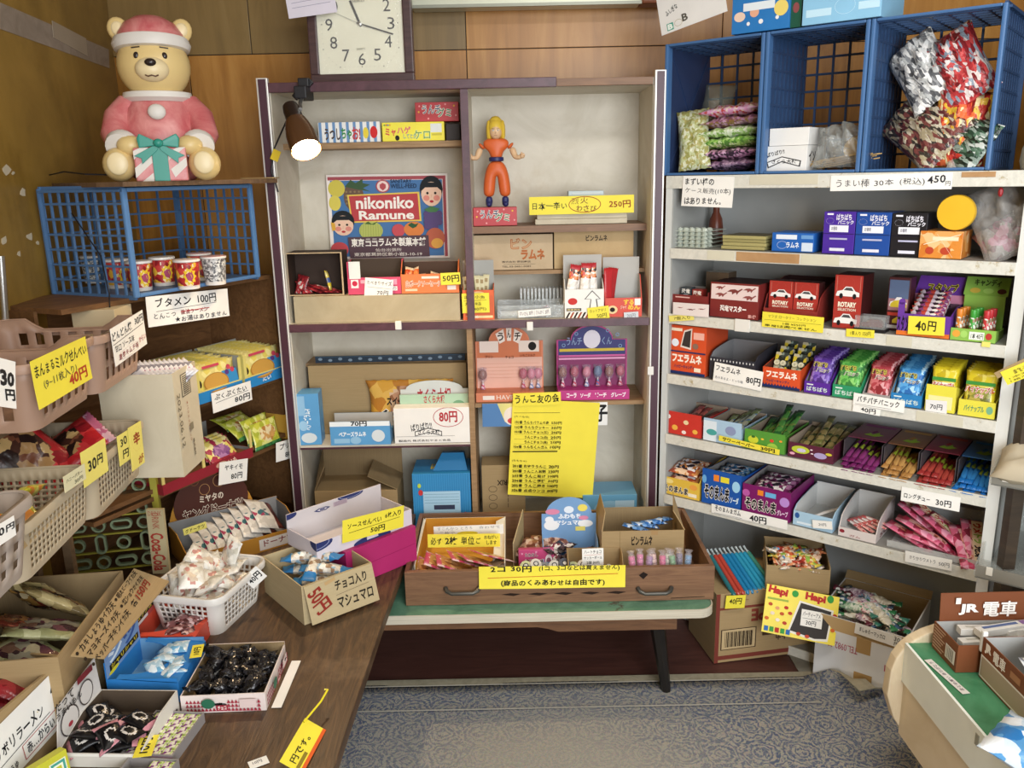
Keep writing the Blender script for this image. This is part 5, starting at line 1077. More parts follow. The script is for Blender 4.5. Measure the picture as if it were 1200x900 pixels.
# --- crate two: white boxes and clear bags
WB = pm('#e9e8e4', .5)
u, w, h = slot(RF, z0, 0.035, 891, 943, 171)
s1 = solid_box('candy_box', RF.M(u + .004, 0.035, z0), w, 0.13, h, 'white pickled radish box at the bottom of the blue crate', 'box', WB, faces={'front': [('t', 'ぱりぱり!!', .1, .18, .5, .36, '#2a2a2a', .02, 12), ('p', [(.1, .62), (.45, .4), (.88, .58), (.86, .82), (.45, .62), (.14, .86)], '#3a3a3a'), ('p', [(.13, .64), (.45, .44), (.85, .61), (.83, .77), (.45, .58), (.16, .8)], '#e9e8e4'), ('t', 'さくら大根', .22, .52, .78, .68, '#2a2a2a', .02)], 'right': [('t', 'イソ', .1, .2, .5, .6, '#2a2a2a', .03)]})
solid_box('candy_box', RF.M(u + .006, 0.04, z0 + h + .001), w - .002, 0.13, 0.048, 'plain white box on top of the pickled radish box in the crate', 'box', WB)
c2 = spot(RF, ub[1], 0, z0)
st = MB(); 
skew = empty('stick_bag', c2.M @ loc(0.215, 0.06, 0.0), 'clear bag of thin bamboo sticks with a yellow lid in the crate', 'bag')
for k in range(26):
    a = rnd.uniform(-.03, .03); st.tube([(a - .07, rnd.uniform(-.01, .06), .008 + .0022 * (k % 9)), (a + .065, rnd.uniform(-.02, .05), .03 + .002 * (k % 9))], .0016, 5)
s_ = st.build('bamboo_sticks', pm('#c9a66a', .6), skew); s_['kind'] = 'stuff'
MB().lathe([(0, 0), (.034, .0), (.036, .012), (.03, .016), (0, .017)], 20).build('lid', pm('#d9a72e', .4), skew, loc(.03, .03, .055, 70, 20, 0), smooth=True)
me = packet_mesh(0.16, 0.13, 0.09, [clear('#b9bcb8', .42)], seed=41, nx=12, ny=10, wr=.9); o = inst('bag_film', me, loc(-.005, .02, .065, 60, 0, 5), parent=skew)
# --- crate three
c3 = spot(RF, ub[2], 0, z0); w3 = ub[3] - ub[2]
for (x, y, z, rx, ry, rz, ww, hh, tt, c, l, sc) in ((.105, .12, .25, 60, -38, 0, .14, .23, .085, ['#b9bcbc', '#e0e2e2', '#8a8c90', '#f0f0ee', '#5a5c60'], 'silver bag of wrapped candy at the top of the crate', 85),
    (w3 - .115, .10, .25, 62, -32, 0, .14, .23, .085, ['#b0343a', '#c84a4a', '#8a98a8', '#7a1c24', '#dfd3d0'], 'red and blue bag of candy sticks at the top of the crate', 90),
    (.13, .09, .105, 45, -50, 10, .17, .26, .08, ['#5a2a2c', '#a89c80', '#3a3430', '#7a4440', '#c0b8a4'], 'bag of dark red wrapped sweets low in the crate', 95),
    (.22, .075, .075, 50, -60, 0, .15, .22, .07, ['#2a4434', '#8a9a90', '#16241c', '#c0c6c0', '#4a6a55'], 'dark green and silver bag low in the crate', 95),
    (w3 - .085, .05, .095, 78, 2, 0, .135, .185, .05, ['#c0382c', '#d9b03a', '#e6d3a0', '#8a1c1c', '#d96a3a'], 'red and yellow bag of candy sticks at the crate mouth', 75)):
    inst('candy_bag', packet_mesh(ww, hh, tt, [film(c, sc, stretch=(1, .22, 1), bump=.9)], seed=int(x * 100), nx=12, ny=12, wr=.5), c3.M @ loc(x, y, z, rx, ry, rz), l, 'bag')
    if ww == .135: inst('bag_neck', packet_mesh(.08, .07, .02, [clear('#d0c8c0', .4)], seed=3, nx=6, ny=6, wr=.8), c3.M @ loc(x + .015, y - .012, z - .09, 60, 20, 30), 'clear twisted end of the red and yellow bag', 'bag end')
# --- on top of the crates
zt = z0 - 0.006 + 0.384 + .001
BL2 = pm('#2c78bb', .4)
sb(RF, zt, 0.0, 857, 924, -22, 0.2, 'candy_box', 'bright blue candy box on top of the blue crates', 'box', BL2, faces={'front': [('e', .14, .66, .1, .1, '#e6c9b4'), ('e', .4, .6, .08, .1, '#e0a88a'), ('r', .2, .4, .75, .56, '#dfe6ea'), ('e', .86, .58, .12, .16, '#e6cf70'), ('e', .3, .82, .03, .04, '#e9e9e9'), ('e', .52, .8, .04, .05, '#e9e9e9'), ('e', .8, .76, .03, .04, '#e9e9e9')]})
sb(RF, zt, 0.01, 925.5, 938, -20, 0.15, 'candy_box', 'narrow dark green box between the blue boxes on the crates', 'box', pm('#1e5340', .4), faces={'front': [('r', .1, .1, .9, .3, '#cfd8c8'), ('e', .5, .55, .3, .12, '#8a4a4a')]})
sb(RF, zt, 0.0, 939.5, 1032, -20, 0.2, 'candy_box', 'pale blue ramune box on top of the blue crates', 'box', pm('#8ec3e2', .4), faces={'front': [('r', .05, .6, .38, .8, '#bfe0f0'), ('o', .55, .6, .13, .22, .004, '#c9e6f4'), ('r', .72, .55, .98, .75, '#bfe0f0')]})
card(RF, -0.004, (769, -6), (846, -38), (782, 40), 'white sheet with coloured block letters hanging at the corner of the crates', [('t', 'ふしぎな', .1, .42, .3, .56, '#2f3a36', .02, 18), ('r', .1, .78, .2, .95, '#4a9a86'), ('t', 'B', .11, .8, .19, .93, '#e9efe6', .05), ('o', .28, .84, .06, .08, .004, '#9a8a4a'), ('t', 'B', .34, .68, .43, .86, '#5a564e', .03), ('t', 'C', .7, .32, .8, .48, '#b0463c', .05), ('r', .58, .3, .68, .46, '#3f8a5c')], colour=pm('#e4e1dc', .6), name='printed_sheet', cat='sheet', lift=0.004)
k = MB().lathe([(.10, 0), (.105, .02), (.102, .05), (.09, .085), (.06, .11), (0, .12)], 24)
k.build('knitted_cap', grain('cream_knit', '#c9bfa2', '#ddd4ba', s=60, rough=.95, bump=.8), smooth=True); o = bpy.data.objects['knitted_cap']; o.matrix_world = RF.M(RW + .055, .1, RZ[0] + .001); tag(o, 'cream knitted cap beside the last blue crate', 'cap')
# --- cards on the top edge
card(RF, -.006, (801, 206), (861, 207), (796, 241), 'white notice about box sales hanging from the steel shelf top', [('t', 'まずい棒の', .05, .06, .62, .3, '#17171a', .02), ('t', 'ケース販売(10本)', .06, .38, .95, .6, '#2a2a2e', .0), ('t', 'はありません。', .06, .7, .78, .94, '#17171a', .015)], name='notice', cat='notice', curl=.02)
card(RF, -.006, (974, 206), (1117, 202), (974, 224), 'long white 450 yen price strip at the shelf top', [('t', 'うまい棒', .05, .25, .34, .78, '#3a3a40', .0), ('t', '30本', .38, .3, .54, .72, '#3a3a40', .0), ('t', '(税込)', .59, .26, .79, .76, '#3a3a40', .0), ('t', '450', .81, .12, .95, .64, '#2f2f36', .02), ('t', '円', .95, .5, .99, .8, '#3a3a40', .0)])
# ---------------- board 1
zb = RZ[1]
def stack_tray():
    u, w, h = slot(RF, zb + E_, .02, 784, 826, 267)
    for i in range(5):
        b = MB(); hh = h / 5
        b.box(0, 0, 0, w, .15, .0025)
        n = 6
        for k in range(n): b.lathe([(.006, hh * .95), (w / n * .46, .002 + hh * .4), (w / n * .5, .002)], 8, c=(w * (k + .5) / n, .004 + .012, 0)); b.lathe([(.006, hh * .95), (w / n * .46, .002 + hh * .4), (w / n * .5, .002)], 8, c=(w * (k + .5) / n, .05, 0))
        o = b.build('clear_tray', clear('#dfe8da', .5), smooth=True); o.matrix_world = RF.M(u, .02, zb + E_ + hh * i); tag(o, 'clear moulded tray in the stack on the upper shelf board', 'tray', 'stacked clear trays on the upper board')
stack_tray()
u, w, h = slot(RF, zb + E_, .2, 838, 850, 240)
o = MB().lathe([(0, 0), (.024, 0), (.024, .05), (.02, .08), (.011, .1), (.01, .13), (0, .131)], 16).build('brown_bottle', pm('#6b3626', .35), smooth=True); o.matrix_world = RF.M(u, .2, zb + E_); tag(o, 'brown bottle at the back of the upper shelf board', 'bottle')
u, w, h = slot(RF, zb + E_, .03, 845, 897, 276)
for i in range(4): solid_box('flat_pack', RF.M(u + .003 * (i % 2), .03 + .004 * (i % 3), zb + E_ + h / 4 * i), w - .004, .12, h / 4 - .0008, 'olive and cream flat pack stacked beside the clear trays', 'pack', pm('#a9a06a', .5), top=pm('#5f5530', .5), group='olive flat packs on the upper board')
sb(RF, zb, .025, 904, 953, 273, .1, 'candy_box', 'low blue gum box on the upper shelf board', 'box', pm('#2263b5', .4), faces={'front': [('r', .1, .1, .6, .34, '#dfe6f0'), ('o', .25, .65, .12, .2, .005, '#e6eef6'), ('t', 'ラムネ', .35, .48, .66, .8, '#e6eef6', .03), ('r', .7, .1, .98, .3, '#6a9ad0'), ('r', .72, .5, .98, .95, '#cfdcea')]})
def taste_box(x0, x1, yt, c, nm):
    sb(RF, zb, .02, x0, x1, yt, .12, 'candy_box', nm, 'box', pm(c, .35), faces={'front': [('r', .1, .04, .3, .08, '#e9e9f2'), ('t', 'ぱちぱち', .4, .05, .88, .2, '#e6e6f0', .03), ('t', 'パニック', .45, .2, .95, .3, '#e6e6f0', .03), ('o', .2, .22, .12, .07, .003, '#d6d6e6'), ('r', .2, .32, .8, .48, '#e9e9f0'), ('t', 'お徳用', .26, .35, .44, .44, '#33304a'), ('r', .22, .62, .78, .66, '#b8b8d4'), ('r', .24, .86, .72, .93, '#dcdcea'), ('l', 0, .52, 1, .52, .0012, '#1c1830')]})
taste_box(963, 999.5, 248, '#4a2c9a', 'tall purple popping candy box on the upper shelf board'); taste_box(1000.5, 1041, 249, '#1f4c9c', 'tall blue popping candy box between the purple and black ones'); taste_box(1042, 1083, 250, '#1d1c22', 'tall black popping candy box on the upper shelf board')
ob = sb(RF, zb, .01, 1076, 1126, 271, .11, 'candy_box', 'orange film wrapped box under the yellow tub', 'box', film(['#d98a3a', '#e3a560', '#d07a30', '#ecc08a'], 30), faces={'front': [('r', .3, .2, .9, .34, '#f0dcb8'), ('e', .25, .72, .1, .14, '#b8452a'), ('e', .62, .72, .12, .14, '#b8452a'), ('l', .1, .5, .95, .1, .002, '#f6ead2'), ('l', .4, .1, .8, .95, .0015, '#f6ead2')]})
cy = RF.u_at(1120, .03, 1.35); zc = RF.z_at(248, cy, .03); rr = (RF.z_at(227, cy, .03) - RF.z_at(269, cy, .03)) / 2
tub = empty('candy_tub', RF.M(cy, .012, zb + E_ + ob.h + rr + .002), 'round tub with yellow lid lying on the orange box', 'tub')
MB().lathe([(0, 0), (rr * .96, .001), (rr, .006), (rr, .02), (rr * .97, .021)], 32, axis='y').build('lid', pm('#e3b42c', .4), tub, smooth=True)
MB().lathe([(rr * .93, .02), (rr * .95, .15), (rr * .9, .156), (0, .157)], 32, axis='y').build('tub_body', clear('#8a8f90', .5), tub, smooth=True)
pb_ = empty('candy_bag', RF.M(RW - .10, .04, zb + E_ + .002), 'clear bag with pink candy leaning at the end of the upper board', 'bag')
inst('pink_candy', packet_mesh(.11, .10, .05, [film(['#8a6a70', '#c0688a', '#a9a49e', '#d6a0b4', '#6a6460'], 30, bump=.9)], seed=9, nx=10, ny=8, wr=.6), loc(.035, .03, .05, 55, -38, 10), parent=pb_)
inst('bag_film', packet_mesh(.15, .20, .06, [clear('#b9b6b2', .38)], seed=12, nx=12, ny=12, wr=.8), loc(.035, .02, .095, 70, -28, 5), parent=pb_)
MB().ell((.028, -.01, .165), (.006, .006, .012), 8).ell((-.05, -.02, .055), (.008, .006, .012), 8).build('red_clip', pm('#b0262c', .4), pb_)
# ---------------- board 2
zb = RZ[2]; MAR = pm('#7c2a28', .45); DKM = pm('#33181a', .5)
DINO = lambda cx, cy, s, c: [('p', [(cx - s, cy), (cx - .5 * s, cy - .45 * s), (cx + .1 * s, cy - .55 * s), (cx + .5 * s, cy - .3 * s), (cx + s, cy - .75 * s), (cx + 1.15 * s, cy - .6 * s), (cx + .6 * s, cy), (cx + .35 * s, cy + .5 * s), (cx + .2 * s, cy + .05 * s), (cx - .3 * s, cy + .5 * s), (cx - .35 * s, cy)], c)]
d1 = tb(RF, zb, .012, 787, 829, 346, .13, 'candy_carton', 'maroon dinosaur carton with its front open at the end of the board', 'carton', MAR, inner=pm('#a9a4a0', .6), h=.072, hb=.072, side='flat', faces={'front': [('r', .1, .1, .5, .16, '#d9b0a8')]})
for i, x in enumerate((.035, .075)): solid_box('dinosaur_pack', d1.M @ loc(x - .02, .03, .004), .036, .03, .075 - .004 * i, ['dark grey dinosaur pack standing in the open maroon carton', 'red dinosaur pack standing in the open maroon carton'][i], 'pack', [pm('#3a3f44', .35), pm('#8a2a26', .35)][i], faces={'front': [('e', .5, .45, .35, .2, ['#8a9298', '#c9906a'][i]), ('t', '恐竜', .1, .05, .9, .25, '#e9e2d8', .03), ('r', .1, .72, .8, .88, '#cfc6b4')]})
sb(RF, zb, .012, 831.5, 888, 332, .14, 'candy_box', 'maroon dinosaur box with printed skeleton panel on the shelf', 'box', MAR, top=DKM, faces={'front': [('r', .02, .05, .98, .48, '#e0ccc8')] + DINO(.2, .16, .1, '#8a4a46') + DINO(.5, .25, .15, '#7a3a36') + DINO(.8, .18, .12, '#8a4a46') + DINO(.22, .36, .12, '#8a4a46') + DINO(.8, .4, .13, '#8a4a46') + [('t', '恐竜マスター', .22, .64, .76, .82, '#f3e9e4', .05), ('t', '第1弾', .8, .86, .96, .96, '#e8b0a8', .03)]})
sb(RF, zb, .12, 826, 852, 319, .06, 'candy_box', 'small white topped box behind the dinosaur box', 'box', pm('#5a4a3a', .5), top=pm('#e0ded6', .5))
CARF = lambda cx, cy, s: [q if q[0] == 'p0' else (q[0], [(x, cy + (y - cy) * .6) for x, y in q[1]], q[2]) if q[0] == 'p' else (q[0], q[1], cy + (q[2] - cy) * .6, q[3], q[4] * .7, q[5]) for q in [('p', [(cx - s, cy), (cx - .9 * s, cy - .25 * s), (cx - .45 * s, cy - .35 * s), (cx - .2 * s, cy - .62 * s), (cx + .35 * s, cy - .62 * s), (cx + .65 * s, cy - .3 * s), (cx + s, cy - .2 * s), (cx + s, cy + .1 * s), (cx - s, cy + .1 * s)], '#e9e7e4'), ('p', [(cx - .35 * s, cy - .35 * s), (cx - .15 * s, cy - .55 * s), (cx + .3 * s, cy - .55 * s), (cx + .5 * s, cy - .32 * s)], '#4a4a4c'), ('e', cx - .55 * s, cy + .08 * s, .16 * s, .17 * s, '#1c1c1e'), ('e', cx + .6 * s, cy + .08 * s, .16 * s, .17 * s, '#1c1c1e')]]
ROT = [('r', 0, 0, 1, 1, '#a8352c'), ('o', .5, .16, .2, .12, .002, '#c96a5a'), ('l', .08, .02, .08, .3, .001, '#d08a7a'), ('l', .92, .02, .92, .3, .001, '#d08a7a')] + CARF(.48, .37, .42) + [('t', 'ROTARY', .16, .5, .82, .6, '#f0e6d0', .05), ('t', 'SELECTION', .16, .62, .82, .67, '#e6d3c0', .03)] + CARF(.46, .88, .42)
def car_case(x0, x1, yt, n, nm, dl, hb):
    bx = tb(RF, zb, .02, x0, x1, 363, .19, 'candy_carton', nm, 'carton', pm('#8c302b', .45), inner=DKM, h=hb, hb=hb, side='curve')
    pw = (bx.w - .012) / n
    for i in range(n): solid_box('toy_car_box', bx.M @ loc(.006 + pw * i + .001, .02, .003), pw - .002, .05, hb - .002, dl + (' beside its twin' if i else ''), 'box', pm('#4a1c1c', .4), faces={'front': ROT}, group='red toy car boxes' if n > 1 else None)
    return bx
car_case(894, 957, 321, 2, 'dark red display carton holding two toy car boxes', 'red toy car box with white car print in the double carton', .118)
solid_box('toy_car_box', RF.M(RF.u_at(975, .02, zb), .02, zb + E_), RF.u_at(1007, .02, zb) - RF.u_at(975, .02, zb), .10, RF.z_at(323, RF.u_at(990, .02, zb), .02) - zb, 'single red toy car box standing alone on the shelf', 'box', pm('#4a1c1c', .4), faces={'front': ROT})
cc = empty('clear_car_case', RF.M(RF.u_at(1000, .005, zb), .003, zb + E_), 'clear plastic case with a dark red toy car on the shelf', 'toy case')
ccw = RF.u_at(1037, .005, zb) - RF.u_at(1000, .005, zb)
MB().box(0, 0, 0, ccw, .045, .008).build('base', BLACK, cc, bevel=.001); MB().box(.002, .002, .008, ccw - .002, .043, .042).build('cover', clear('#dfe3e3', .25), cc)
MB().prism([(.015, .012, .011), (.015, .012, .022), (.03, .012, .024), (.038, .012, .032), (.062, .012, .032), (.07, .012, .023), (ccw - .012, .012, .021), (ccw - .012, .012, .011)], (0, .02, 0)).build('toy_car', pm('#5a1c22', .25), cc, bevel=.001)
sb(RF, zb, .06, 1037, 1062, 325, .06, 'toy_car_box', 'tall toy car box with yellow car print on the shelf', 'box', pm('#4a2024', .4), faces={'front': [('r', .05, .05, .95, .4, '#5a6a8a'), ('r', .05, .4, .95, .62, '#a87a80')] + CARF(.5, .52, .4)[0:1] + [('p', [(.15, .5), (.3, .44), (.6, .42), (.9, .5), (.9, .56), (.15, .56)], '#d9c23a'), ('r', .05, .66, .95, .72, '#c0443a'), ('p', [(.3, .8), (.5, .74), (.95, .8), (.95, .86), (.3, .86)], '#d9c23a'), ('r', .05, .9, .95, .96, '#d9d3cf')]})
PUR = pm('#6a3a9a', .4)
pz = tb(RF, zb, .004, 1050, 1112, 369, .12, 'candy_carton', 'purple stamp candy carton with raised printed header on the shelf', 'carton', PUR, inner=pm('#6a4a60', .6), h=.075, hb=.075, faces={'front': [('t', 'スタンプ', .0, .05, .3, .9, '#1a1420', .03), ('r', 0, .8, 1, 1, '#d9702c')]})
hd = MB().prism([(0.004, .118, .076), (pz.w + .01, .118, .076), (pz.w + .02, .15, .145), (.014, .15, .145)], (0, .002, 0)).build('header', PUR, pz.o)
art(hd, pz.w, .07, [('r', 0, .66, 1, 1, '#d08aa8'), ('t', 'スタンプ', .22, .2, .82, .6, '#d9c62e', .07), ('t', 'スタンプ', .23, .22, .81, .58, '#1a1420', .02)], Matrix.Translation((.008, .116, .076)) @ Matrix.Rotation(R(-24), 4, 'X'))
b = MB().box(0, 0, 0, .016, .004, .035).lathe([(0, 0), (.008, .0), (.008, .004), (0, .004)], 12, axis='y', c=(.008, 0, .037)); b.build('side_tab', PUR, pz.o, Matrix.Translation((0, -.001, pz.hf - .006)))
ps = packet_mesh(.085, .045, .014, [film(['#3a2430', '#c8b8c4', '#7a3a6a', '#e0d8d0', '#b8443a'], 60), film(['#b8443a', '#e6cfc0'], 60)], zone=lambda x, y: int(abs(y) < .35), seed=14)
many(pz, 'candy_packet', ps, [(pz.w / 2, .02 + .017 * i, .045 + .009 * i, 72, 0, 0) for i in range(6)], 'glossy multicoloured packet standing in the purple stamp carton', 'candy packet', 'packets in the purple stamp carton')
LG = pm('#8dbb52', .4)
gz = tb(RF, zb, .004, 1113, 1166, 386, .11, 'candy_carton', 'light green carton of fruit tube candies with raised header on the shelf', 'carton', LG, inner=pm('#7fae48', .5), h=.022, hb=.022, faces={'front': [('e', .13, .45, .09, .3, '#e0a040'), ('e', .3, .45, .08, .3, '#a4cf6a'), ('r', .42, .2, .75, .85, '#e9ede0'), ('t', '1本 40円', .46, .3, .73, .78, '#333333'), ('e', .85, .5, .07, .28, '#b83a32')]})
MB().prism([(.004, .108, .02), (gz.w - .004, .108, .02), (gz.w - .004, .108, .105), (.004, .108, .105)], (0, -.002, 0)).build('back_board', LG, gz.o)
hd = MB().prism([(0, .108, .105), (gz.w, .108, .105), (gz.w, .14, .15), (0, .14, .15)], (0, .002, 0)).build('header', LG, gz.o)
art(hd, gz.w, .055, [('t', 'キャンディ', .2, .1, .8, .5, '#3a4a22', .04), ('e', .25, .75, .12, .14, '#c9b04a'), ('e', .55, .75, .12, .14, '#a4cf6a'), ('e', .85, .75, .1, .14, '#4a2a22')], Matrix.Translation((0, .1075, .105)) @ Matrix.Rotation(R(-35), 4, 'X'))
for i in range(9):
    c = ['#d9822e', '#3f9a3a', '#c0343a'][i // 3]; x = .014 + .021 * (i // 3) * (gz.w / .07); y = .02 + .024 * (i % 3)
    t = empty('tube_candy', gz.M @ loc(x + .003 * (i % 3), y, .003), ['orange', 'green', 'red'][i // 3] + ' capped candy tube standing in the light green carton', 'candy tube', ['orange', 'green', 'red'][i // 3] + ' candy tubes in the green carton')
    MB().lathe([(0, 0), (.008, 0), (.0085, .004), (.0085, .052), (.0075, .056)], 12).build('tube_body', film([c, '#dfe3d6', c, '#8a6a4a'], 90), t, smooth=True)
    MB().lathe([(.0078, .056), (.0085, .058), (.0085, .074), (.008, .076), (0, .0762)], 12).build('cap', pm(c, .35), t, smooth=True)
card(RF, -.010, (789, 354), (831, 357), (783, 368), 'white printed dinosaur strip on the shelf edge', DINO(.2, .4, .08, '#8a4a46') + DINO(.5, .5, .12, '#6a3230') + DINO(.8, .4, .1, '#8a4a46'), colour=pm('#e3d8d4', .6), name='printed_strip', cat='strip')
card(RF, -.0075, (784, 370), (813, 368), (783, 377), 'small yellow slip under the dinosaur carton', [('t', '7個入り', .2, .2, .85, .8, '#6b6428')], colour=YELP)
card(RF, -.008, (894, 365), (966, 372), (888, 382), 'yellow toy car price card on the shelf edge', [('t', 'マツダ ロータリー コレクション', .1, .14, .88, .36, '#6b6428', .0), ('l', .04, .5, .96, .48, .0008, '#6b6428'), ('t', '1個 ¥550円', .35, .58, .72, .74, '#5a5320', .01), ('t', '車種は選べません', .05, .78, .9, .95, '#3a3618', .015)], colour=YEL)
card(RF, -.008, (992, 385), (1025, 387), (988, 394), 'small yellow slip under the clear car case', [('t', '1個入り 550円', .15, .2, .88, .8, '#6b6428')], colour=YEL)
card(RF, -.003, (1065, 370), (1108, 372), (1063, 391), 'yellow 40 yen card on the purple stamp carton', [('t', '40円', .2, .22, .78, .8, '#26241a', .02)], colour=YEL)
card(RF, -.0075, (1151, 400), (1161, 401), (1150, 406), 'tiny yellow slip on the shelf edge under the green carton', [], colour=YELP)
# ---------------- board 3
zb = RZ[3]; ORG = pm('#d6522a', .4); NAVY = pm('#23305e', .4)
fu = [('t', 'フエラムネ', .08, .58, .9, .76, '#f6e9dc', .05), ('t', 'ハッピーキャンディ', .14, .8, .7, .88, '#23305e', .03), ('r', .7, .84, .88, .92, '#f0e0c8')]
sb(RF, zb, .012, 784, 826, 382, .16, 'candy_box', 'orange whistle candy box with navy rim beside the dark carton', 'box', ORG, top=pm('#27232a', .5), faces={'front': fu + [('p', [(.4, .1), (.62, .04), (.6, .48), (.3, .44)], '#e0d6cc'), ('p', [(.42, .13), (.59, .08), (.57, .44), (.34, .41)], '#3a3432'), ('e', .16, .36, .1, .08, '#dfe6ee'), ('r', .05, .06, .35, .12, '#f0e0c8'), ('r', .66, .12, .95, .26, '#e9b0a0'), ('e', .72, .4, .08, .06, '#8a6a5a'), ('r', 0, .94, 1, 1, '#23305e'), ('r', 0, .52, 1, .55, '#23305e')]})
tb(RF, zb, .012, 831, 884, 421, .17, 'candy_carton', 'dark dotted carton, empty, with curved sides', 'carton', pm('#33333b', .4), inner=pm('#8a8a8c', .6), h=.1, hb=.1, side='curve', faces={'front': [('e', i / 14 + .03, .12, .012, .05, '#d6d6d6') for i in range(14)]})
fo = tb(RF, zb, .010, 893, 937, 432, .16, 'candy_carton', 'orange whistle candy carton with packs of round candies', 'carton', ORG, inner=pm('#6a3a2a', .6), h=.075, hb=.075, faces={'front': [('t', 'フエラムネ', .1, .15, .92, .5, '#f6e9dc', .05), ('t', 'ハッピーキャンディ', .1, .58, .72, .74, '#23305e', .03), ('r', 0, .88, 1, 1, '#23305e')] + [('p', [(x, .9), (x + .03, .78), (x + .06, .9)], '#23305e') for x in [.08 * i for i in range(12)]]})
for i in range(6):
    x = fo.w * (.27 if i % 2 == 0 else .75); y = .03 + .035 * (i // 2)
    t = empty('whistle_candy_pack', fo.M @ loc(x, y, .004 + .012 * (i // 2), 68 - 90, 0, 0), 'clear pack of white ring candies standing in the orange carton', 'candy pack', 'ring candy packs in the orange carton')
    M9 = Matrix.Identity(4)
    MB().box(-.02, .005, 0, .02, .009, .10).build('backing', film(['#3a4440', '#8a9a90', '#c9c0a0', '#d9c23a', '#1c2420'], 60), t)
    if True:
        b = MB()
        for q in range(6): b.lathe([(.0035, -.004), (.0082, -.004), (.0088, .002), (.0035, .004), (.003, 0), (.0035, -.004)], 12, axis='y', c=(-.0095 + .019 * (q % 2), -.001, .024 + .021 * (q // 2)))
        b.build('ring_candies', pm('#dcd6b8', .4), t, smooth=True)
def popping(x0, x1, yt, col, cols, nm, pl, n, txt='ぱちぱちパニック', hb=.1, y2=None):
    bx = tb(RF, zb, .008, x0, x1, yt, .17, 'candy_carton', nm, 'carton', pm(col, .4), inner=pm('#8a8a88', .6), h=.095, hb=.1, side='slope', faces={'front': [('r', .1, .2, .35, .3, '#dfe9e2'), ('t', 'ぱちぱち', .1, .4, .9, .8, '#cfe0d8', .03)]})
    me = packet_mesh(bx.w - .012, .10, .009, [film(cols, 55), film(cols[::-1], 45), pm('#2a2418', .4)], zone=lambda x, y: 1 if (x - .2) ** 2 + (y + .45) ** 2 < .2 else 0, seed=17)
    os = many(bx, 'candy_packet', me, rowz(bx, n, .054, .022, .15, 66, dz=.002), pl, 'candy packet', pl.split(' standing')[0] + ' packets')
    art(os[0], bx.w - .02, .1, [('t', 'ぱちぱち', .05, .14, .8, .3, '#e6d65a', .09), ('t', 'ぱちぱち', .06, .15, .79, .29, '#2a2430', .02), ('t', 'パニック', .22, .32, .95, .46, '#e9e4d0', .09), ('t', 'パニック', .23, .33, .94, .45, '#2a2430', .02)], Matrix.Translation((-(bx.w - .02) / 2, -.05, .006)) @ Matrix.Rotation(R(-90), 4, 'X'))
    return bx
popping(942, 972, 448, '#5a2c98', ['#5a3a9a', '#7a5ab8', '#4a2c80', '#9a86cc'], 'purple popping candy carton on the middle board', 'purple popping candy packet standing in the purple carton', 7)
popping(975, 1008, 452, '#2f9466', ['#4a9a44', '#6ab858', '#3a8040', '#8acc70'], 'green popping candy carton on the middle board', 'green popping candy packet standing in the green carton', 7)
popping(1010, 1042, 462, '#a9a2a0', ['#a84048', '#c46a70', '#8a2c34', '#d9a0a4'], 'grey carton of red popping candy on the middle board', 'red popping candy packet standing in the grey carton', 7)
popping(1043, 1079, 462, '#2c80bd', ['#3a86c8', '#5aa4dc', '#2a6ab0', '#b0d8f0'], 'blue popping candy carton on the middle board', 'blue popping candy packet standing in the blue carton', 9)
def pine(x0, x1, yt, nm, front, pl):
    bx = tb(RF, zb, .006, x0, x1, yt, .13, 'candy_carton', nm, 'carton', pm('#e3d94a', .4), inner=pm('#b9b48a', .6), h=.05, hb=.05, faces={'front': front})
    me = packet_mesh(bx.w - .008, .115, .014, [film(['#d9c62a', '#e3d560', '#c0aa20'], 40), film(['#d8dccc', '#efe9dc', '#e3b0b0', '#a9d0c0'], 40) if 'white' in pl else film(['#8a8a3a', '#b0a24a', '#6a6a2c'], 60)], zone=lambda x, y: int(x * x / .8 + (y + .25) ** 2 / .3 < 1), seed=19)
    os = many(bx, 'gummy_packet', me, rowz(bx, 5, .062, .018, .11, 76, dz=.0015), pl, 'gummy packet', pl.split(' standing')[0] + ' packets')
    art(os[0], bx.w - .01, .115, [('r', .05, .26, .95, .34, '#3f8a3a'), ('t', 'パイナップル', .04, .36, .96, .52, '#f3ece0', .1), ('t', 'パイナップル', .05, .37, .95, .51, '#b8302f', .03), ('t', 'グミ', .35, .53, .65, .64, '#f3ece0', .1), ('t', 'グミ', .36, .54, .64, .63, '#b8302f', .03)], Matrix.Translation((-(bx.w - .01) / 2, -.0575, .0085)) @ Matrix.Rotation(R(-90), 4, 'X'))
pine(1083, 1118, 452, 'yellow gummy carton with white packets beside the blue popping candy', [('r', .1, .4, .9, .9, '#e9e2a0')], 'yellow and white gummy packet standing in the yellow carton')
pine(1122, 1165, 470, 'yellow pineapple gummy carton at the end of the middle board', [('t', 'パイナップル', .15, .3, .7, .7, '#4a8a6a', .03), ('e', .85, .5, .09, .25, '#7ab08a')], 'yellow pineapple gummy packet standing in the end carton')
card(RF, -.008, (838, 424), (895, 436), (837, 446), 'white whistle candy card, 80 yen, on the dark carton', [('t', 'フエラムネ', .04, .12, .55, .44, '#1b1b1e', .02), ('t', '80円', .68, .38, .97, .78, '#1b1b1e', .025), ('t', '色々あるよ・どっち味', .04, .68, .62, .84, '#55555a', .0)])
card(RF, -.008, (1001, 460), (1061, 470), (996, 473), 'white popping candy price strip on the shelf edge', [('t', 'パチパチパニック', .08, .15, .9, .7, '#1b1b1e', .02), ('l', .05, .9, .75, .86, .0008, '#1b1b1e')])
card(RF, -.0085, (1000, 474), (1032, 480), (1002, 482), 'lower part of the popping candy card, reading 40 yen', [('t', '40円', .3, .1, .85, .9, '#1b1b1e', .02)])
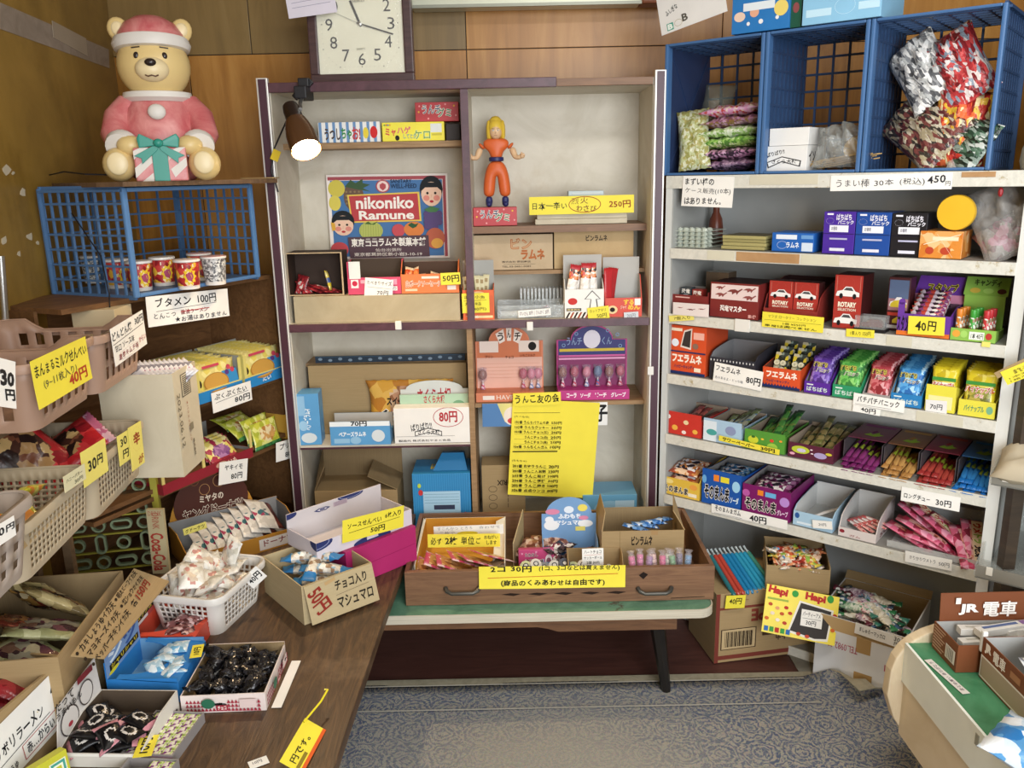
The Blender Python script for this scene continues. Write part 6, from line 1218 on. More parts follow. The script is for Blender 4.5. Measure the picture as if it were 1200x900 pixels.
card(RF, .0035, (1085, 468), (1110, 470), (1083, 483), 'small white 70 yen card on the yellow gummy carton', [('t', '70円', .22, .3, .8, .72, '#333336')], colour=pm('#e6e4e2', .6))
# ---------------- board 4
zb = RZ[4]
def sour(x0, x1, yt, col, cols, nm, pl, spots, lean, dots):
    bx = tb(RF, zb, .008, x0, x1, yt, .2, 'candy_carton', nm, 'carton', pm(col, .4), inner=pm('#9a8a78', .7), h=.055, hb=.06, side='flat', faces={'front': dots})
    me = packet_mesh(.022, .19, .006, [film(cols, 40), pm(cols[0], .3)], zone=lambda x, y: int(abs(y) > .8), seed=23)
    many(bx, 'sour_paper_packet', me, [(bx.w * x, y, z, lean, 0, r) for x, y, z, r in spots], pl, 'candy packet', pl.split(' lying')[0] + ' packets')
sour(778, 821, 484, '#c8382f', ['#a83032', '#d06a60', '#7a4a3a', '#8a2226'], 'red sour paper candy carton at the end of the lower board', 'red sour paper packet lying in the red carton', [(.25, .11, .03, 4), (.4, .11, .035, -3), (.55, .115, .04, 3), (.7, .11, .03, -6), (.45, .105, .045, 10)], 6, [('e', .12, .25, .06, .1, '#f0e2da'), ('e', .3, .7, .08, .12, '#e9b04a'), ('e', .6, .4, .07, .1, '#e9d0a0'), ('e', .55, .85, .06, .08, '#f0e2da'), ('e', .85, .75, .07, .1, '#e9b04a')])
sour(824, 868, 493, '#a9c6de', ['#8a9a60', '#b8c0b0', '#6a8ab0', '#5a6a40'], 'pale blue and white sour paper candy carton', 'blue grey sour paper packet lying in the pale blue carton', [(.25, .10, .025, 3), (.45, .12, .035, -3), (.6, .12, .042, 2), (.75, .12, .05, 0)], 12, [('r', .0, .1, .35, 1, '#d9e4ec'), ('e', .22, .6, .14, .14, '#4aa09a'), ('e', .72, .4, .14, .2, '#8a94b8')])
sour(872, 919, 506, '#57963a', ['#2f6a34', '#5a9a4a', '#8aa050', '#1f4a26'], 'green sour paper candy carton with apple print', 'green sour paper packet lying in the green carton', [(.2, .1, .03, 3), (.35, .11, .04, -2), (.5, .12, .05, 3), (.65, .12, .055, -4), (.8, .12, .06, 2), (.55, .13, .07, 8)], 17, [('e', .22, .5, .13, .2, '#c9cf3a'), ('e', .22, .35, .05, .06, '#3a6a2c'), ('e', .68, .4, .05, .08, '#d8402f'), ('e', .7, .72, .13, .2, '#9ac44a'), ('e', .45, .4, .04, .05, '#e9c03a'), ('e', .9, .35, .04, .05, '#e9983a')])
sour(923, 976, 522, '#5a2438', ['#6a6a3a', '#9a8a5a', '#3a4a2c', '#c0b080'], 'purple sour paper candy carton with grape print', 'olive grape sour paper packet lying in the purple carton', [(.12, .1, .03, 3), (.28, .105, .045, -2), (.44, .11, .05, 3), (.6, .115, .05, -3), (.76, .115, .05, 2), (.9, .115, .045, -2), (.5, .12, .065, 6)], 12, [('e', .28, .42, .2, .26, '#b8c43a'), ('e', .3, .45, .1, .13, '#c8c0d8'), ('e', .72, .6, .14, .2, '#a99ac4'), ('e', .1, .75, .06, .09, '#e0a4b8'), ('e', .52, .3, .03, .04, '#f0e0e8'), ('e', .54, .55, .03, .04, '#f0e0e8'), ('e', .9, .4, .07, .09, '#c9c03a')])
def longchew(x0, x1, yf, lid, cols, nm, pl):
    z = zb + E_; u0, u1 = RF.u_at(x0, .02, z), RF.u_at(x1, .02, z); w = u1 - u0 - .002; d = .2; M = RF.M(u0, .045, z); h = .07
    t = .002; b = MB().box(0, 0, 0, w, d, t, 1).box(0, 0, t, t, d, h, 0).box(w - t, 0, t, w, d, h, 0).box(t, d - t, t, w - t, d, h, 0)
    o = b.build('candy_carton', [pm('#4a4448', .5), pm('#8a8684', .6)]); o.matrix_world = M; tag(o, nm, 'carton')
    ld = MB().prism([(0, .035, h), (w, .035, h), (w, d, h + .0005), (0, d, h + .0005)], (0, 0, .002)).build('lid', pm(lid, .35), o)
    art(ld, w, d - .035, [('p', [(.3, .75), (.42, .6), (.5, .68), (.62, .5), (.66, .62), (.8, .66), (.6, .8), (.45, .78)], '#8fb03a'), ('p', [(.42, .55), (.5, .4), (.6, .5), (.5, .6)], cols[0]), ('r', .1, .08, .9, .2, cols[1])], Matrix.Translation((0, .035, h + .002)) @ Matrix.Rotation(R(-90), 4, 'X'))
    r = Box(); r.M = M; r.o = o; r.w = w
    me = packet_mesh(.017, .17, .010, [film(cols, 50, stretch=(1, .5, 1)), film([cols[0], '#a4b83a', cols[2]], 60), pm(cols[0], .25)], zone=lambda x, y: 2 if y < -.82 else (1 if -.1 < y < .55 else 0), seed=27)
    n = 5; sp = []
    for L in range(3):
        for i in range(n - (L == 2) * 2): sp.append((.012 + (w - .024) * (i + .5 * (L % 2)) / (n - .5), .055 - .012 * (2 - L), .008 + .011 * L, 9, rnd.uniform(-6, 6), rnd.uniform(-7, 7)))
    many(r, 'chew_candy', me, sp, pl, 'candy', pl.split(' lying')[0] + 's')
longchew(984, 1030, 0, '#6a2c44', ['#6a2258', '#8a3a74', '#4a1a40', '#9ab03a'], 'dark plum long chew candy carton with raised lid', 'purple grape long chew candy lying in the plum carton')
longchew(1018 + 13, 1073, 0, '#7a5034', ['#a87a44', '#c89a5a', '#7a4a2c', '#c0a83a'], 'brown long chew candy carton with raised lid', 'golden cola long chew candy lying in the brown carton')
longchew(1074, 1117, 0, '#74283a', ['#94302f', '#b0483e', '#6a1c22', '#c8705a'], 'maroon long chew candy carton with raised lid', 'red long chew candy lying in the maroon carton')
longchew(1118, 1160, 0, '#3a6aa0', ['#1f6ab4', '#3a8ad0', '#15508c', '#b8c83a'], 'blue long chew candy carton with raised lid at the board end', 'blue soda long chew candy lying in the blue carton')
card(RF, -.008, (843, 510), (914, 527), (842, 516), 'yellow sour paper price strip across the cartons', [('t', 'サワーペーパー', .06, .1, .6, .9, '#1f1d12', .03), ('t', '30円', .7, .1, .93, .9, '#1f1d12', .03)], colour=YEL)
card(RF, -.007, (1057, 570), (1126, 583), (1055, 586), 'white long chew price strip on the shelf edge', [('t', 'ロングチュー', .05, .35, .5, .75, '#1f1f24', .02), ('t', '30円', .6, .38, .86, .85, '#1f1f24', .02)])
# ---------------- board 5
zb = RZ[5]
def sono(x0, x1, yt, col, nm, cols, pl, n, side):
    bx = tb(RF, zb, .006, x0, x1, yt, .2, 'candy_carton', nm, 'carton', pm(col, .4), inner=pm('#8f8d8c', .7), h=.1, hb=.1, side='curve', faces={'front': [('t', 'そのまんま', .06, .42, .72, .86, '#f0ece0', .09), ('t', 'そのまんま', .07, .44, .71, .84, '#16141a', .04)] + side})
    me = packet_mesh(bx.w * .8, .075, .022, [film(cols, 45), film(['#e6dfe6', cols[0], '#2a2430', '#efe9ea'], 60)], zone=lambda x, y: int(abs(y) < .5 and abs(x) < .75), seed=29)
    many(bx, 'gum_packet', me, [(bx.w * .5, .045 + .024 * (i // 3) * 1.6, .03 + .024 * (i % 3) * 1.15, 14, 0, 3 * (i % 2)) for i in range(n)], pl, 'gum packet', pl.split(' lying')[0] + ' packets')
sono(775, 819, 562, '#e3bd4a', 'yellow and orange gum carton at the end of the lowest board', ['#c8844a', '#e0c0a0', '#a0482c'], 'orange gum packet lying in the yellow carton', 7, [('e', .85, .3, .1, .16, '#e9a04a'), ('r', .72, .68, .94, .88, '#efe6cc'), ('e', .2, .22, .12, .14, '#efd98a')])
sono(822, 867, 553, '#1f56a8', 'blue soda gum carton on the lowest board', ['#4a8ac0', '#a0c8e0', '#2a62a0'], 'pale blue gum packet lying in the blue carton', 9, [('r', .3, .12, .44, .3, '#e9862c'), ('r', .48, .14, .7, .3, '#e6d63a'), ('e', .88, .35, .1, .16, '#9fd0ec'), ('t', 'ソーダ', .74, .64, .96, .84, '#d9ecf6', .04), ('e', .06, .3, .06, .12, '#6aa8dc')])
sono(869, 925, 572, '#7a1c62', 'magenta grape gum carton on the lowest board', ['#7a2c62', '#b87aa4', '#5a1a48'], 'purple gum packet lying in the magenta carton', 11, [('r', .32, .12, .44, .3, '#e9862c'), ('r', .48, .14, .7, .3, '#6ab0dc'), ('e', .88, .35, .1, .16, '#b88ad0'), ('t', 'グレープ', .74, .64, .96, .84, '#e9d0e6', .04), ('e', .08, .3, .08, .12, '#b85aa4')])
lbx_ = tb(RF, zb, .006, 929, 975, 603, .2, 'candy_carton', 'pale blue gum carton, nearly empty, on the lowest board', 'carton', pm('#a9c9de', .4), inner=pm('#d3d4d2', .6), h=.075, hb=.08, side='curve', faces={'front': [('e', .1, .3, .06, .2, '#2f5a9a'), ('r', .1, .7, .6, .85, '#d6e4ee')]})
inst('gum_stick', packet_mesh(.014, .12, .006, [pm('#e3e2e0', .4)], seed=5), lbx_.M @ loc(.07, .07, .03, 12, 0, -40), 'white gum stick lying in the pale blue carton', 'gum')
pkx = tb(RF, zb, .006, 982, 1026, 622, .18, 'candy_carton', 'white and pink gum carton on the lowest board', 'carton', pm('#d9cfcb', .4), inner=pm('#c9c8c5', .6), h=.09, hb=.09, side='curve', faces={'front': [('e', .1, .4, .07, .2, '#8a2430'), ('t', 'ガム', .3, .6, .6, .85, '#a87a7a', .03)], 'right': [('t', '50', .2, .3, .6, .8, '#8a6a6a', .04)]})
many(pkx, 'gum_stick', packet_mesh(.016, .09, .006, [film(['#c05a5a', '#e3a8a0', '#d9d0cc'], 60)], seed=6), [(.04 + .012 * i, .05 + .004 * i, .02 + .006 * i, 8, 0, 55 + 8 * i) for i in range(5)], 'pink gum stick lying in the white and pink carton', 'gum', 'pink gum sticks')
uc = empty('clear_tray', RF.M(RF.u_at(1040, .02, zb), .01, zb + E_), 'clear plastic tray under the pink plum snack packets', 'tray')
uw = RW - .016 - RF.u_at(1040, .02, zb)
MB().box(0, 0, 0, uw, .2, .002).build('tray_base', clear('#d9dcda', .35), uc); MB().box(0, 0, .002, uw, .002, .02).build('tray_front', clear('#d9dcda', .35), uc); MB().box(0, .198, .002, uw, .2, .09).build('tray_back', clear('#d9dcda', .35), uc)
ub_ = Box(); ub_.M = uc.matrix_world.copy(); ub_.o = uc
um = packet_mesh(.055, .15, .018, [pm('#c23a5c', .3), film(['#d86a8a', '#e39ab0', '#c04a6a', '#8a2c40'], 40), film(['#e0b0a8', '#8a4a3a', '#d8907a'], 50)], zone=lambda x, y: 1 if x < -.2 else (0 if abs(x) > .8 or abs(y) > .85 else 2), seed=33)
sp = [(.05, .06, .02, 20, 0, 82), (.07, .09, .035, 22, 4, 95), (.11, .05, .02, 15, 0, 100), (.09, .05, .045, 24, 0, 88), (.14, .07, .05, 30, 4, 78), (.10, .10, .06, 34, 0, 84), (.19, .045, .035, 30, 0, 30), (.205, .06, .045, 35, 5, 22), (.06, .11, .06, 34, 0, 92), (.15, .11, .05, 30, 0, 95)]
os = many(ub_, 'plum_snack_packet', um, sp, 'pink plum snack packet heaped in the clear tray', 'snack packet', 'pink plum snack packets')
for k in (4, 5, 7, 8): art(os[k], .13, .028, [('r', 0, 0, 1, 1, '#e0c9a8'), ('t', 'ウメ', .05, .1, .3, .9, '#b83a2f', .05), ('t', 'トラ', .33, .1, .55, .9, '#8ab04a', .05), ('t', '兄弟', .6, .08, .95, .92, '#1f1a1c', .05)], loc(-.002, .065, .0098, 0, 0, -90) @ Matrix.Rotation(R(-90), 4, 'X') @ Matrix.Translation((0, 0, -.0)), name='title_band')
card(RF, -.007, (834, 590), (923, 610), (833, 600), 'white gum price strip on the lowest shelf edge', [('t', 'そのまんまガム', .05, .05, .4, .7, '#1b1b1e', .02), ('l', .04, .95, .42, .9, .0008, '#1b1b1e'), ('t', '40円', .52, .2, .74, 1.0, '#1b1b1e', .025)])
card(RF, -.002, (952, 609), (975, 611), (949, 618), 'small white slip on the pale blue gum carton', [('t', '20円', .3, .3, .7, .7, '#77777a')])
card(RF, -.009, (1061, 645), (1116, 656), (1057, 657), 'rounded white plum snack price card on the lowest edge', [('t', 'かりかりウメトラ', .1, .3, .66, .68, '#3a3a40', .0), ('t', '50円', .73, .35, .95, .75, '#3a3a40', .0)])
# yellow sign beyond the shelf
card(RF, -.06, (1172, 436), (1215, 418), (1164, 458), 'yellow skewer price sign jutting out beyond the steel shelf', [('t', '銚子', .3, .2, .75, .5, '#6b6428', .01), ('t', '1本20円', .12, .58, .9, .72, '#6b6428', .0), ('t', '1箱700円', .12, .78, .9, .92, '#6b6428', .0)], colour=YEL, name='price_sign', cat='price sign')
card(RF, -.058, (1165, 437), (1200, 420), (1168, 444), 'brown cardboard strip behind the yellow skewer sign', [], colour=CARD, name='cardboard_strip', cat='cardboard', thick=.002)
# ================================================================ in the wooden drawer
zi = TZ + 0.011
OR_IN = pm('#d9a13c', .6); WHC = pm('#e9e4d6', .6)
M = TR.M(0.022, 0.055, zi)
wbx = tray_box('snack_carton', M, .265, .345, .088, 'white carton with orange inside holding flat snack packets in the drawer', 'carton', WHC, inner=OR_IN, hf=.05, hb=.088, side='flat')
MB().prism([(.0, .0, .05), (.0, .33, .088), (-.004, .33, .094), (-.010, .0, .06)], (.0, 0, .0015)).build('flap', WHC, wbx.o)
MB().prism([(.265, .0, .05), (.225, .0, .052), (.235, .3, .09), (.265, .34, .088)], (.0, 0, .0015)).build('flap', WHC, wbx.o)
fp = [packet_mesh(.085, .13, .008, [film(c, 40), film(c2, 50)], zone=lambda x, y: int(abs(y) < .7 and abs(x) < .7), seed=50 + i) for i, (c, c2) in enumerate(((['#c94a6a', '#d98aa0', '#e8c8c8'], ['#b9804a', '#d9b07a', '#8a5a34']), (['#b98a4a', '#d0a86a', '#8a6a3a'], ['#a8703a', '#caa060'])))]
many(wbx, 'snack_packet', fp[0], [(.045 + .036 * i, .06 + .02 * (i % 2), .04 + .007 * i, 26, 3 * i - 6, 80 + 9 * i) for i in range(6)], 'pink edged flat snack packet in the white carton of the drawer', 'snack packet', 'pink edged packets in the drawer carton')
many(wbx, 'snack_packet', fp[1], [(.05 + .045 * i, .05, .03 + .004 * i, 16, 0, 60 + 20 * i) for i in range(5)], 'golden brown flat snack packet in the white carton of the drawer', 'snack packet', 'brown packets in the drawer carton')
inst('tan_snack_packet', packet_mesh(.05, .09, .01, [pm('#8f7c60', .5)], seed=3), wbx.M @ loc(.215, .05, .05, 20, -5, -60), 'plain tan packet lying at the corner of the white carton', 'snack packet')
card(TR, .24, (508, 617), (590, 614), (510, 628), 'white note at the back of the carton in the drawer', [('t', 'すこんかつ とろろ', .05, .1, .55, .45, '#8a8a90', .0), ('t', '二枚で', .08, .55, .3, .9, '#8a8a90', .0), ('t', '合わせて', .65, .1, .95, .4, '#8a8a90', .0), ('e', .48, .8, .15, .2, '#e3cf3a')], colour=pm('#ece9e2', .6), name='note', cat='note')
card(TR, .20, (501, 626), (586, 625), (504, 641), 'yellow note asking to buy two at a time, in the drawer', [('t', '必ず', .04, .25, .19, .8, '#2a2818', .015), ('t', '2枚', .24, .2, .41, .8, '#2a2818', .03), ('t', '単位', .46, .2, .64, .8, '#2a2818', .015), ('t', 'ご', .67, .3, .73, .75, '#2a2818', .015), ('o', .44, .5, .24, .46, .0012, '#4a4830'), ('t', 'おねがい', .78, .08, .97, .4, '#2a2818', .01), ('t', 'します', .81, .5, .95, .85, '#2a2818', .01)], colour=YEL, name='note', cat='note', curl=.01)
# divider and small boxes in the middle
o = MB().prism([(0, 0, 0), (0, .16, 0), (0, .16, .13), (0, .0, .085)], (.003, 0, 0)).build('cardboard_divider', CARDL); o.matrix_world = TR.M(.31, .20, zi) @ Matrix.Rotation(R(-12), 4, 'Z'); tag(o, 'upright cardboard divider in the middle of the drawer', 'divider')
sp = spot(TR, .335, .22, zi)
many(sp, 'snack_packet', packet_mesh(.06, .08, .014, [film(['#8a5a44', '#b8907a', '#6a3a2c', '#d0b8a8'], 50)], seed=60), [(.02 + .035 * i, .03 + .01 * (i % 2), .045 + .004 * i, 24, 0, 20 * i - 30) for i in range(4)], 'reddish brown snack packet behind the pink box in the drawer', 'snack packet', 'brown packets behind the pink box')
pbx = solid_box('plum_box', TR.M(.327, .155, zi + .016) @ Matrix.Rotation(R(-12), 4, 'X'), .108, .03, .062, 'pink dried plum box with white lettering in the drawer', 'box', pm('#c8457e', .4), faces={'front': [('e', x, y, .03, .05, '#e39abc') for x, y in ((.1, .2), (.15, .7), (.5, .12), (.9, .2), (.92, .8), (.5, .9))] + [('t', 'たねなし', .18, .16, .55, .36, '#f3e6ea', .06), ('t', 'たねなし', .185, .17, .545, .35, '#4a1c30', .02), ('t', 'ほしうめ', .18, .46, .72, .82, '#f3e6ea', .09), ('t', 'ほしうめ', .19, .48, .71, .8, '#221016', .03), ('e', .85, .52, .1, .28, '#f0e2e6'), ('e', .85, .58, .07, .18, '#8a5a6a')]})
sp = spot(TR, .318, .03, zi)
for i in range(14):
    x, y = .02 + .03 * (i % 7) * .95 + .01 * (i // 7), .035 + .05 * (i // 7)
    c = ['#d9d9d6', '#5a6070', '#d3dcae', '#e6e2da', '#8a8f98'][i % 5]
    b = MB().lathe([(0, 0), (.017, .001), (.019, .005), (.017, .012), (0, .013)], 14)
    o = b.build('round_candy', pm(c, .35), smooth=True); o.matrix_world = sp.M @ loc(x, y, .02 + .018 * (i // 7) + .006 * (i % 3), 38, 12 * (i % 3 - 1), 0)
    tag(o, {'#d9d9d6': 'white', '#5a6070': 'slate grey', '#d3dcae': 'pale green', '#e6e2da': 'cream', '#8a8f98': 'light grey'}[c] + ' round candy case in front of the pink box in the drawer', 'candy', {'#d9d9d6': 'white', '#5a6070': 'slate', '#d3dcae': 'green', '#e6e2da': 'cream', '#8a8f98': 'grey'}[c] + ' round candy cases in the drawer')
    art(o, .028, .028, [('e', .5, .5, .3, .3, '#3a3c44'), ('e', .5, .5, .2, .2, '#e3e3e0')], Matrix.Translation((-.014, -.014, .0131)) @ Matrix.Rotation(R(-90), 4, 'X'))
# pale blue arched display
u0, u1 = TR.u_at(637, .15, zi + .03), TR.u_at(703, .15, zi + .03)
DB = pm('#7aa3cf', .4)
ad = tray_box('candy_carton', TR.M(u0, .15, zi), u1 - u0, .12, .085, 'pale blue display carton with tall arched header in the drawer', 'carton', DB, inner=pm('#9ab4d2', .5), hf=.042, hb=.205, arch=.055, side='slope', back=DB, faces={'front': [('r', .15 * i, 0, .15 * i + .07, 1, '#9fc0e0') for i in range(7)] + [('t', 'ミルク', .3, .3, .7, .6, '#e9f0f8', .03), ('e', .85, .45, .1, .25, '#e3d86a')],
    'header': [('e', .5, .35, .09, .1, '#e3ecf6'), ('t', 'ふわもち', .3, .46, .72, .6, '#eef3fa', .05), ('t', 'マシュマロ', .26, .64, .76, .78, '#eef3fa', .05), ('e', .2, .4, .13, .08, '#d98aa8'), ('e', .18, .78, .14, .14, '#eef0f2'), ('e', .14, .62, .08, .09, '#eef0f2'), ('e', .75, .3, .09, .1, '#ead968'), ('e', .8, .74, .14, .1, '#eef0f2'), ('e', .77, .58, .09, .06, '#d98aa8'), ('r', .62, .82, .8, .94, '#e0d470')]})
mk = packet_mesh(.032, .062, .016, [film(['#2a1c20', '#4a343a', '#181014'], 60), film(['#d9d0c8', '#7a2c3a', '#e6e0da', '#3a2a2c'], 70)], zone=lambda x, y: int(abs(y) < .5), seed=61)
many(ad, 'milk_candy', mk, heap(ad.w, .11, .045, 10, rnd, 2, 25, .012, 90, .014), 'dark and white wrapped chocolate in the pale blue arched carton', 'candy', 'wrapped chocolates in the arched carton')
# small box with heart beads
u0, u1 = TR.u_at(667, .035, zi + .05), TR.u_at(733, .035, zi + .05)
hb_ = tray_box('bead_box', TR.M(u0, .045, zi), u1 - u0, .105, .088, 'small brown cardboard box with glass marbles in the drawer', 'box', CARD, inner=CARD, hf=.04, hb=.088, side='slope')
for i in range(9):
    o = MB().ell((0, 0, 0), (.0105, .0105, .0105), 14).build('clear_ball', clear('#d9dcd6', .55, .08), smooth=True); o.matrix_world = hb_.M @ loc(.016 + (hb_.w - .032) * (i % 5) / 4 + .006 * (i // 5), .018 + .022 * (i // 5), .046 + .008 * (i // 5)); tag(o, 'clear candy ball in the small brown box of the drawer', 'candy ball', 'clear balls in the small brown box')
card(TR, .040, (682, 643), (707, 642), (683, 663), 'white heart chocolate card on the small brown box', [('t', 'ハートチョコ', .1, .1, .9, .3, '#3a3a3c', .01), ('l', .1, .38, .9, .36, .0008, '#b8504a'), ('t', 'サッカーボール', .08, .44, .94, .62, '#3a3a3c', .01), ('t', '2個 30円', .2, .72, .8, .9, '#3a3a3c', .01)])
# ramune carton with raised lid
u0, u1 = TR.u_at(705, .15, zi + .05), TR.u_at(801, .15, zi + .05); h_ = TR.z_at(622, (u0 + u1) / 2, .15) - zi
rc = tray_box('ramune_carton', TR.M(u0, .15, zi), u1 - u0, .17, h_, 'brown ramune carton with open lid at the end of the drawer', 'carton', CARD, inner=CARDIN, hf=h_, hb=TR.z_at(594, .7, .32) - zi, side='flat', faces={'front': [('t', 'ビンラムネ', .36, .12, .62, .34, '#2a2018', .04), ('l', .22, 0, .22, 1, .0015, '#8a744e'), ('r', .6, 0, .68, .1, '#a8875c')]})
for s in (0, 1):
    x = rc.w * s; flap(rc, [(x, 0, h_), (x, .17, h_), (x - (.0 if s == 0 else .004) + (.012 if s == 0 else 0), .17, rc.M.inverted().translation.z * 0 + h_ + .055), (x + (.012 if s == 0 else -.03), .03, h_ + .05)], CARD)
many(rc, 'ramune_packet', packet_mesh(.03, .085, .012, [film(['#2f6ab0', '#6a9ad0', '#20262e', '#c9d6e6'], 60)], seed=63), [(.11 + .03 * i, .04 + .02 * i, h_ - .008, 10, 5, 70 + 20 * i) for i in range(4)], 'blue and black ramune packet inside the open brown carton', 'candy packet', 'blue packets in the ramune carton')
cols = [('#d0588a', 'pink'), ('#d66a9a', 'bright pink'), ('#9a6a9a', 'mauve'), ('#d9b0a0', 'peach'), ('#d0487e', 'deep pink'), ('#c9c8b0', 'cream'), ('#5a9a5a', 'green'), ('#6a5a72', 'dusky purple'), ('#4a86b0', 'blue')]
for i, (c, nm) in enumerate(cols):
    x = TR.u_at(743 + 8.6 * i if i < 5 else 772 + 7.6 * (i - 2) - 12, .03, zi + .07)
    t = empty('ramune_tablet_pack', TR.M(x, .036 + .012 * (i % 2), zi + .052) @ loc(0, 0, 0, -14, 6 * (i % 3 - 1), 0), nm + ' pack of ramune tablets standing at the drawer front', 'candy pack')
    b = MB()
    for k in range(4): b.lathe([(0, -.006), (.0085, -.006), (.0095, 0), (.0085, .006), (0, .0062)], 12, c=(0, 0, .008 + .0135 * k))
    b.build('tablets', pm(c, .5), t, smooth=True)
    MB().lathe([(.0125, -.002), (.0115, .005), (.0112, .055), (.007, .062), (.013, .07)], 12).build('film', clear('#e6dfe6', .2, .1), t, smooth=True)
card(TR, -.006, (561, 664), (733, 662), (561, 689), 'yellow sign, two pieces for 30 yen, on the drawer front', [('t', '2コ 30円', .08, -.02, .36, .27, '#1f1e14', .03), ('t', '(1コ、3コなどは買えません)', .41, -.04, .96, .25, '#1f1e14', .02), ('l', .06, .52, .95, .38, .0022, '#c9762c'), ('t', '(商品のくみあわせは自由です)', .15, .6, .86, .92, '#1f1e14', .03)], colour=YEL, name='price_sign', cat='price sign', curl=.012)
# ================================================================ on the floor under the steel shelf
G1 = Frame((0.612, 2.318), math.atan2(.056, .321)); g1w = .325
h1 = G1.z_at(691, .15, 0) - .004
bb_ = solid_box('cardboard_box', G1.M(0, 0, .004), g1w, .21, h1, 'large brown cardboard box with barcode on the floor beside the low table', 'box', CARD, faces={'front': [('r', .0, .0, .04, 1, '#7a3a30'), ('r', 0, .9, 1, .96, '#7a3a30'), ('r', .0, .2, 1, .235, '#7a3a30'), ('t', 'APE', .36, .26, .62, .44, '#8a4034', .04, 180), ('r', .06, .52, .42, .82, '#3a2a20'), ('r', .07, .53, .41, .81, '#c2aa80')] + [('r', .1 + .013 * i, .56, .1 + .013 * i + (.004 + .003 * (i * 7 % 3)), .78, '#2a2018') for i in range(22)] + [('r', .48, .52, .6, .66, '#4a3626'), ('t', 'ログモナカ', .62, .62, .95, .76, '#5a4434', .02, 180), ('t', 'バラエティー', .08, .08, .32, .14, '#7a5a40', .0)]})
tz = h1 + .006
for i in range(10):
    c, nm = [('#2a6a70', 'dark teal'), ('#b04234', 'red'), ('#b04234', 'red'), ('#1f78a4', 'blue'), ('#1f78a4', 'blue'), ('#1f78a4', 'blue'), ('#2888a8', 'teal blue'), ('#2888a8', 'teal blue'), ('#2888a8', 'teal blue'), ('#3a7a6a', 'green')][i]
    p0 = G1.P(.055 + .0175 * i * .9, -.01 + .002 * i, h1 - .004); p1 = G1.P(.03 + .0165 * i * .85, .135, h1 + .075)
    ax = (p1 - p0); L = ax.length; ax.normalize(); Mq = Matrix.Translation(p0) @ ax.to_track_quat('Z', 'Y').to_matrix().to_4x4()
    t = empty('jelly_stick', Mq, nm + ' jelly stick leaning on the large brown box', 'jelly stick', nm + ' jelly sticks')
    pr_ = []
    n = 26
    for k in range(n + 1): pr_.append((.0068 if k % 2 else .0078, .008 + (L - .024) * k / n))
    MB().lathe([(.003, 0), (.0068, .006)] + pr_ + [(.006, L - .01)], 10).build('jelly_tube', pm(c, .2), t, smooth=True)
    MB().tube([(0, 0, L - .012), (0, 0, L), (.002, .003, L + .014)], [.006, .0025, .004], 8).build('twisted_end', clear('#c9d6d8', .5), t, smooth=True)
card(G1, -.012, (851, 698), (874, 697), (852, 713), 'yellow 40 yen card in front of the jelly sticks', [('t', '40円', .18, .2, .82, .7, '#2a2818', .02)], colour=YEL)
# party candy carton
p0 = on(897, 690, h1 + .012); p1 = on(974, 700, h1 + .012)
G3 = Frame((p0.x, p0.y), math.atan2(p1.y - p0.y, p1.x - p0.x) + .08); gw = (p1 - p0).length * .98
pc = tray_box('candy_carton', G3.M(0, .012, h1 + .008), gw, .19, .085, 'open cardboard carton heaped with party candy on the large brown box', 'carton', CARD, inner=CARD, hf=.078, hb=.09, side='flat')
pm_ = [packet_mesh(.034, .085, .022, [film(c, 55, bump=.7), film(c[::-1], 60)], zone=lambda x, y: int(abs(y) < .5), seed=70 + i, kind='twist') for i, c in enumerate((['#d98a5a', '#e6c0a0', '#c05a34', '#f0dcc8'], ['#c04a3a', '#e0a890', '#f0e2d6', '#8a2c24'], ['#e3d8c8', '#c9a890', '#6a9ac0', '#f0ece4'], ['#d9c04a', '#8ab04a', '#e9dca0', '#c0703a']))]
for i, nm in enumerate(('orange', 'red and cream', 'white and blue', 'yellow and green')): many(pc, 'party_candy', pm_[i], heap(gw, .18, .06, 9, rnd, 2, 25, .02, 180, .024), nm + ' party candy in the open carton on the brown box', 'candy', nm + ' party candies')
hp = [('p', [(.47, .22), (.94, .3), (.9, .95), (.72, .98), (.35, .9), (.4, .6)], '#e9e6dc'), ('p', [(.49, .26), (.91, .33), (.88, .9), (.72, .94), (.38, .86), (.43, .6)], '#3a3634'), ('t', 'Hapi', .03, .02, .3, .22, '#b8302a', .06, -6), ('t', 'Hapi', .54, .02, .82, .22, '#b8302a', .06, -2), ('e', .4, .1, .045, .07, '#3a9a44'), ('e', .88, .08, .045, .08, '#3a9a44'), ('r', .03, .26, .32, .3, '#9ab04a')]
hp += [('e', x, y, .03, .035, c) for x, y, c in ((.08, .4, '#b8502f'), (.18, .46, '#d99a6a'), (.3, .42, '#b8302a'), (.12, .58, '#e6d6c0'), (.25, .56, '#c0562c'), (.36, .52, '#b8402f'), (.05, .7, '#d0662c'), (.2, .7, '#f0e6d6'), (.3, .74, '#b8402f'), (.96, .4, '#b8402f'), (.95, .7, '#d0662c'), (.5, .9, '#b8402f'), (.62, .92, '#c84a34'))] + [('r', .03 + .075 * i, .86, .085 + .075 * i, .96, c) for i, c in enumerate(('#2f6ab0', '#3a9a44', '#b8302a', '#3a9a44', '#2f6ab0'))]
hp += [('r', .51, .38, .8, .72, '#eceae4'), ('t', 'パーティーアメ', .53, .42, .77, .52, '#3a3a3c', .01), ('l', .53, .56, .78, .55, .001, '#3a3a3c'), ('t', '30円', .58, .59, .72, .69, '#3a3a3c', .01)]
q = [G3.P(*(lambda r: (r[0], v_, r[1]))(G3.px(*p, v_))) for p, v_ in (((899, 684), -.03), ((984, 700), -.03), ((888, 739), -.095))]
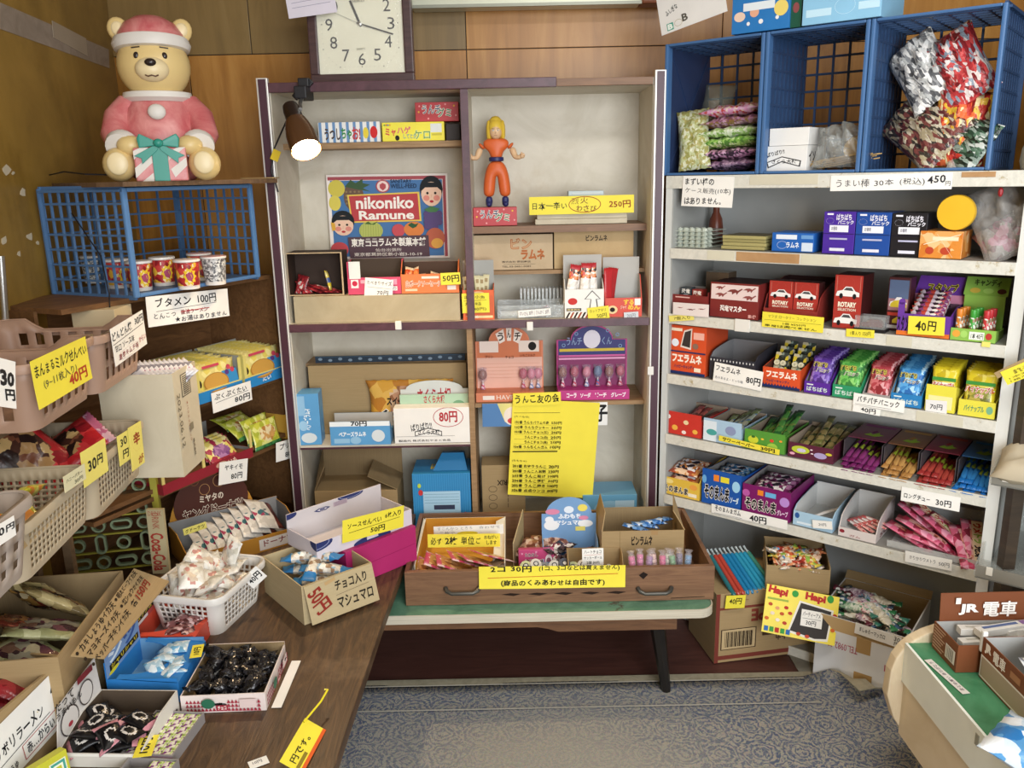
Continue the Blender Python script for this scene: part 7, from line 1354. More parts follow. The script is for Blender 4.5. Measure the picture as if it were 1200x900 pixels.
card_at(*q, 'bright yellow Hapi candy picture card hanging on the party carton', hp, colour=pm('#ecd72c', .4), name='picture_card', cat='card', thick=.0025)
# white carton of marshmallow sticks
p0, p1 = on(953, 781, .035), on(1058, 816, .035)
G2 = Frame((p0.x, p0.y), math.atan2(p1.y - p0.y, p1.x - p0.x)); gw2 = (p1 - p0).length
h2 = G2.z_at(722, .04, 0) - .005
wc = tray_box('white_carton', G2.M(0, 0, .005), gw2, .27, h2, 'white carton with tan rim full of marshmallow sticks on the floor', 'carton', pm('#dcdcdc', .6), inner=CARD, hf=h2, side='flat', t=.004, faces={'front': [('r', 0, 0, 1, .2, '#c0a274'), ('r', .46, .2, .62, .42, '#b08f5e'), ('r', .46, .72, .66, 1, '#b08f5e'), ('t', 'TEL.0982-32-', .12, .36, .48, .46, '#b0405a', .0, 180), ('t', '1291', .78, .48, .95, .58, '#b0405a', .0, 180)]})
for pts in ([(0, .27, h2), (gw2, .27, h2), (gw2, .29, h2 + .02), (0, .29, h2 + .02)],): flap(wc, pts, CARD, t=.003)
ms_ = []
for i, (c, e) in enumerate(((['#d9a0ac', '#eadada', '#c08090', '#f0e8e4'], '#4a8a7a'), (['#e6e2d4', '#d0ccb8', '#f2f0e6'], '#3f8a5a'), (['#a9c6ae', '#dce6da', '#6a9a7c'], '#2f6a50'), (['#c0a9b8', '#8a6a80', '#e3d6de'], '#6a2c3c'), (['#d9e0e8', '#8aaac8', '#f0f2f4'], '#4a6a8a'))):
    ms_.append(packet_mesh(.03, .17, .026, [film([e, '#d9dcd4', e], 60, bump=.6), film(c, 70, stretch=(1, 1.6, 1), bump=.6)], zone=lambda x, y: int(abs(y) < .72), seed=80 + i, kind='twist', ny=12, wr=.35))
for i, nm in enumerate(('pink', 'cream', 'pale green', 'mauve striped', 'pale blue')): many(wc, 'marshmallow_stick', ms_[i], [(x + .012, .05 + y * .78, z, rx * .4, ry * .4, 78 + rz * .2) for x, y, z, rx, ry, rz in heap(gw2 - .03, .25, h2 - .058, 9, rnd, 3, 22, .045, 180, .024)], nm + ' marshmallow stick heaped in the white carton on the floor', 'candy', nm + ' marshmallow sticks')
card(G2, -.004, (1003, 729), (1057, 747), (1000, 741), 'white marshmallow price strip on the rim of the white carton', [('t', 'ましゅろーマッカロ', .1, .25, .66, .72, '#2f2f34', .01), ('t', '30', .85, .1, .97, .5, '#2f2f34', .01), ('t', '円', .86, .55, .96, .9, '#2f2f34', .01)])
# ================================================================ on the green bench
JB = pm('#7a4527', .5); bz = .4215
BF = Frame((.956, 1.617), 0.0)
h_ = BF.z_at(757, .0, 0) - bz
j1 = tray_box('train_carton', Matrix.Translation((.957, 1.617, bz)), .30, .105, h_, 'brown train candy carton with tall lettered back panel on the green counter', 'carton', JB, inner=pm('#a9a9a6', .6), hf=h_, side='flat', faces={'left': [('r', .04 + .0 * i, .06 + .11 * i, .5 - .06 * (i % 3), .11 + .11 * i, '#c9a890') for i in range(8)] + [('r', .56, .3, .94, .8, '#dfdcd4')] + [('r', .6 + .05 * k, .34, .62 + .05 * k, .76, '#77736c') for k in range(6)]})
zb_ = BF.z_at(727, .1, .11); zt_ = BF.z_at(695, .1, .11)
ob_ = MB().prism([(.012, .105, h_ - .01), (.30, .105, h_ - .01), (.30, .112, zt_ - bz), (.012, .112, zt_ - bz)], (0, .0025, 0)).build('header', JB, j1.o)
art(ob_, .288, zt_ - zb_, [('r', .11, .12, .15, .34, '#ece6de'), ('t', 'JR', .14, .34, .3, .74, '#f0ebe4', .05), ('t', '電車', .33, .26, .6, .82, '#f0ebe4', .02)], Matrix.Translation((.012, .1045, zb_ - bz)))
TRW = pm('#dedcd6', .4)
for i, (x, y, z, r) in enumerate(((.09, .035, .035, 4), (.10, .065, .05, -3), (.13, .04, .058, 12), (.2, .05, .05, 20))):
    solid_box('train_candy_box', j1.M @ loc(x - .06, y, z, 0, 0, r), .15, .022, .016, ['white train shaped candy box lying lowest in the brown carton', 'pale grey train candy box behind the white ones', 'white train candy box with blue stripe on top in the carton', 'tilted white train candy box at the far end of the carton'][i], 'box', TRW, faces={'top': [('r', .1, .2, .7, .6, '#5a6a94'), ('r', .75, .1, .92, .8, '#8a6a9a')] if i == 2 else [('r', .1, .3, .9, .6, '#b8b5ac')]})
h2_ = .095
j2 = tray_box('train_carton', Matrix.Translation((1.0, 1.43, bz)), .30, .172, h2_, 'nearer brown train candy carton with white bordered label on the green counter', 'carton', JB, inner=pm('#a9a9a6', .6), hf=h2_, side='flat', faces={'left': [('r', .0, .42, .98, .96, '#e3e0d8'), ('r', .02, .46, .96, .92, '#a99a86'), ('t', 'JR', .06, .06, .2, .32, '#f0ebe4', .07), ('t', '電車', .24, .06, .5, .36, '#f0ebe4', .02), ('r', .6, .14, .8, .3, '#a97a58')]})
pk2 = packet_mesh(.05, .12, .01, [film(['#d0d0d0', '#8a8c94', '#efefee', '#4a4c58'], 60)], seed=90)
many(j2, 'silver_candy_packet', pk2, [(.06 + .022 * i, .06 + .012 * i, .05 + .008 * i, 40, 20, 30 + 8 * i) for i in range(7)], 'silver and white packet standing in the nearer train carton', 'candy packet', 'silver packets in the nearer train carton')
solid_box('small_tube', Matrix.Translation((1.0, 1.6, bz + .055)) @ loc(.0, .004, 0), .012, .012, .05, 'small white plastic tube tucked between the two train cartons', 'tube', pm('#e3e2de', .35), bevel=.004)
q = [on(1083, 773, bz), on(1092, 772, bz), on(1128, 813, bz)]
card_at(on(1128, 814, bz), on(1083, 774, bz), on(1138, 814, bz), 'white printed paper strip lying along the green counter edge', [('t', 'まとめ買い ありがとう', .08, .2, .92, .75, '#7a6a72', .02)], colour=pm('#dcd8d0', .6), name='paper_strip', cat='paper')
o = inst('snack_packet', packet_mesh(.16, .15, .05, [film(['#e6ecf2', '#5a9ad0', '#cfe0ee', '#2f78ba'], 22), pm('#2c6ab0', .3)], seed=91, nx=10, ny=10), Matrix.Translation((.945, 1.315, bz + .03)) @ Euler((R(12), 0, R(40))).to_matrix().to_4x4(), 'blue and white snack packet at the near end of the green counter', 'snack packet')
o = inst('cream_bundle', packet_mesh(.18, .14, .09, [pm('#b9ad95', .8)], seed=92, nx=8, ny=8, wr=.4), RF.M(RW + .09, -.05, .77) @ loc(0, 0, 0, 20, 0, 0), 'cream cloth bundle under the yellow skewer sign', 'bundle')
# ================================================================ the corner by the plywood wall
def FB(x, y, w, ang=5.7):           # the side of a basket that faces across the room
    return Frame((x + math.cos(R(ang)) * (w / 2 + .013), y + math.sin(R(ang)) * (w / 2 + .013)), R(90 + ang))
FX = Frame((0, 0), R(90))           # things that face across the room: u runs away from the viewer, v towards the plywood wall
# ---- blue crate with cup noodles, board and seated bear on the corner unit
cz = 1.2005
ch = 1.486 - cz
crate('blue_crate', LF.M(0.0, 0.0, cz), LF.u_at(306, 0, cz), .32, ch, 'blue crate on the corner unit holding cup noodles', left='grid', right='grid', top='none', bottom='solid', mat=pm('#5d86b4', .4), dk=pm('#4d6f97', .45), rim=.016, rimd=.012, nb=(6, 7), bar=.0035)
bd = MB().prism([(-1.285, 2.43, 1.4885), (-1.05, 2.2, 1.4885), (-.965, 2.16, 1.4885), (-.70, 2.62, 1.4885), (-.79, 2.82, 1.4885), (-1.30, 2.75, 1.4885)], (0, 0, .012)).build('wooden_board', grain('top_board', '#5a4430', '#7a5e44', s=4, scale=(3, 10, 1), rough=.6)); tag(bd, 'thin wooden board on top of the blue crate under the bear', 'board')
o = MB().box(-.05, -.002, -.003, .05, .06, .0005).build('crumpled_tape', pm('#a98a5a', .5)); o.matrix_world = Matrix.Translation(at(302, 210, 2.6)) ; o.location.z = 1.5015 + .003; tag(o, 'brown tape piece stuck on the end of the thin wooden board', 'tape')
def cup_mesh():
    e = empty('cup_noodle', Matrix.Identity(4), 'x', 'cup noodles')
    return e
cupA = film(['#b02c2c', '#c8403a', '#e3b03a', '#f0d8a0', '#8a1c22'], 45, rough=.35); cupB = film(['#5a5a5c', '#c9c9c6', '#8a8a8a', '#e0dfda'], 130, rough=.4)
def cup(px, py, lab, sleeve, rim, rz=0):
    p = on(px, py, cz + .006); e = empty('cup_noodle', Matrix.Translation(p) @ Matrix.Rotation(R(rz), 4, 'Z'), lab, 'cup noodles', 'cup noodles in the blue crate')
    MB().lathe([(.0285, 0), (.0285, .004), (.0295, .01)], 24).build('cup_base', pm('#e6e0d8', .4), e, smooth=True)
    s = MB().lathe([(.0292, .008), (.0338, .074)], 24).build('printed_sleeve', sleeve, e, smooth=True)
    b = MB().lathe([(.0336, .074), (.0365, .076), (.0365, .080), (.034, .0815)], 24); b.build('rim', pm('#ece9e4', .35), e, smooth=True)
    MB().lathe([(.035, .0805), (.0352, .082), (0, .0825)], 24).build('lid', pm(rim, .4), e, smooth=True)
    if sleeve is cupA:
        # printed burst and panel wrapped on the cup's front
        def wrap(pts, r0, m, nm):
            vs = []
            for a, z in pts: r = .0292 + (z - .008) / .066 * .0046 + r0; vs.append((r * math.sin(a), -r * math.cos(a), z))
            MB().add(vs, [tuple(range(len(vs)))]).build(nm, m, s, fix=False)
        base = R(20)
        wrap([(base + (.62 if k % 2 else .42) * math.sin(k * math.pi / 10), .036 + (.026 if k % 2 else .019) * math.cos(k * math.pi / 10)) for k in range(20)], .0004, ink('#e6c02f'), 'burst_print')
        wrap([(base + .3 * math.sin(k * math.pi / 6), .036 + .012 * math.cos(k * math.pi / 6)) for k in range(12)], .0008, ink('#a84a6a'), 'burst_print')
        wrap([(base - .55, .060), (base + .35, .062), (base + .35, .070), (base - .55, .069)], .0008, ink('#efe6cf'), 'name_print')
    return e
cup(166, 340, 'red cup noodle behind the crate post, nearest the plywood wall', cupA, '#e6dfd8', 30); cup(193, 334, 'red cup noodle beside the crate post', cupA, '#e6dfd8', 25); cup(222, 338, 'red cup noodle nearest the crate mouth', cupA, '#e9d9d2', 10)
cup(253, 333, 'cup noodle showing its grey printed back', cupB, '#d8a8a4', 0); cup(236, 328, 'cup noodle standing behind the grey backed one', cupA, '#d8a8a4', 60); cup(140, 337, 'pale cup noodle deep behind the crate grid', cupA, '#e6dfd8', 40); cup(112, 331, 'dark cup noodle at the far side of the crate grid', cupB, '#cfc9c4', 0)
card(LF, -.004, (170, 348), (266, 338), (171, 384), 'white cup noodle price card hanging from the blue crate', [('t', 'ブタメン', .1, .08, .52, .4, '#17171a', .02), ('t', '100円', .6, .1, .84, .42, '#17171a', .015), ('l', .1, .52, .84, .44, .0012, '#17171a'), ('t', 'とんこつ', .07, .58, .32, .78, '#2a2a2e', .01), ('t', '醤油ラーメン', .38, .54, .72, .72, '#7a2c30', .01), ('l', .38, .62, .74, .6, .0022, '#b0363a'), ('t', '★お湯はありません', .3, .76, .96, .96, '#2a2a2e', .01)], curl=.008)
o = MB().tube([at(84, 250, 2.3), at(118, 300, 2.2), at(128, 345, 2.17), at(129, 372, 2.15)], .0018, 5).build('cable', BLACK, smooth=True); tag(o, 'thin dark cable hanging down beside the blue crate', 'cable')
o = MB().tube([at(58, 205, 2.4), at(75, 203, 2.3) + Vector((0, 0, .004)), at(100, 206, 2.25) + Vector((0, 0, .004)), at(130, 205, 2.3)], .002, 5).build('cable', BLACK, smooth=True); tag(o, 'dark cable lying on the thin wooden board', 'cable')
o = MB().tube([at(1, 300, 2.0), at(6, 368, 2.0), at(8, 420, 2.0)], .008, 10).build('chrome_pole', STEEL, smooth=True); tag(o, 'chrome pole standing by the plywood wall', 'pole')
# seated bear, a hollow plastic figure in a winter coat holding a present
def bear():
    c = at(196, 208, 2.42); c.z = 1.5006
    top = at(180, 24, 2.44).z - c.z; k = top / .42
    o = empty('bear_figure', Matrix.Translation(c) @ Matrix.Rotation(R(17), 4, 'Z') @ Matrix.Scale(k, 4), 'large plastic bear in red winter hat and coat holding a present, on the board', 'bear figure')
    FUR = pm('#dcc184', .35); MUZ = pm('#e6d3a6', .35); COAT = grain('faded_red', '#bd5a5e', '#d9938e', s=9, rough=.35, bump=.02); WHT = pm('#ddd8d0', .45); GRN = pm('#2f8f7e', .35)
    MB().lathe([(.07, 0), (.10, .02), (.112, .07), (.108, .13), (.09, .19), (.06, .225), (.0, .235)], 32, sc=(1, .8)).build('coat', COAT, o, smooth=True)
    h = MB().ell((0, -.01, .30), (.093, .08, .088), 32)
    h.build('head', FUR, o, smooth=True)
    MB().ell((0, -.076, .285), (.043, .032, .032), 24).build('muzzle', MUZ, o, smooth=True)
    MB().ell((0, -.107, .299), (.0145, .009, .010), 16).build('nose', pm('#2a211e', .25), o, smooth=True)
    for s in (-1, 1):
        MB().ell((.034 * s, -.080, .318), (.0075, .005, .0095), 14).build('eye', pm('#2c2320', .2), o, smooth=True)
        MB().bar((.024 * s, -.0785, .340), (.045 * s, -.072, .338), .003, .003).build('eyebrow', pm('#3a2a20', .5), o)
        ear = MB().ell((.078 * s, .0, .392), (.028, .013, .032), 18, rot=Matrix.Rotation(R(18 * s), 3, 'Y')).build('ear', FUR, o, smooth=True)
        MB().ell((.078 * s, -.010, .392), (.017, .006, .02), 14, rot=Matrix.Rotation(R(18 * s), 3, 'Y')).build('inner_ear', MUZ, ear, smooth=True)
        MB().tube([(.075 * s, -.0, .20), (.105 * s, -.02, .165), (.113 * s, -.05, .12), (.10 * s, -.075, .098)], [.034, .036, .036, .033], 16).build('sleeve', COAT, o, smooth=True)
        MB().lathe([(.026, -.016), (.04, -.014), (.044, 0), (.04, .014), (.026, .016)], 20).build('cuff', WHT, o, Matrix.Translation((.094 * s, -.083, .092)) @ Euler((R(-60), R(-25 * s), 0)).to_matrix().to_4x4(), smooth=True)
        MB().ell((.073 * s, -.103, .092), (.034, .028, .026), 20).build('paw', FUR, o, smooth=True)
        MB().ell((.106 * s, -.095, .044), (.042, .04, .044), 22).build('foot', FUR, o, smooth=True)
        MB().ell((.106 * s, -.132, .046), (.026, .006, .029), 18).build('sole_pad', MUZ, o, smooth=True)
    MB().tube([(-.016, -.104, .268), (-.009, -.1075, .2645), (0, -.1085, .267), (.009, -.1075, .2645), (.016, -.104, .268)], .0018, 6).build('mouth', pm('#5a3a28', .5), o, smooth=True)
    MB().lathe([(.05, .212), (.075, .208), (.09, .218), (.087, .232), (.06, .238)], 32, sc=(1, .85)).build('collar', WHT, o, smooth=True)
    MB().ell((0, -.087, .178), (.023, .012, .02), 18).build('button', WHT, o, smooth=True)
    hat = Matrix.Translation((0, -.006, .356)) @ Matrix.Rotation(R(-6), 4, 'X')
    MB().lathe([(.086, -.004), (.083, .024), (.066, .05), (.04, .066), (.0, .074)], 30, sc=(1, .9)).build('hat', COAT, o, hat, smooth=True)
    MB().lathe([(.08, -.02), (.095, -.017), (.1, -.004), (.094, .012), (.08, .016)], 30, sc=(1, .88)).build('hat_brim', WHT, o, hat, smooth=True)
    gb = MB().box(-.064, -.145, 0, .064, -.055, .085).build('present', COAT, o, bevel=.004)
    art(gb, .128, .085, [('p', [(0, .1), (.14, 0), (.3, 0), (0, .35)], '#ded8cf'), ('p', [(0, .6), (.34, .2), (.34, .45), (.0, .9)], '#ded8cf'), ('p', [(.68, .65), (1, .3), (1, .55), (.75, .9)], '#ded8cf'), ('p', [(.66, .15), (.85, 0), (1, 0), (.66, .38)], '#ded8cf'), ('p', [(.12, 1), (.34, .75), (.34, 1)], '#ded8cf')], Matrix.Translation((-.064, -.1452, 0)), name='stripes')
    MB().box(-.019, -.149, 0, .019, -.143, .086).box(-.019, -.149, .083, .019, -.055, .087).build('ribbon', GRN, o, bevel=.001)
    for s in (-1, 1):
        MB().prism([(0, -.152, .098), (.045 * s, -.152, .12), (.052 * s, -.15, .108), (.048 * s, -.152, .084), (0, -.152, .09)], (0, .014, 0)).build('bow_loop', GRN, o, bevel=.003)
        MB().prism([(0, -.153, .09), (.016 * s, -.153, .088), (.062 * s, -.153, .064), (.045 * s, -.153, .058), (.044 * s, -.153, .044), (.004 * s, -.153, .078)], (0, .006, 0)).build('bow_tail', GRN, o, bevel=.001)
    MB().ell((0, -.156, .096), (.0125, .009, .011), 14).build('bow_knot', GRN, o, smooth=True)
bear()
# ---- fish wafer cartons on the corner unit
YL = pm('#dccf78', .4)
def wafer(x0, x1, yt, nm, pl):
    z = LZ[1]; u, w, h = slot(LF, z, .012, x0, x1, yt); hh = h * .34
    bx = tray_box('wafer_carton', LF.M(u, .012, z + .0005), w, .2, h, nm, 'carton', YL, inner=pm('#9a9c98', .6), hf=hh, hb=h + .006, side='flat', faces={'front': [('r', 0, .1, 1, 1, '#2f86c4'), ('t', 'たい', .4, .3, .6, .8, '#e6eef4', .03)], 'left': [('r', 0, .5, 1, 1, '#d9cf8a')]})
    for x in (0, w - .012): MB().box(x, -.001, hh, x + .012, .001, h - .004).build('front_strip', YL, bx.o)
    me = packet_mesh(w - .012, h * .98, .012, [film(['#dccb62', '#e6dc94', '#d9cc80'], 40)], seed=95)
    os = many(bx, 'wafer_packet', me, rowz(bx, 12, h * .5, .014, .185, 78, dz=.0006), pl, 'wafer packet', pl.split(' standing')[0] + 's')
    art(os[0], w - .016, h * .9, [('r', .62, .3, .98, .75, '#3a8ac0'), ('e', .45, .58, .3, .3, '#a87a34'), ('e', .45, .57, .27, .27, '#c49748'), ('e', .8, .22, .05, .08, '#c0465a'), ('e', .88, .32, .05, .08, '#c0465a'), ('e', .74, .36, .05, .08, '#5a3a7a'), ('e', .06, .5, .05, .12, '#2a2018'), ('r', .2, .02, .6, .1, '#c0465a')], Matrix.Translation((-(w - .016) / 2, -h * .45, .0078)) @ Matrix.Rotation(R(-90), 4, 'X'))
wafer(233, 285, 424, 'yellow and blue fish wafer carton nearer the viewer on the corner unit', 'fish wafer packet standing in the nearer yellow carton')
wafer(288, 337, 409, 'yellow and blue fish wafer carton beside the cabinet post', 'fish wafer packet standing in the carton beside the cabinet')
card(LF, -.002, (247, 461), (293, 446), (251, 484), 'white fish wafer price card, 80 yen, on the corner unit', [('t', 'ぷくぷくたい', .06, .12, .88, .42, '#17171a', .02), ('l', .08, .54, .92, .44, .0012, '#17171a'), ('t', '80円', .55, .56, .95, .9, '#17171a', .02)])
# sweet potato and pudding packets below
z = LZ[2]
RD = pm('#8f2632', .4)
yt_ = tb(LF, z, .004, 192, 297, 545, .19, 'wafer_carton', 'dark red sweet potato wafer tray with cream corners on the corner unit', 'carton', RD, inner=pm('#8a8a86', .6), h=.03, hb=.1, side='slope', faces={'front': [('t', 'いも', .7, .2, .8, .8, '#e6c9b4', .03), ('e', .62, .4, .06, .3, '#c9a08a')]})
for x in (0.0, yt_.w * .42, yt_.w - .01): MB().box(x, .0, yt_.hf, x + .01, .003, yt_.hf + .06).build('corner_strip', pm('#dcc97a', .4), yt_.o)
pme = packet_mesh(.12, .085, .014, [film(['#d9c96a', '#e3d99a', '#a03048'], 40), film(['#8a5a8a', '#a87aa4', '#74467a'], 60), film(['#8f2632', '#a83a44'], 40)], zone=lambda x, y: 1 if x * x / .4 + (y + .05) ** 2 / .3 < 1 else (2 if y < -.6 else 0), seed=96, nx=16, ny=14)
many(yt_, 'wafer_packet', pme, [(yt_.w * .70, .03 + .014 * i, .05 + .005 * i, 50 - 3 * i, 0, 0) for i in range(3)], 'purple sweet potato wafer packet leaning in the dark red tray', 'wafer packet', 'sweet potato wafer packets')
pu = spot(LF, LF.u_at(318, .01, z), .0, z)
ppe = packet_mesh(.13, .09, .014, [film(['#c6c84a', '#dadc86', '#a9b03a'], 40), film(['#c99a5a', '#e3d3a8', '#b07a3c'], 50), film(['#2f6a3a', '#4a8a50'], 40)], zone=lambda x, y: 1 if (x - .1) ** 2 / .4 + (y - .05) ** 2 / .35 < 1 else (2 if y < -.65 else 0), seed=97, nx=16, ny=14)
many(pu, 'wafer_packet', ppe, [(.0, .03, .048, 76, 0, 0), (-.01, .055, .062, 72, 0, 2), (-.03, .1, .07, 40, 0, 8), (-.02, .14, .085, 20, 0, -6)], 'yellow green pudding wafer packet leaning on the corner unit', 'wafer packet', 'pudding wafer packets')
o = MB().box(0, 0, 0, .012, .1, .085).build('carton_corner', pm('#dfae48', .4)); o.matrix_world = LF.M(LF.u_at(341, .008, z), .008, z); tag(o, 'orange yellow carton edge beside the pudding packets', 'carton')
card(LF, -.004, (257, 542), (290, 537), (260, 568), 'white sweet potato price card, 80 yen', [('t', 'ヤキイモ', .18, .16, .82, .42, '#17171a', .02), ('t', '80円', .42, .56, .82, .84, '#17171a', .02)])
card(LF, -.004, (323, 519), (350, 512), (326, 541), 'white pudding price card, 80 yen, by the cabinet post', [('t', 'プリン', .16, .12, .78, .44, '#17171a', .02), ('t', '80円', .38, .56, .86, .86, '#17171a', .02)])
# pale cardboard box at the unit's near end and the tall white carton
o = solid_box('cardboard_box', Matrix.Translation((at(84, 372, 2.12).x, 2.12, 1.1)) , .11, .1, .085, 'small cream cardboard box under the corner of the blue crate', 'box', pm('#d3c19c', .7))
x0, x1 = at(112, 440, 1.95).x, at(201, 440, 1.95).x
TC = grain('pale_carton', '#c3b79c', '#cfc4aa', s=5, rough=.7, bump=.03)
zc0, zc1 = .79, 1.051
tcx = tray_box('tall_carton', Matrix.Translation((x0, 1.952, zc0)) , x1 - x0, .15, zc1 - zc0, 'tall pale cardboard carton with date stamp standing beside the baskets', 'carton', TC, inner=GREYIN, side='flat', faces={'right': [('r', .3, .05, .7, .27, '#5a5040'), ('r', .33, .06, .67, .26, '#cbbfa4')] + [('r', .36, .075 + .018 * i, .64, .083 + .018 * i, '#3a3228') for i in range(10)] + [('t', '2023.06.12', -.32, .43, .58, .5, '#6a6250', .0, -90), ('t', '★バラエティパック', .1, .5, .8, .54, '#9a5a4a', .0, -90), ('t', '株式会社', .4, .78, .7, .82, '#3a3228', .02, -90), ('r', .45, .55, .6, .62, '#8a8068')]})
tw = packet_mesh(.06, .09, .006, [film(['#cfcaca', '#e3dede', '#a0607a', '#8a8488'], 40)], seed=98)
many(tcx, 'snack_packet', tw, [(.05 + .011 * i, .06 + .003 * i, zc1 - zc0 - .028, 52, 30, -30) for i in range(11)], 'white and plum snack packet standing in the tall pale carton', 'snack packet', 'packets in the tall pale carton')
# ================================================================ baskets on a tiered stand
def basket(name, M, w, d, h, label, col, holes=(9, 7), rows=3, taper=.86, rimh=.014, bump=0.0, bar=.35, hrow=.62, slot_top=.2, th=.0022):
    """perforated plastic basket: rounded walls with real holes, a turned rim and a floor; centred on its base"""
    r = .028; cols = []
    def side(n):
        c = []
        for i in range(n): c += [((i + bar * .5) / n, False), ((i + 1 - bar * .5) / n, True)]
        return [0.0] + [a for a, _ in c] + [1.0]
    pts = []; hole = []
    a, b_ = w / 2 - r, d / 2 - r
    segs = [((-a, -d / 2), (a, -d / 2), holes[0]), ((w / 2, -b_), (w / 2, b_), holes[1]), ((a, d / 2), (-a, d / 2), holes[0]), ((-w / 2, b_), (-w / 2, -b_), holes[1])]
    cen = [(a, -b_), (a, b_), (-a, b_), (-a, -b_)]
    for k, (p, q, n) in enumerate(segs):
        ts = side(n)
        for i, t in enumerate(ts):
            pts.append((p[0] + (q[0] - p[0]) * t, p[1] + (q[1] - p[1]) * t)); hole.append(i % 2 == 1 and i < len(ts) - 1)
        for j in range(1, 4):
            an = R(-90 + 90 * k + 22.5 * j); pts.append((cen[k][0] + r * math.cos(an), cen[k][1] + r * math.sin(an))); hole.append(False)
    n = len(pts)
    zs = [0.0, .08]
    y0, y1 = .12, 1 - slot_top
    for i in range(rows): zs += [y0 + (y1 - y0) * (i + (1 - hrow) / 2) / rows, y0 + (y1 - y0) * (i + 1 - (1 - hrow) / 2) / rows]
    zs += [1.0]
    mb = MB(); vs = []
    for t in zs:
        s = taper + (1 - taper) * t
        for (x, y) in pts:
            zz = t * h
            if bump and t == 1.0:
                e = min(1, max(0, (abs(x) / (w / 2) - .45) / .2)) if abs(abs(y) - d / 2) < .002 else 1.0
                zz += bump * (e - 1)
            vs.append((x * s, y * s, zz))
    fs = []
    for j in range(len(zs) - 1):
        hr = j >= 2 and (j % 2 == 0) and j < len(zs) - 2
        for i in range(n):
            if hr and hole[i]: continue
            fs.append((j * n + i, j * n + (i + 1) % n, (j + 1) * n + (i + 1) % n, (j + 1) * n + i))
    fs.append(tuple(range(n - 1, -1, -1)))
    mb.add(vs, fs)
    o = empty(name, M, label, 'basket')
    wl_ = mb.build('basket_wall', col, o, smooth=True, fix=False); sm = wl_.modifiers.new('thickness', 'SOLIDIFY'); sm.thickness = th; sm.offset = 1
    rv = MB(); top = vs[-n:]; prof = [(0, 0), (.007, .001), (.009, -.003), (.008, -rimh), (.0065, -rimh)]
    rvs = []
    for ox, oz in prof:
        for (x, y, zz) in top:
            L = math.hypot(x, y); q = max(abs(x) / (w / 2), abs(y) / (d / 2))
            nx = (x - max(-a, min(a, x))) / r; ny = (y - max(-b_, min(b_, y))) / r
            rvs.append((x + nx * ox, y + ny * ox, zz + oz))
    rv.add(rvs, [(k * n + i, k * n + (i + 1) % n, (k + 1) * n + (i + 1) % n, (k + 1) * n + i) for k in range(len(prof) - 1) for i in range(n)])
    rm = rv.build('rim', col, o, smooth=True, fix=False); sm = rm.modifiers.new('thickness', 'SOLIDIFY'); sm.thickness = .0016
    bx = Box(); bx.o = o; bx.M = M; bx.w, bx.d, bx.h = w, d, h
    return bx
TAUPE = pm('#a58672', .45); BEIGE = pm('#b3a48a', .45); GREIGE = pm('#a2958a', .45); CRW = pm('#dedad3', .4)
def W2(x, y, z, ang=5.7): return Matrix.Translation((x, y, z)) @ Matrix.Rotation(R(ang), 4, 'Z')
bA = basket('plastic_basket', W2(-1.05, 1.865, 1.058), .33, .285, .125, 'taupe slotted basket farther along the upper tier, with the white price card', TAUPE, (7, 6), 2, .9, bump=.026, bar=.5, hrow=.66)
bB = basket('plastic_basket', W2(-1.03, 1.575, 1.063), .33, .285, .125, 'taupe slotted basket nearer on the upper tier, with the yellow rice cracker card', TAUPE, (7, 6), 2, .9, bump=.026, bar=.5, hrow=.66)
bC = basket('plastic_basket', W2(-1.015, 1.70, .843), .335, .31, .118, 'beige mesh basket on the lower tier with red noodle bags', BEIGE, (17, 15), 6, .93)
bD = basket('plastic_basket', W2(-.975, 1.375, .866), .335, .30, .10, 'beige mesh basket lined with cardboard on the lower tier', BEIGE, (17, 15), 6, .93)
bE = basket('plastic_basket', W2(-.89, 1.075, .915), .31, .26, .122, 'grey basket with square holes nearest the viewer', GREIGE, (6, 5), 3, .88, bump=.02, bar=.55, hrow=.5)
TW_ = grain('tier_wood', '#5a4630', '#745c42', s=4, scale=(2, 8, 8), rough=.65)
tr_ = empty('tiered_stand', Matrix.Identity(4), 'wooden tiered stand under the baskets along the plywood wall', 'stand')
MB().box(-1.19, 1.42, 1.043, -.95, 2.02, 1.057).build('upper_tier', TW_, tr_); MB().box(-1.19, 1.22, .828, -.9, 1.86, .842).build('lower_tier', TW_, tr_)
for x, y in ((-1.19, 1.425), (-1.19, 1.88), (-1.16, 1.98)): MB().box(x, y, .401, x + .02, y + .02, 1.043).build('post', TW_, tr_)
MB().box(-1.155, 1.225, .842, -.9, 1.5, .865).build('riser', TW_, tr_)
MB().box(-1.0, .97, .9, -.78, 1.2, .914).build('near_tier', TW_, tr_); MB().box(-.99, 1.0, .401, -.97, 1.02, .9).build('post', TW_, tr_); MB().box(-.99, 1.12, .401, -.97, 1.14, .9).build('post', TW_, tr_)
card(FB(-1.05, 1.865, .33), 0, (128, 386), (166, 363), (139, 427), 'white grilled cracker price card on the farther taupe basket', [('t', 'どんどん焼', .02, .1, .6, .35, '#1d1d20', .02), ('t', '30円', .7, .08, .98, .3, '#1d1d20', .015), ('l', .02, .44, .95, .36, .0014, '#1d1d20'), ('t', '甘口 ソース味', .05, .48, .62, .68, '#2a2a2e', .01), ('t', '激辛キムチ味', .12, .74, .72, .92, '#8a3a3c', .01), ('o', .44, .83, .36, .13, .0012, '#8a3a3c'), ('t', 'からい', .76, .66, .98, .82, '#b0484a', .01)])
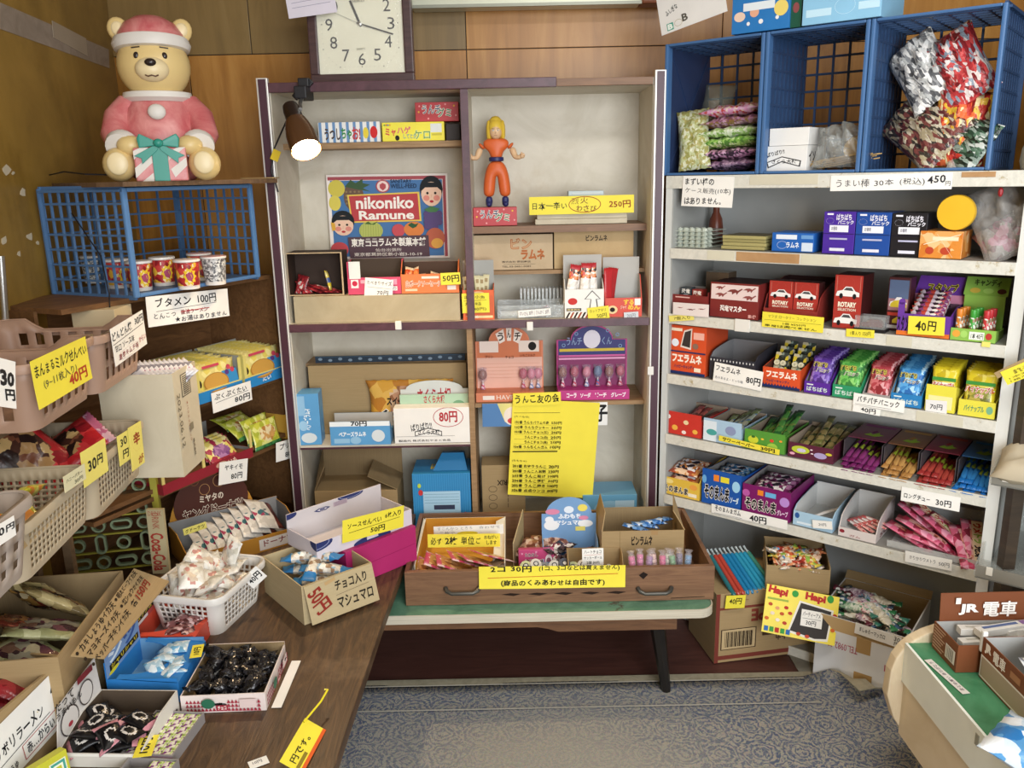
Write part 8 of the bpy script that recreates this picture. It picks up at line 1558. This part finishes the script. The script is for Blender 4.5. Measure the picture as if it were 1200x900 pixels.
card(FB(-1.03, 1.575, .33), 0, (34, 424), (99, 394), (46, 479), 'yellow rice cracker price card on the nearer taupe basket', [('t', 'まんまるミルクせんべい', .04, .12, .97, .4, '#2a2a1c', .015), ('t', '(9~11枚入り)', .14, .46, .74, .68, '#5a5838', .01), ('t', '40円', .56, .62, .92, .9, '#b03a24', .03)], colour=YEL, curl=.012)
card(FB(-1.03, 1.575, .38), 0, (-30, 412), (17, 424), (-34, 472), 'white 30 yen card on the near end of the upper tier', [('t', '30', .58, .22, .96, .56, '#1d1d20', .05), ('t', '円', .7, .6, .98, .86, '#1d1d20', .04)], curl=.02)
# red noodle bags in the lower basket
nb = packet_mesh(.16, .20, .05, [film(['#b8262c', '#c83a3c', '#8a1c24'], 20), film(['#4a2c22', '#7a4a34', '#2c1c18', '#b08a5a', '#c9a870'], 26), film(['#c06a8a', '#e0b8c4'], 30)], zone=lambda x, y: 1 if (x * x / .5 + (y) ** 2 / .35 < 1) else (2 if y > .8 else 0), seed=101, nx=20, ny=22, wr=.12)
inst('noodle_bag', nb, bC.M @ loc(-.02, -.03, .10, 58, -28, 60), 'red noodle bag standing in the beige basket', 'bag'); inst('noodle_bag', nb, bC.M @ loc(.03, .055, .075, 35, 12, -50), 'red and brown noodle bag with pink end lying in the beige basket', 'bag')
inst('noodle_bag', nb, bC.M @ loc(-.09, .02, .07, 20, 5, 10), 'red noodle bag half hidden behind the others in the beige basket', 'bag')
card(FB(-1.015, 1.70, .335), -.004, (93, 531), (122, 513), (112, 562), 'yellow 30 yen card on the rim of the beige baskets', [('t', '30', .22, .34, .55, .68, '#2a2a20', .03), ('t', '円', .58, .34, .82, .64, '#2a2a20', .03)], colour=YELP)
card(FB(-1.015, 1.70, .335), 0, (136, 512), (150, 503), (153, 537), 'yellow card reading 30 yen beside the spicy card', [('t', '30', .2, .12, .75, .42, '#2a2a20', .02), ('t', '円', .3, .55, .8, .86, '#2a2a20', .02)], colour=YELP)
card(FB(-1.015, 1.70, .335), -.002, (149, 502), (164, 493), (170, 541), 'yellow spicy card with red circled character', [('t', '辛', .3, .18, .8, .48, '#9a3a1c', .03), ('o', .54, .34, .36, .28, .0016, '#a8432a'), ('t', 'が', .52, .74, .92, .94, '#9a3a1c', .02)], colour=YELP)
o = MB().prism([(0, 0, 0), (.0, .24, 0), (.0, .24, .035), (.0, 0, .04)], (.003, 0, 0)).build('cardboard_strip', CARD); o.matrix_world = W2(-.80, 1.245, .925); tag(o, 'cardboard strip lining the front of the lower mesh basket', 'cardboard')
card(FB(-.975, 1.375, .335), -.004, (73, 559), (98, 543), (81, 574), 'cream handwritten honey snack label on the mesh basket', [('t', 'ハニーバター', .1, .25, .85, .5, '#5a5844', .01), ('t', '30円', .45, .6, .85, .85, '#5a5844', .01)], colour=pm('#d9d4ae', .65))
sk = packet_mesh(.05, .08, .02, [film(['#c9c03a', '#d9d66a', '#a9a02a', '#d98a3a'], 40)], seed=103)
many(bD, 'snack_packet', sk, heap(.27, .24, .055, 12, rnd, 2, 30, .02, 180, .02) and [(x - .14, y - .12, z, a, b, c) for x, y, z, a, b, c in heap(.27, .24, .06, 12, rnd, 2, 30, .02, 180, .02)], 'yellow green snack packet in the cardboard lined basket', 'snack packet', 'yellow green snack packets in the basket')
card(FB(-.89, 1.075, .31), 0, (-24, 628), (15, 604), (-20, 652), 'white 30 yen card on the nearest grey basket', [('t', '30', .3, .2, .66, .6, '#1d1d20', .03), ('t', '円', .7, .24, .98, .6, '#1d1d20', .03)])
# ---- green pallet panel and cola strip behind
def pallet():
    Mp = Matrix.Translation((-1.26, 2.17, .42)) @ Matrix.Rotation(R(12), 4, 'Z')
    o = empty('plastic_pallet', Mp, 'yellow green plastic pallet with ring openings standing behind the baskets', 'pallet')
    g = pm('#8a9a78', .45); y = pm('#a9a03c', .45)
    b = MB(); w, h = .24, .33
    for j in range(6):
        for i in range(4):
            cx, cz_ = .03 + .06 * i, .03 + .056 * j
            if (i + j) % 2:
                n = 12; b.add([(cx + r_ * math.cos(2 * math.pi * k / n), yy, cz_ + r_ * math.sin(2 * math.pi * k / n)) for yy in (0, .012) for r_ in (.019, .0135) for k in range(n)],
                              [(k, (k + 1) % n, n + (k + 1) % n, n + k) for k in range(n)] + [(k, 2 * n + k, 2 * n + (k + 1) % n, (k + 1) % n) for k in range(n)] + [(n + k, n + (k + 1) % n, 3 * n + (k + 1) % n, 3 * n + k) for k in range(n)])
            else:
                hz = (j % 2 == 0); a_, c_ = (.026, .012) if hz else (.012, .026)
                n = 16
                def rr(s): return [(cx + max(-(a_ - .012), min(a_ - .012, 0)) + (s * .012 * math.cos(2 * math.pi * k / n) + (a_ - .012) * (1 if math.cos(2 * math.pi * k / n) > 0 else -1) * (1 if hz else 0)), s * .012 * math.sin(2 * math.pi * k / n) + (c_ - .012) * (1 if math.sin(2 * math.pi * k / n) > 0 else -1) * (0 if hz else 1) + cz_) for k in range(n)]
                A_, B_ = rr(1.25), rr(.75)
                b.add([(x, yy, z) for yy in (0, .012) for P_ in (A_, B_) for x, z in P_], [(k, (k + 1) % n, n + (k + 1) % n, n + k) for k in range(n)] + [(k, 2 * n + k, 2 * n + (k + 1) % n, (k + 1) % n) for k in range(n)] + [(n + k, n + (k + 1) % n, 3 * n + (k + 1) % n, 3 * n + k) for k in range(n)])
    bo = b.build('ring_lattice', g, o); bo['kind'] = 'stuff'
    for k in range(7): MB().box(0, .010, .002 + .054 * k, w, .018, .006 + .054 * k).build('cross_bar', y, o)
    MB().box(w, -.004, -.02, w + .018, .02, h + .02).build('edge_bar', y, o); MB().box(-.01, -.004, -.02, 0, .02, h + .02).build('edge_bar', y, o)
pallet()
p0, p1, p2 = at(171, 597, 2.11), at(191, 597, 2.11), at(181, 672, 2.11)
card_at(p0, p1, p2, 'cream wooden strip with red cola lettering beside the pallet', [('t', 'DRINK', .1, .02, .9, .1, '#a8604a', .0)], colour=pm('#b8a982', .6), name='lettered_strip', cat='strip', thick=.012)
so = bpy.data.objects['lettered_strip']; L_ = (p2 - p0).length; W_ = (p1 - p0).length
art(so, L_, W_, [('t', 'DRINK', .05, .3, .3, .7, '#a8604a', .01), ('t', 'Coca-Cola', .36, .12, .95, .9, '#a23a30', .03)], Matrix.Translation((0, -.0002, L_)) @ Matrix.Rotation(R(90), 4, 'Y'))
for ch in list(so.children):
    if ch.name.startswith('lettering') and len(ch.data.polygons) and ch.matrix_local == Matrix.Identity(4): bpy.data.objects.remove(ch)
# ---- young doughnut carton
p0, p1 = on(222, 672, .4), on(352, 634, .4)
GD = Frame((p0.x, p0.y), math.atan2(p1.y - p0.y, p1.x - p0.x)); gdw = (p1 - p0).length
OC = pm('#b8822e', .5)
dn = tray_box('doughnut_carton', GD.M(0, 0, .4005), gdw, .17, .09, 'orange doughnut carton with round brown header on the table by the corner unit', 'carton', OC, inner=pm('#8a8a8a', .6), hf=.05, hb=.10, side='slope', faces={'front': [('r', .62, .2, .98, .9, '#e3dcd4'), ('t', 'ドーナツ', .66, .3, .94, .7, '#8a3a34', .02)]})
zc_ = GD.z_at(590, gdw * .35, .17) - .4
hd = MB().prism([(gdw * .40 + .115 * math.cos(2 * math.pi * k / 28), .172, zc_ + .10 * math.sin(2 * math.pi * k / 28)) for k in range(28)], (0, .003, 0)).build('header', pm('#4a241a', .45), dn.o)
MB().prism([(gdw * .40 + .135 * math.cos(math.pi * k / 20), .176, zc_ - .08 + .17 * math.sin(math.pi * k / 20)) for k in range(21)], (0, .003, 0)).build('header_back', OC, dn.o)
art(hd, .23, .2, [('t', 'ミヤタの', .34, .36, .66, .48, '#d9c9b4', .03), ('t', 'ヤングドーナツ', .1, .52, .92, .72, '#e6d9c4', .07), ('t', 'ヤングドーナツ', .105, .53, .915, .71, '#4a1c18', .03), ('o', .62, .18, .08, .1, .006, '#b88a5a'), ('o', .42, .27, .07, .09, .006, '#b88a5a'), ('o', .3, .1, .06, .08, .006, '#8a5a3a')], Matrix.Translation((gdw * .40 - .115, .1715, zc_ - .10)))
card(GD, .04, (214, 620), (241, 611), (217, 627), 'small yellow tag on the doughnut carton', [('t', 'グドーナツ', .08, .2, .92, .8, '#3a381c', .02)], colour=YELP)
dp = packet_mesh(.10, .13, .016, [film(['#d9d4cc', '#c9c4bc', '#e6e2da'], 30), film(['#4a201a', '#6a342a'], 40), film(['#a83a5a', '#3a6a70', '#d9d4cc', '#d9d4cc'], 50)], zone=lambda x, y: 1 if x > .62 else (2 if abs(y) < .3 and x < .3 else 0), seed=105)
many(dn, 'doughnut_packet', dp, [(.08 + .028 * i, .06 + .008 * i, .036 + .005 * i, 30, 22, 14) for i in range(8)], 'white doughnut packet with brown edge in the orange carton', 'snack packet', 'doughnut packets in the orange carton')
# ---- cracker box and magenta box
p0, p1 = on(408, 690, .4), on(489, 656, .4)
GP = Frame((p0.x, p0.y), math.atan2(p1.y - p0.y, p1.x - p0.x)); gpw = (p1 - p0).length
mh = GP.z_at(645, .02, 0) - .4
solid_box('magenta_box', GP.M(0, 0, .4005), gpw, .15, mh, 'magenta cardboard box on the table end beside the drawer', 'box', pm('#b02a68', .5), faces={'front': [('l', .12, .55, .98, .5, .0015, '#8f1f54')]})
WBX = pm('#d3ccd4', .6); NV = '#2c3566'
GQ = Frame((GP.P(-.085, .015, 0).x, GP.P(-.085, .015, 0).y), GP.a); qz = .401 + mh
u0, u1 = GQ.u_at(372, 0, qz), GQ.u_at(483, 0, qz); qh = GQ.z_at(616, (u0 + u1) / 2, 0) - qz
qb = tray_box('cracker_box', GQ.M(u0, 0, qz), u1 - u0, .15, qh, 'white cracker carton with navy corners on the magenta box', 'carton', WBX, inner=pm('#c9c3c6', .6), hf=qh, hb=qh + .04, side='flat', t=.003, faces={'front': [('e', .0, .08, .16, .42, NV), ('e', .0, .06, .13, .34, '#8a90b0'), ('e', .0, .05, .12, .3, NV), ('e', .56, .95, .2, .3, NV), ('r', .5, .7, .62, .9, '#d3ccd4')], 'left': [('e', 1, .1, .2, .4, NV)]})
hd_ = art(qb.o, u1 - u0, .04, [('e', .66, .04, .14, .3, NV), ('e', .66, .02, .12, .24, '#8a90b0'), ('e', .66, .0, .115, .22, NV), ('e', .0, .1, .1, .3, NV), ('p', [(.27, .42), (.32, .3), (.39, .3), (.44, .42), (.39, .56), (.32, .56)], NV), ('p', [(.3, .42), (.335, .345), (.375, .345), (.41, .42), (.375, .51), (.335, .51)], '#d3ccd4'), ('r', .33, .37, .38, .48, NV), ('r', .47, .2, .62, .55, '#b9a8b4')] + [('l', .48, .25 + .06 * i, .61, .25 + .06 * i, .001, '#8a7a88') for i in range(5)], Matrix.Translation((0, .1462, qh)), name='print')
card(GQ, -.006, (401, 610), (473, 592), (407, 635), 'yellow cracker price card, six for 50 yen, on the white carton', [('t', 'ソースせんべい', .08, .2, .62, .46, '#1f1e14', .02), ('t', '6枚入り', .68, .14, .95, .4, '#1f1e14', .02), ('l', .1, .62, .93, .48, .0012, '#1f1e14'), ('t', '50円', .44, .62, .68, .88, '#1f1e14', .02)], colour=YEL)
# ---- chocolate marshmallow carton
p0, p1 = on(357, 733, .4), on(438, 702, .4)
GC = Frame((p0.x, p0.y), math.atan2(p1.y - p0.y, p1.x - p0.x)); gcw = (p1 - p0).length
hc = GC.z_at(688, 0, 0) - .4
cm_ = tray_box('marshmallow_carton', GC.M(0, 0, .4005), gcw, .235, hc, 'cardboard carton of chocolate marshmallows with handwritten flap on the table', 'carton', CARDL, inner=CARDL, hf=hc, side='flat', t=.003)
fl_ = MB().prism([(0.004, -.002, hc), (gcw - .002, -.002, hc), (gcw + .004, -.022, .006), (.01, -.022, .006)], (0, -.0025, 0)).build('front_flap', CARDL, cm_.o)
art(fl_, gcw - .01, math.hypot(hc - .006, .02), [('t', '50円', -.0, .22, .34, .68, '#8a2c22', .03, -68), ('t', 'チョコ入り', .42, .1, .9, .38, '#1f1a14', .02), ('l', .42, .48, .92, .44, .0007, '#5a5040'), ('t', 'マシュマロ', .42, .54, .96, .84, '#1f1a14', .02), ('r', .28, .04, .44, .12, '#b8996a', 12)], Matrix.Translation((.006, -.0252, .006)) @ Matrix.Rotation(-math.atan2(.020, hc - .006), 4, 'X'))
cmk = packet_mesh(.038, .14, .03, [pm('#2c78b4', .35), film(['#dcd6ca', '#c4b9a4', '#ece8de', '#9a7d60', '#cfcabe', '#8fb0c4'], 60, bump=.7)], zone=lambda x, y: int(abs(y) < .62), seed=107, crimp=.2, ny=14)
many(cm_, 'marshmallow_packet', cmk, [(.085, .08, .06, 4, 0, 50), (.12, .09, .06, 0, 4, 35), (.09, .13, .06, 3, 0, -60), (.12, .15, .062, 0, 5, 30), (.10, .165, .06, 6, 0, 60), (.13, .12, .07, 0, 0, 18), (.085, .10, .10, 8, 6, -40), (.115, .13, .105, -6, 4, 35), (.095, .16, .10, 0, 8, 60), (.11, .08, .088, 5, 0, 50)], 'clear marshmallow packet with blue twisted ends in the cardboard carton', 'candy', 'marshmallow packets with blue ends')
# ---- white basket of crackers
wbM = Matrix.Translation((-.80, 1.985, .4008)) @ Matrix.Rotation(R(-13), 4, 'Z')
bW = basket('white_basket', wbM, .20, .235, .108, 'white lattice basket heaped with white cracker packets on the table', CRW, (9, 10), 5, .84, bar=.3, hrow=.72)
wpk = packet_mesh(.07, .085, .024, [film(['#d9d6cc', '#e9e6de', '#c9c4b4', '#e9e6de'], 26, bump=.6), film(['#e3e0d6', '#c9b8a4', '#c08a80', '#d0ccc0', '#dcd8cc', '#a9b4a0'], 34, bump=.6)], zone=lambda x, y: int(x * x + y * y < .5), seed=109, nx=10, ny=10, wr=.4)
many(bW, 'cracker_packet', wpk, [(x - .075, y - .09, z, a, b, c) for x, y, z, a, b, c in heap(.155, .18, .07, 12, rnd, 2, 30, .01, 180, .03)] + [(.03, .07, .14, 70, 10, -30), (-.01, -.05, .13, 25, 10, 40), (-.03, .03, .135, 40, -15, 100)], 'white semi clear cracker packet heaped in the white basket', 'snack packet', 'white cracker packets in the basket')
card_at(*[at(*p, 1.99) for p in ((284, 678), (300, 663), (299, 688))], 'white 40 yen card on the rim of the white basket', [('t', '40円', .12, .25, .9, .75, '#1d1d20', .03)])
# ---- blue and red display cartons
def side_display(x, y0, y1, d, hf, hb, col, inner, nm, hdr, cut):
    w = y1 - y0; M = Matrix.Translation((x, y0, .4006)) @ Matrix.Rotation(R(90), 4, 'Z')
    b = tray_box('candy_display', M, w, d, hf, nm, 'display carton', col, inner=inner, hf=hf * .8, hb=hb, side='flat', back=col, arch=.02)
    n = 14; pts = [(0, .0, hf * .8), (w, .0, hf * .8), (w, d * .86, hf)] + [(w * (.5 - .40 * math.cos(math.pi * k / n)) if False else w * (.5 + .40 * math.cos(math.pi * k / n)), d * .86 - d * cut * math.sin(math.pi * k / n), hf - hf * .2 * cut * math.sin(math.pi * k / n)) for k in range(n + 1)] + [(0, d * .86, hf)]
    MB().prism(pts, (0, 0, .0015)).build('cover_panel', col, b.o)
    art(b.o, w, hb - hf, hdr, Matrix.Translation((0, d - .0025, hf)), name='print')
    return b
bl_ = side_display(-.735, 1.60, 1.768, .155, .058, .118, pm('#2c7cc4', .4), pm('#6a9ac0', .5), 'bright blue cola candy display with blue header on the table', [('r', .0, .0, 1, 1, '#7a9ac8'), ('t', 'シ', .1, .05, .5, .6, '#d9e6f2', .05), ('t', 'ツ', .5, .02, .95, .6, '#3a5a9a', .05), ('r', .1, .62, .95, .86, '#1d1a14'), ('t', 'シャリシャリ', .14, .65, .9, .83, '#d9c33a', .03), ('e', .2, .92, .14, .08, '#d9d23a')], .55)
rd_ = side_display(-.765, 1.775, 1.935, .15, .058, .118, pm('#cc4a34', .4), pm('#8a7a78', .6), 'orange red cola candy display beside the blue one', [('r', 0, 0, 1, 1, '#b04a44'), ('r', .05, .5, .95, .8, '#1d1a14'), ('t', 'シュワシュワ', .1, .54, .9, .76, '#d9c33a', .03), ('r', .1, .82, .6, .95, '#e6dcd8')], .5)
dpk = packet_mesh(.04, .05, .01, [film(['#a9c9dc', '#d9e6ee', '#6aa4c8'], 60)], seed=111); dpr = packet_mesh(.04, .06, .012, [film(['#4a1c1c', '#8a5a5a', '#c9a8a8', '#5a2422'], 60)], seed=112)
many(bl_, 'candy_packet', dpk, heap(.16, .10, .04, 12, rnd, 2, 18, .02, 180, .012), 'pale blue candy packet inside the bright blue display', 'candy packet', 'pale blue packets in the blue display')
many(rd_, 'candy_packet', dpr, heap(.15, .09, .038, 10, rnd, 2, 22, .02, 180, .012), 'dark red candy packet inside the orange red display', 'candy packet', 'dark red packets in the red display')
card_at(*[on(*p, .462) for p in ((222, 772), (226, 757), (236, 770))], 'yellow price slip on the orange red display', [('t', '10円', .2, .2, .8, .8, '#3a381c', .03)], colour=YEL)
# ---- black candies
BT_ = Matrix.Translation((-.716, 1.558, .4006)) @ Matrix.Rotation(R(2), 4, 'Z')
tri = [('p', [(.05 + .045 * i, .25 + .22 * j + .2), (.0725 + .045 * i, .25 + .22 * j), (.095 + .045 * i, .25 + .22 * j + .2)], '#a03444') for i in range(20) for j in range(3) if not (5 < i < 11 and j < 2)] + [('e', .33, .4, .08, .28, '#2f6a50'), ('r', .42, .5, .56, .8, '#a03444'), ('t', 'チョコ', .44, .54, .54, .76, '#efe6dc', .03), ('r', .7, .2, .9, .7, '#d9c4c0')]
bt = tray_box('candy_tray', BT_, .178, .19, .042, 'candy tray with red triangle pattern full of black twists on the table', 'tray', pm('#e3d6d0', .5), inner=CARDIN, hf=.042, hb=.05, side='flat', faces={'front': tri, 'right': tri})
blk = packet_mesh(.032, .065, .022, [film(['#0f0e10', '#1b1a1d', '#2a292d', '#0f0e10'], 60, rough=.14, bump=.9)], seed=113, kind='twist', wr=.5)
many(bt, 'black_candy', blk, heap(.178, .18, .024, 32, rnd, 2, 30, .016, 180, .018), 'glossy black twisted candy heaped in the red patterned tray', 'candy', 'black candies in the red patterned tray')
card_at(on(318, 830, .401), on(342, 775, .401), on(330, 829, .401), 'white blank card on the table beside the black candy tray', [], colour=PAPER)
# ---- panda candies
PT_ = Matrix.Translation((-.895, 1.40, .4006)) @ Matrix.Rotation(R(-3), 4, 'Z')
pt = tray_box('candy_tray', PT_, .165, .17, .055, 'white lettered tray of black candies at the near end of the table', 'tray', pm('#d9d5cc', .5), inner=pm('#5a4c3e', .6), hf=.03, hb=.055, side='slope', faces={'right': [('e', .1 + .1 * i, .5, .03, .2, '#4a4644') for i in range(9)], 'front': [('r', 0, .0, 1, .2, '#efece4')]})
MB().prism([(-.002, 0, .02), (-.002, .17, .05), (-.006, .17, .13), (-.006, .03, .11)], (.002, 0, 0)).build('side_header', pm('#d9d4ce', .5), pt.o)
art(pt.o, .16, .10, [('e', .3, .65, .2, .3, '#4a4240'), ('e', .3, .65, .18, .27, '#d9d4ce'), ('e', .7, .45, .16, .26, '#4a4240'), ('e', .7, .45, .14, .23, '#d9d4ce'), ('e', .3, .72, .05, .05, '#a83a44'), ('r', .55, .0, .9, .14, '#7a2c30'), ('t', 'だって', .05, .05, .45, .25, '#2a2624', .02), ('t', 'うまいもん', .05, .27, .6, .42, '#2a2624', .02)], Matrix.Translation((.0005, .005, .03)) @ Matrix.Rotation(R(90), 4, 'Z'), name='print')
pd = packet_mesh(.05, .06, .018, [pm('#121113', .25), pm('#cfcac4', .35), pm('#c98a94', .4)], zone=lambda x, y: 1 if abs((x * x / .3 + (y - .2) ** 2 / .3) - .75) < .25 else (2 if y < -.7 else 0), seed=115, nx=18, ny=18, wr=.12)
many(pt, 'black_candy', pd, heap(.16, .15, .03, 14, rnd, 2, 22, .02, 180, .012), 'black candy packet with white ring print in the white tray', 'candy', 'black packets in the white tray')
# ---- small gum blocks
def gum_tray(M, w, d, n1, n2, nm, gl, cov):
    g = tray_box('gum_tray', M, w, d, .024, nm, 'tray', pm('#8f8a88', .5), inner=pm('#8f8a88', .6), side='flat', faces={'front': [('r', .0, .1, 1, .9, '#a98a9a')] + [('e', .06 + .09 * i, .5, .03, .25, '#7aa04a' if i % 2 else '#8a3a7a') for i in range(11)]})
    b = MB().box(0, 0, 0, 1, 1, 1, [0, 0, 0, 0, 0, 0])
    me = MB().box(-.5, -.5, 0, .5, .5, 1)
    me = me.xf(Matrix.Diagonal(((w - .008) / n1 - .0012, (d - .008) / n2 - .0012, .018, 1))).mesh('gum_block', [film(['#9aba4a', '#c9d98a', '#7a2c7a', '#d9c0d4', '#e6e2d0'], 110, bump=.05)])
    for i in range(n1):
        for j in range(n2):
            if (i, j) in cov: continue
            inst('gum_block', me, g.M @ loc(.004 + (w - .008) * (i + .5) / n1, .004 + (d - .008) * (j + .5) / n2, .003), gl, 'gum', gl + ' set')
    return g
gum_tray(Matrix.Translation((-.775, 1.405, .4006)) @ Matrix.Rotation(R(-6), 4, 'Z'), .105, .135, 4, 6, 'grey tray of green and purple gum blocks beside the black candy tray', 'green and purple gum block in the farther grey tray', ())
gum_tray(Matrix.Translation((-.765, 1.285, .4006)) @ Matrix.Rotation(R(-6), 4, 'Z'), .10, .11, 4, 4, 'nearer grey tray of gum blocks at the table front', 'green and purple gum block in the nearer grey tray', ((0, 3), (1, 3)))
card_at(*[on(*p, .43) for p in ((155, 889), (165, 864), (174, 896))], 'yellow 10 yen card on the gum trays', [('t', '10円', .15, .2, .9, .75, '#26241a', .03)], colour=YEL)
# ---- squid cracker carton with handwritten flap
ik = tray_box('squid_carton', Matrix.Translation((-.905, 1.47, .4006)) @ Matrix.Rotation(R(96), 4, 'Z'), .375, .235, .195, 'large cardboard carton of squid crackers with handwritten flap on the table', 'carton', CARD, inner=CARDIN, side='flat', t=.004)
q = [on(*p, z) for p, z in (((157, 666), .597), ((83, 768), .597), ((122, 771), .55), ((213, 669), .55))]
_n = (q[0] - q[1]).cross(q[2] - q[1]).normalized(); q[3] = q[3] - _n * (q[3] - q[1]).dot(_n)
fo_ = MB().prism(q, (0, 0, -.003)); ff = fo_.build('front_flap', CARD, ik.o, ik.M.inverted())
X_ = (q[0] - q[1]); wf_ = X_.length; X_ = X_.normalized(); Zd = (q[1] - q[2]); Zd = (Zd - X_ * Zd.dot(X_)); hf_ = Zd.length; Zd.normalize(); Yd = Zd.cross(X_)
Mf = Matrix(((X_.x, Yd.x, Zd.x, 0), (X_.y, Yd.y, Zd.y, 0), (X_.z, Yd.z, Zd.z, 0), (0, 0, 0, 1))); Mf.translation = q[1] - Zd * hf_ - Yd * .0006
art(ff, wf_, hf_, [('e', .04, .14, .014, .06, '#2a2018'), ('t', 'カキしょうゆイカ天', .08, .0, .58, .29, '#2a2018', .02), ('e', .62, .14, .014, .06, '#2a2018'), ('t', '明太ビーフイカ天', .65, .02, .98, .25, '#2a2018', .02), ('e', .05, .47, .014, .06, '#2a2018'), ('t', 'マヨネーズイカ天', .09, .34, .55, .61, '#2a2018', .02), ('e', .61, .46, .014, .06, '#2a2018'), ('t', '紅ショウガイカ天', .64, .34, .99, .56, '#2a2018', .02), ('e', .06, .8, .014, .06, '#2a2018'), ('t', 'ペッパーチキンイカ天', .1, .66, .62, .94, '#2a2018', .02), ('t', '各', .68, .66, .76, .92, '#2a2018', .01), ('t', '150円', .78, .6, .99, .95, '#8a2c1c', .025)], Mf, hand=rnd)
ff.children[0].matrix_local = Mf
sqb = [packet_mesh(.13, .17, .03, [film(c, 22, rough=.2, bump=.6), film(c2, 26, rough=.2, bump=.6)], zone=lambda x, y: int(abs(x) < .75 and abs(y) < .6), seed=120 + i, nx=12, ny=12) for i, (c, c2) in enumerate(((['#97875a', '#b8a878', '#6f6040'], ['#5a241c', '#241f1c', '#9a743a', '#c9b890', '#7a2f24', '#3a2a20']), (['#98986a', '#b9b88c'], ['#6a4048', '#98907c', '#3f262c', '#b8a888', '#7a5a4a']), (['#6a2c22', '#8a4a34'], ['#3a1c18', '#a87a4a', '#6a3a2c'])))]
for i, (x, y, z, rx, ry, rz, k, nm) in enumerate(((.25, .10, .19, 40, 15, 30, 0, 'gold and red squid cracker bag propped up in the large carton'), (.30, .16, .18, 50, 0, 75, 0, 'tan squid cracker bag at the back of the large carton'), (.17, .09, .165, 18, 10, 20, 1, 'pale green and pink squid cracker bag in the large carton'), (.09, .10, .145, 14, 4, -30, 1, 'squid cracker bag lying lowest at the near end of the large carton'), (.21, .16, .16, 35, 0, 60, 2, 'dark red squid cracker bag against the carton side'), (.10, .16, .12, 5, 0, 40, 2, 'dark brown squid cracker bag near the wall in the large carton'))): inst('cracker_bag', sqb[k], ik.M @ loc(x, y, z, rx, ry, rz), nm, 'bag')
# ---- noodle snack carton, nearest
rm_ = tray_box('noodle_carton', Matrix.Translation((-.984, 1.16, .4006)) @ Matrix.Rotation(R(90 - 9.5), 4, 'Z'), .378, .165, .16, 'cardboard carton of noodle snacks nearest the viewer', 'carton', CARD, inner=CARDIN, side='flat', t=.006)
FR_ = Frame((-.984, 1.16), R(90 - 9.5))
card(FR_, -.003, (-28, 876), (71, 777), (8, 920), 'large white noodle snack card, 40 yen, on the nearest carton', [('t', 'ボリボリラーメン', .02, .3, .68, .55, '#17171a', .02), ('t', '40', .80, .12, .95, .42, '#17171a', .04), ('t', '円', .84, .46, .94, .66, '#17171a', .03), ('l', .0, .66, .74, .58, .0016, '#17171a'), ('t', '赤…からい', .42, .68, .76, .88, '#2a2a2e', .02), ('l', .38, .66, .8, .63, .0016, '#a8383a'), ('l', .38, .92, .8, .9, .0016, '#a8383a'), ('l', .38, .66, .38, .92, .0016, '#a8383a'), ('l', .8, .63, .8, .9, .0016, '#a8383a'), ('t', '茶…しょうゆ', .02, .74, .3, .92, '#2a2a2e', .02)])
rnb = packet_mesh(.10, .14, .035, [film(['#7a1c22', '#9a2c30', '#5a1418'], 30, rough=.2), film(['#b8a03a', '#d9c23a', '#6a1c1c'], 34)], zone=lambda x, y: int(y > .5 or y < -.75), seed=125)
many(rm_, 'noodle_snack', rnb, [(.30, .07, .13, 30, 10, 20), (.25, .10, .12, 10, 0, 60), (.33, .11, .11, 20, -10, 100), (.20, .07, .12, 15, 0, 10), (.14, .10, .11, 8, 5, 40), (.28, .12, .09, 5, 0, 0)], 'dark red noodle snack bag in the nearest carton', 'bag', 'noodle snack bags in the nearest carton')
o = solid_box('candy_box', Matrix.Translation((-.895, 1.27, .4008)) @ Matrix.Rotation(R(60), 4, 'Z') @ Matrix.Rotation(R(-6), 4, 'X'), .10, .02, .07, 'yellow green box with outlined lettering below the noodle card', 'box', pm('#c3c23a', .4), faces={'front': [('t', 'ケロ', .25, .1, .95, .7, '#e9ecd0', .1), ('t', 'ケロ', .27, .13, .93, .67, '#4a9a8a', .02), ('t', 'ラーメン', .5, .74, .95, .92, '#b0443a', .02)]})
# ---- yellow tag at the table edge and stray slip
card_at(on(327, 893, .43), on(357, 842, .425), on(352, 912, .405), 'yellow and orange sign standing at the near table edge', [('r', .0, .86, 1, 1, '#d9602c'), ('t', '円です。', .1, .3, .7, .62, '#3a3820', .02), ('r', .05, .66, .4, .8, '#8a7a2c')], colour=YEL, name='price_sign', cat='price sign')
o = MB().tube([on(356, 846, .43), on(376, 822, .438), on(384, 808, .445), on(380, 808, .446)], .0022, 6).build('yellow_hook', pm('#e3d22c', .4), smooth=True); tag(o, 'thin yellow plastic hook at the near table edge', 'hook')
card_at(*[on(*p, .401) for p in ((290, 894), (312, 886), (284, 906))], 'small white slip lying at the table front', [('t', '10円', .2, .2, .7, .6, '#77777a')], colour=PAPER)
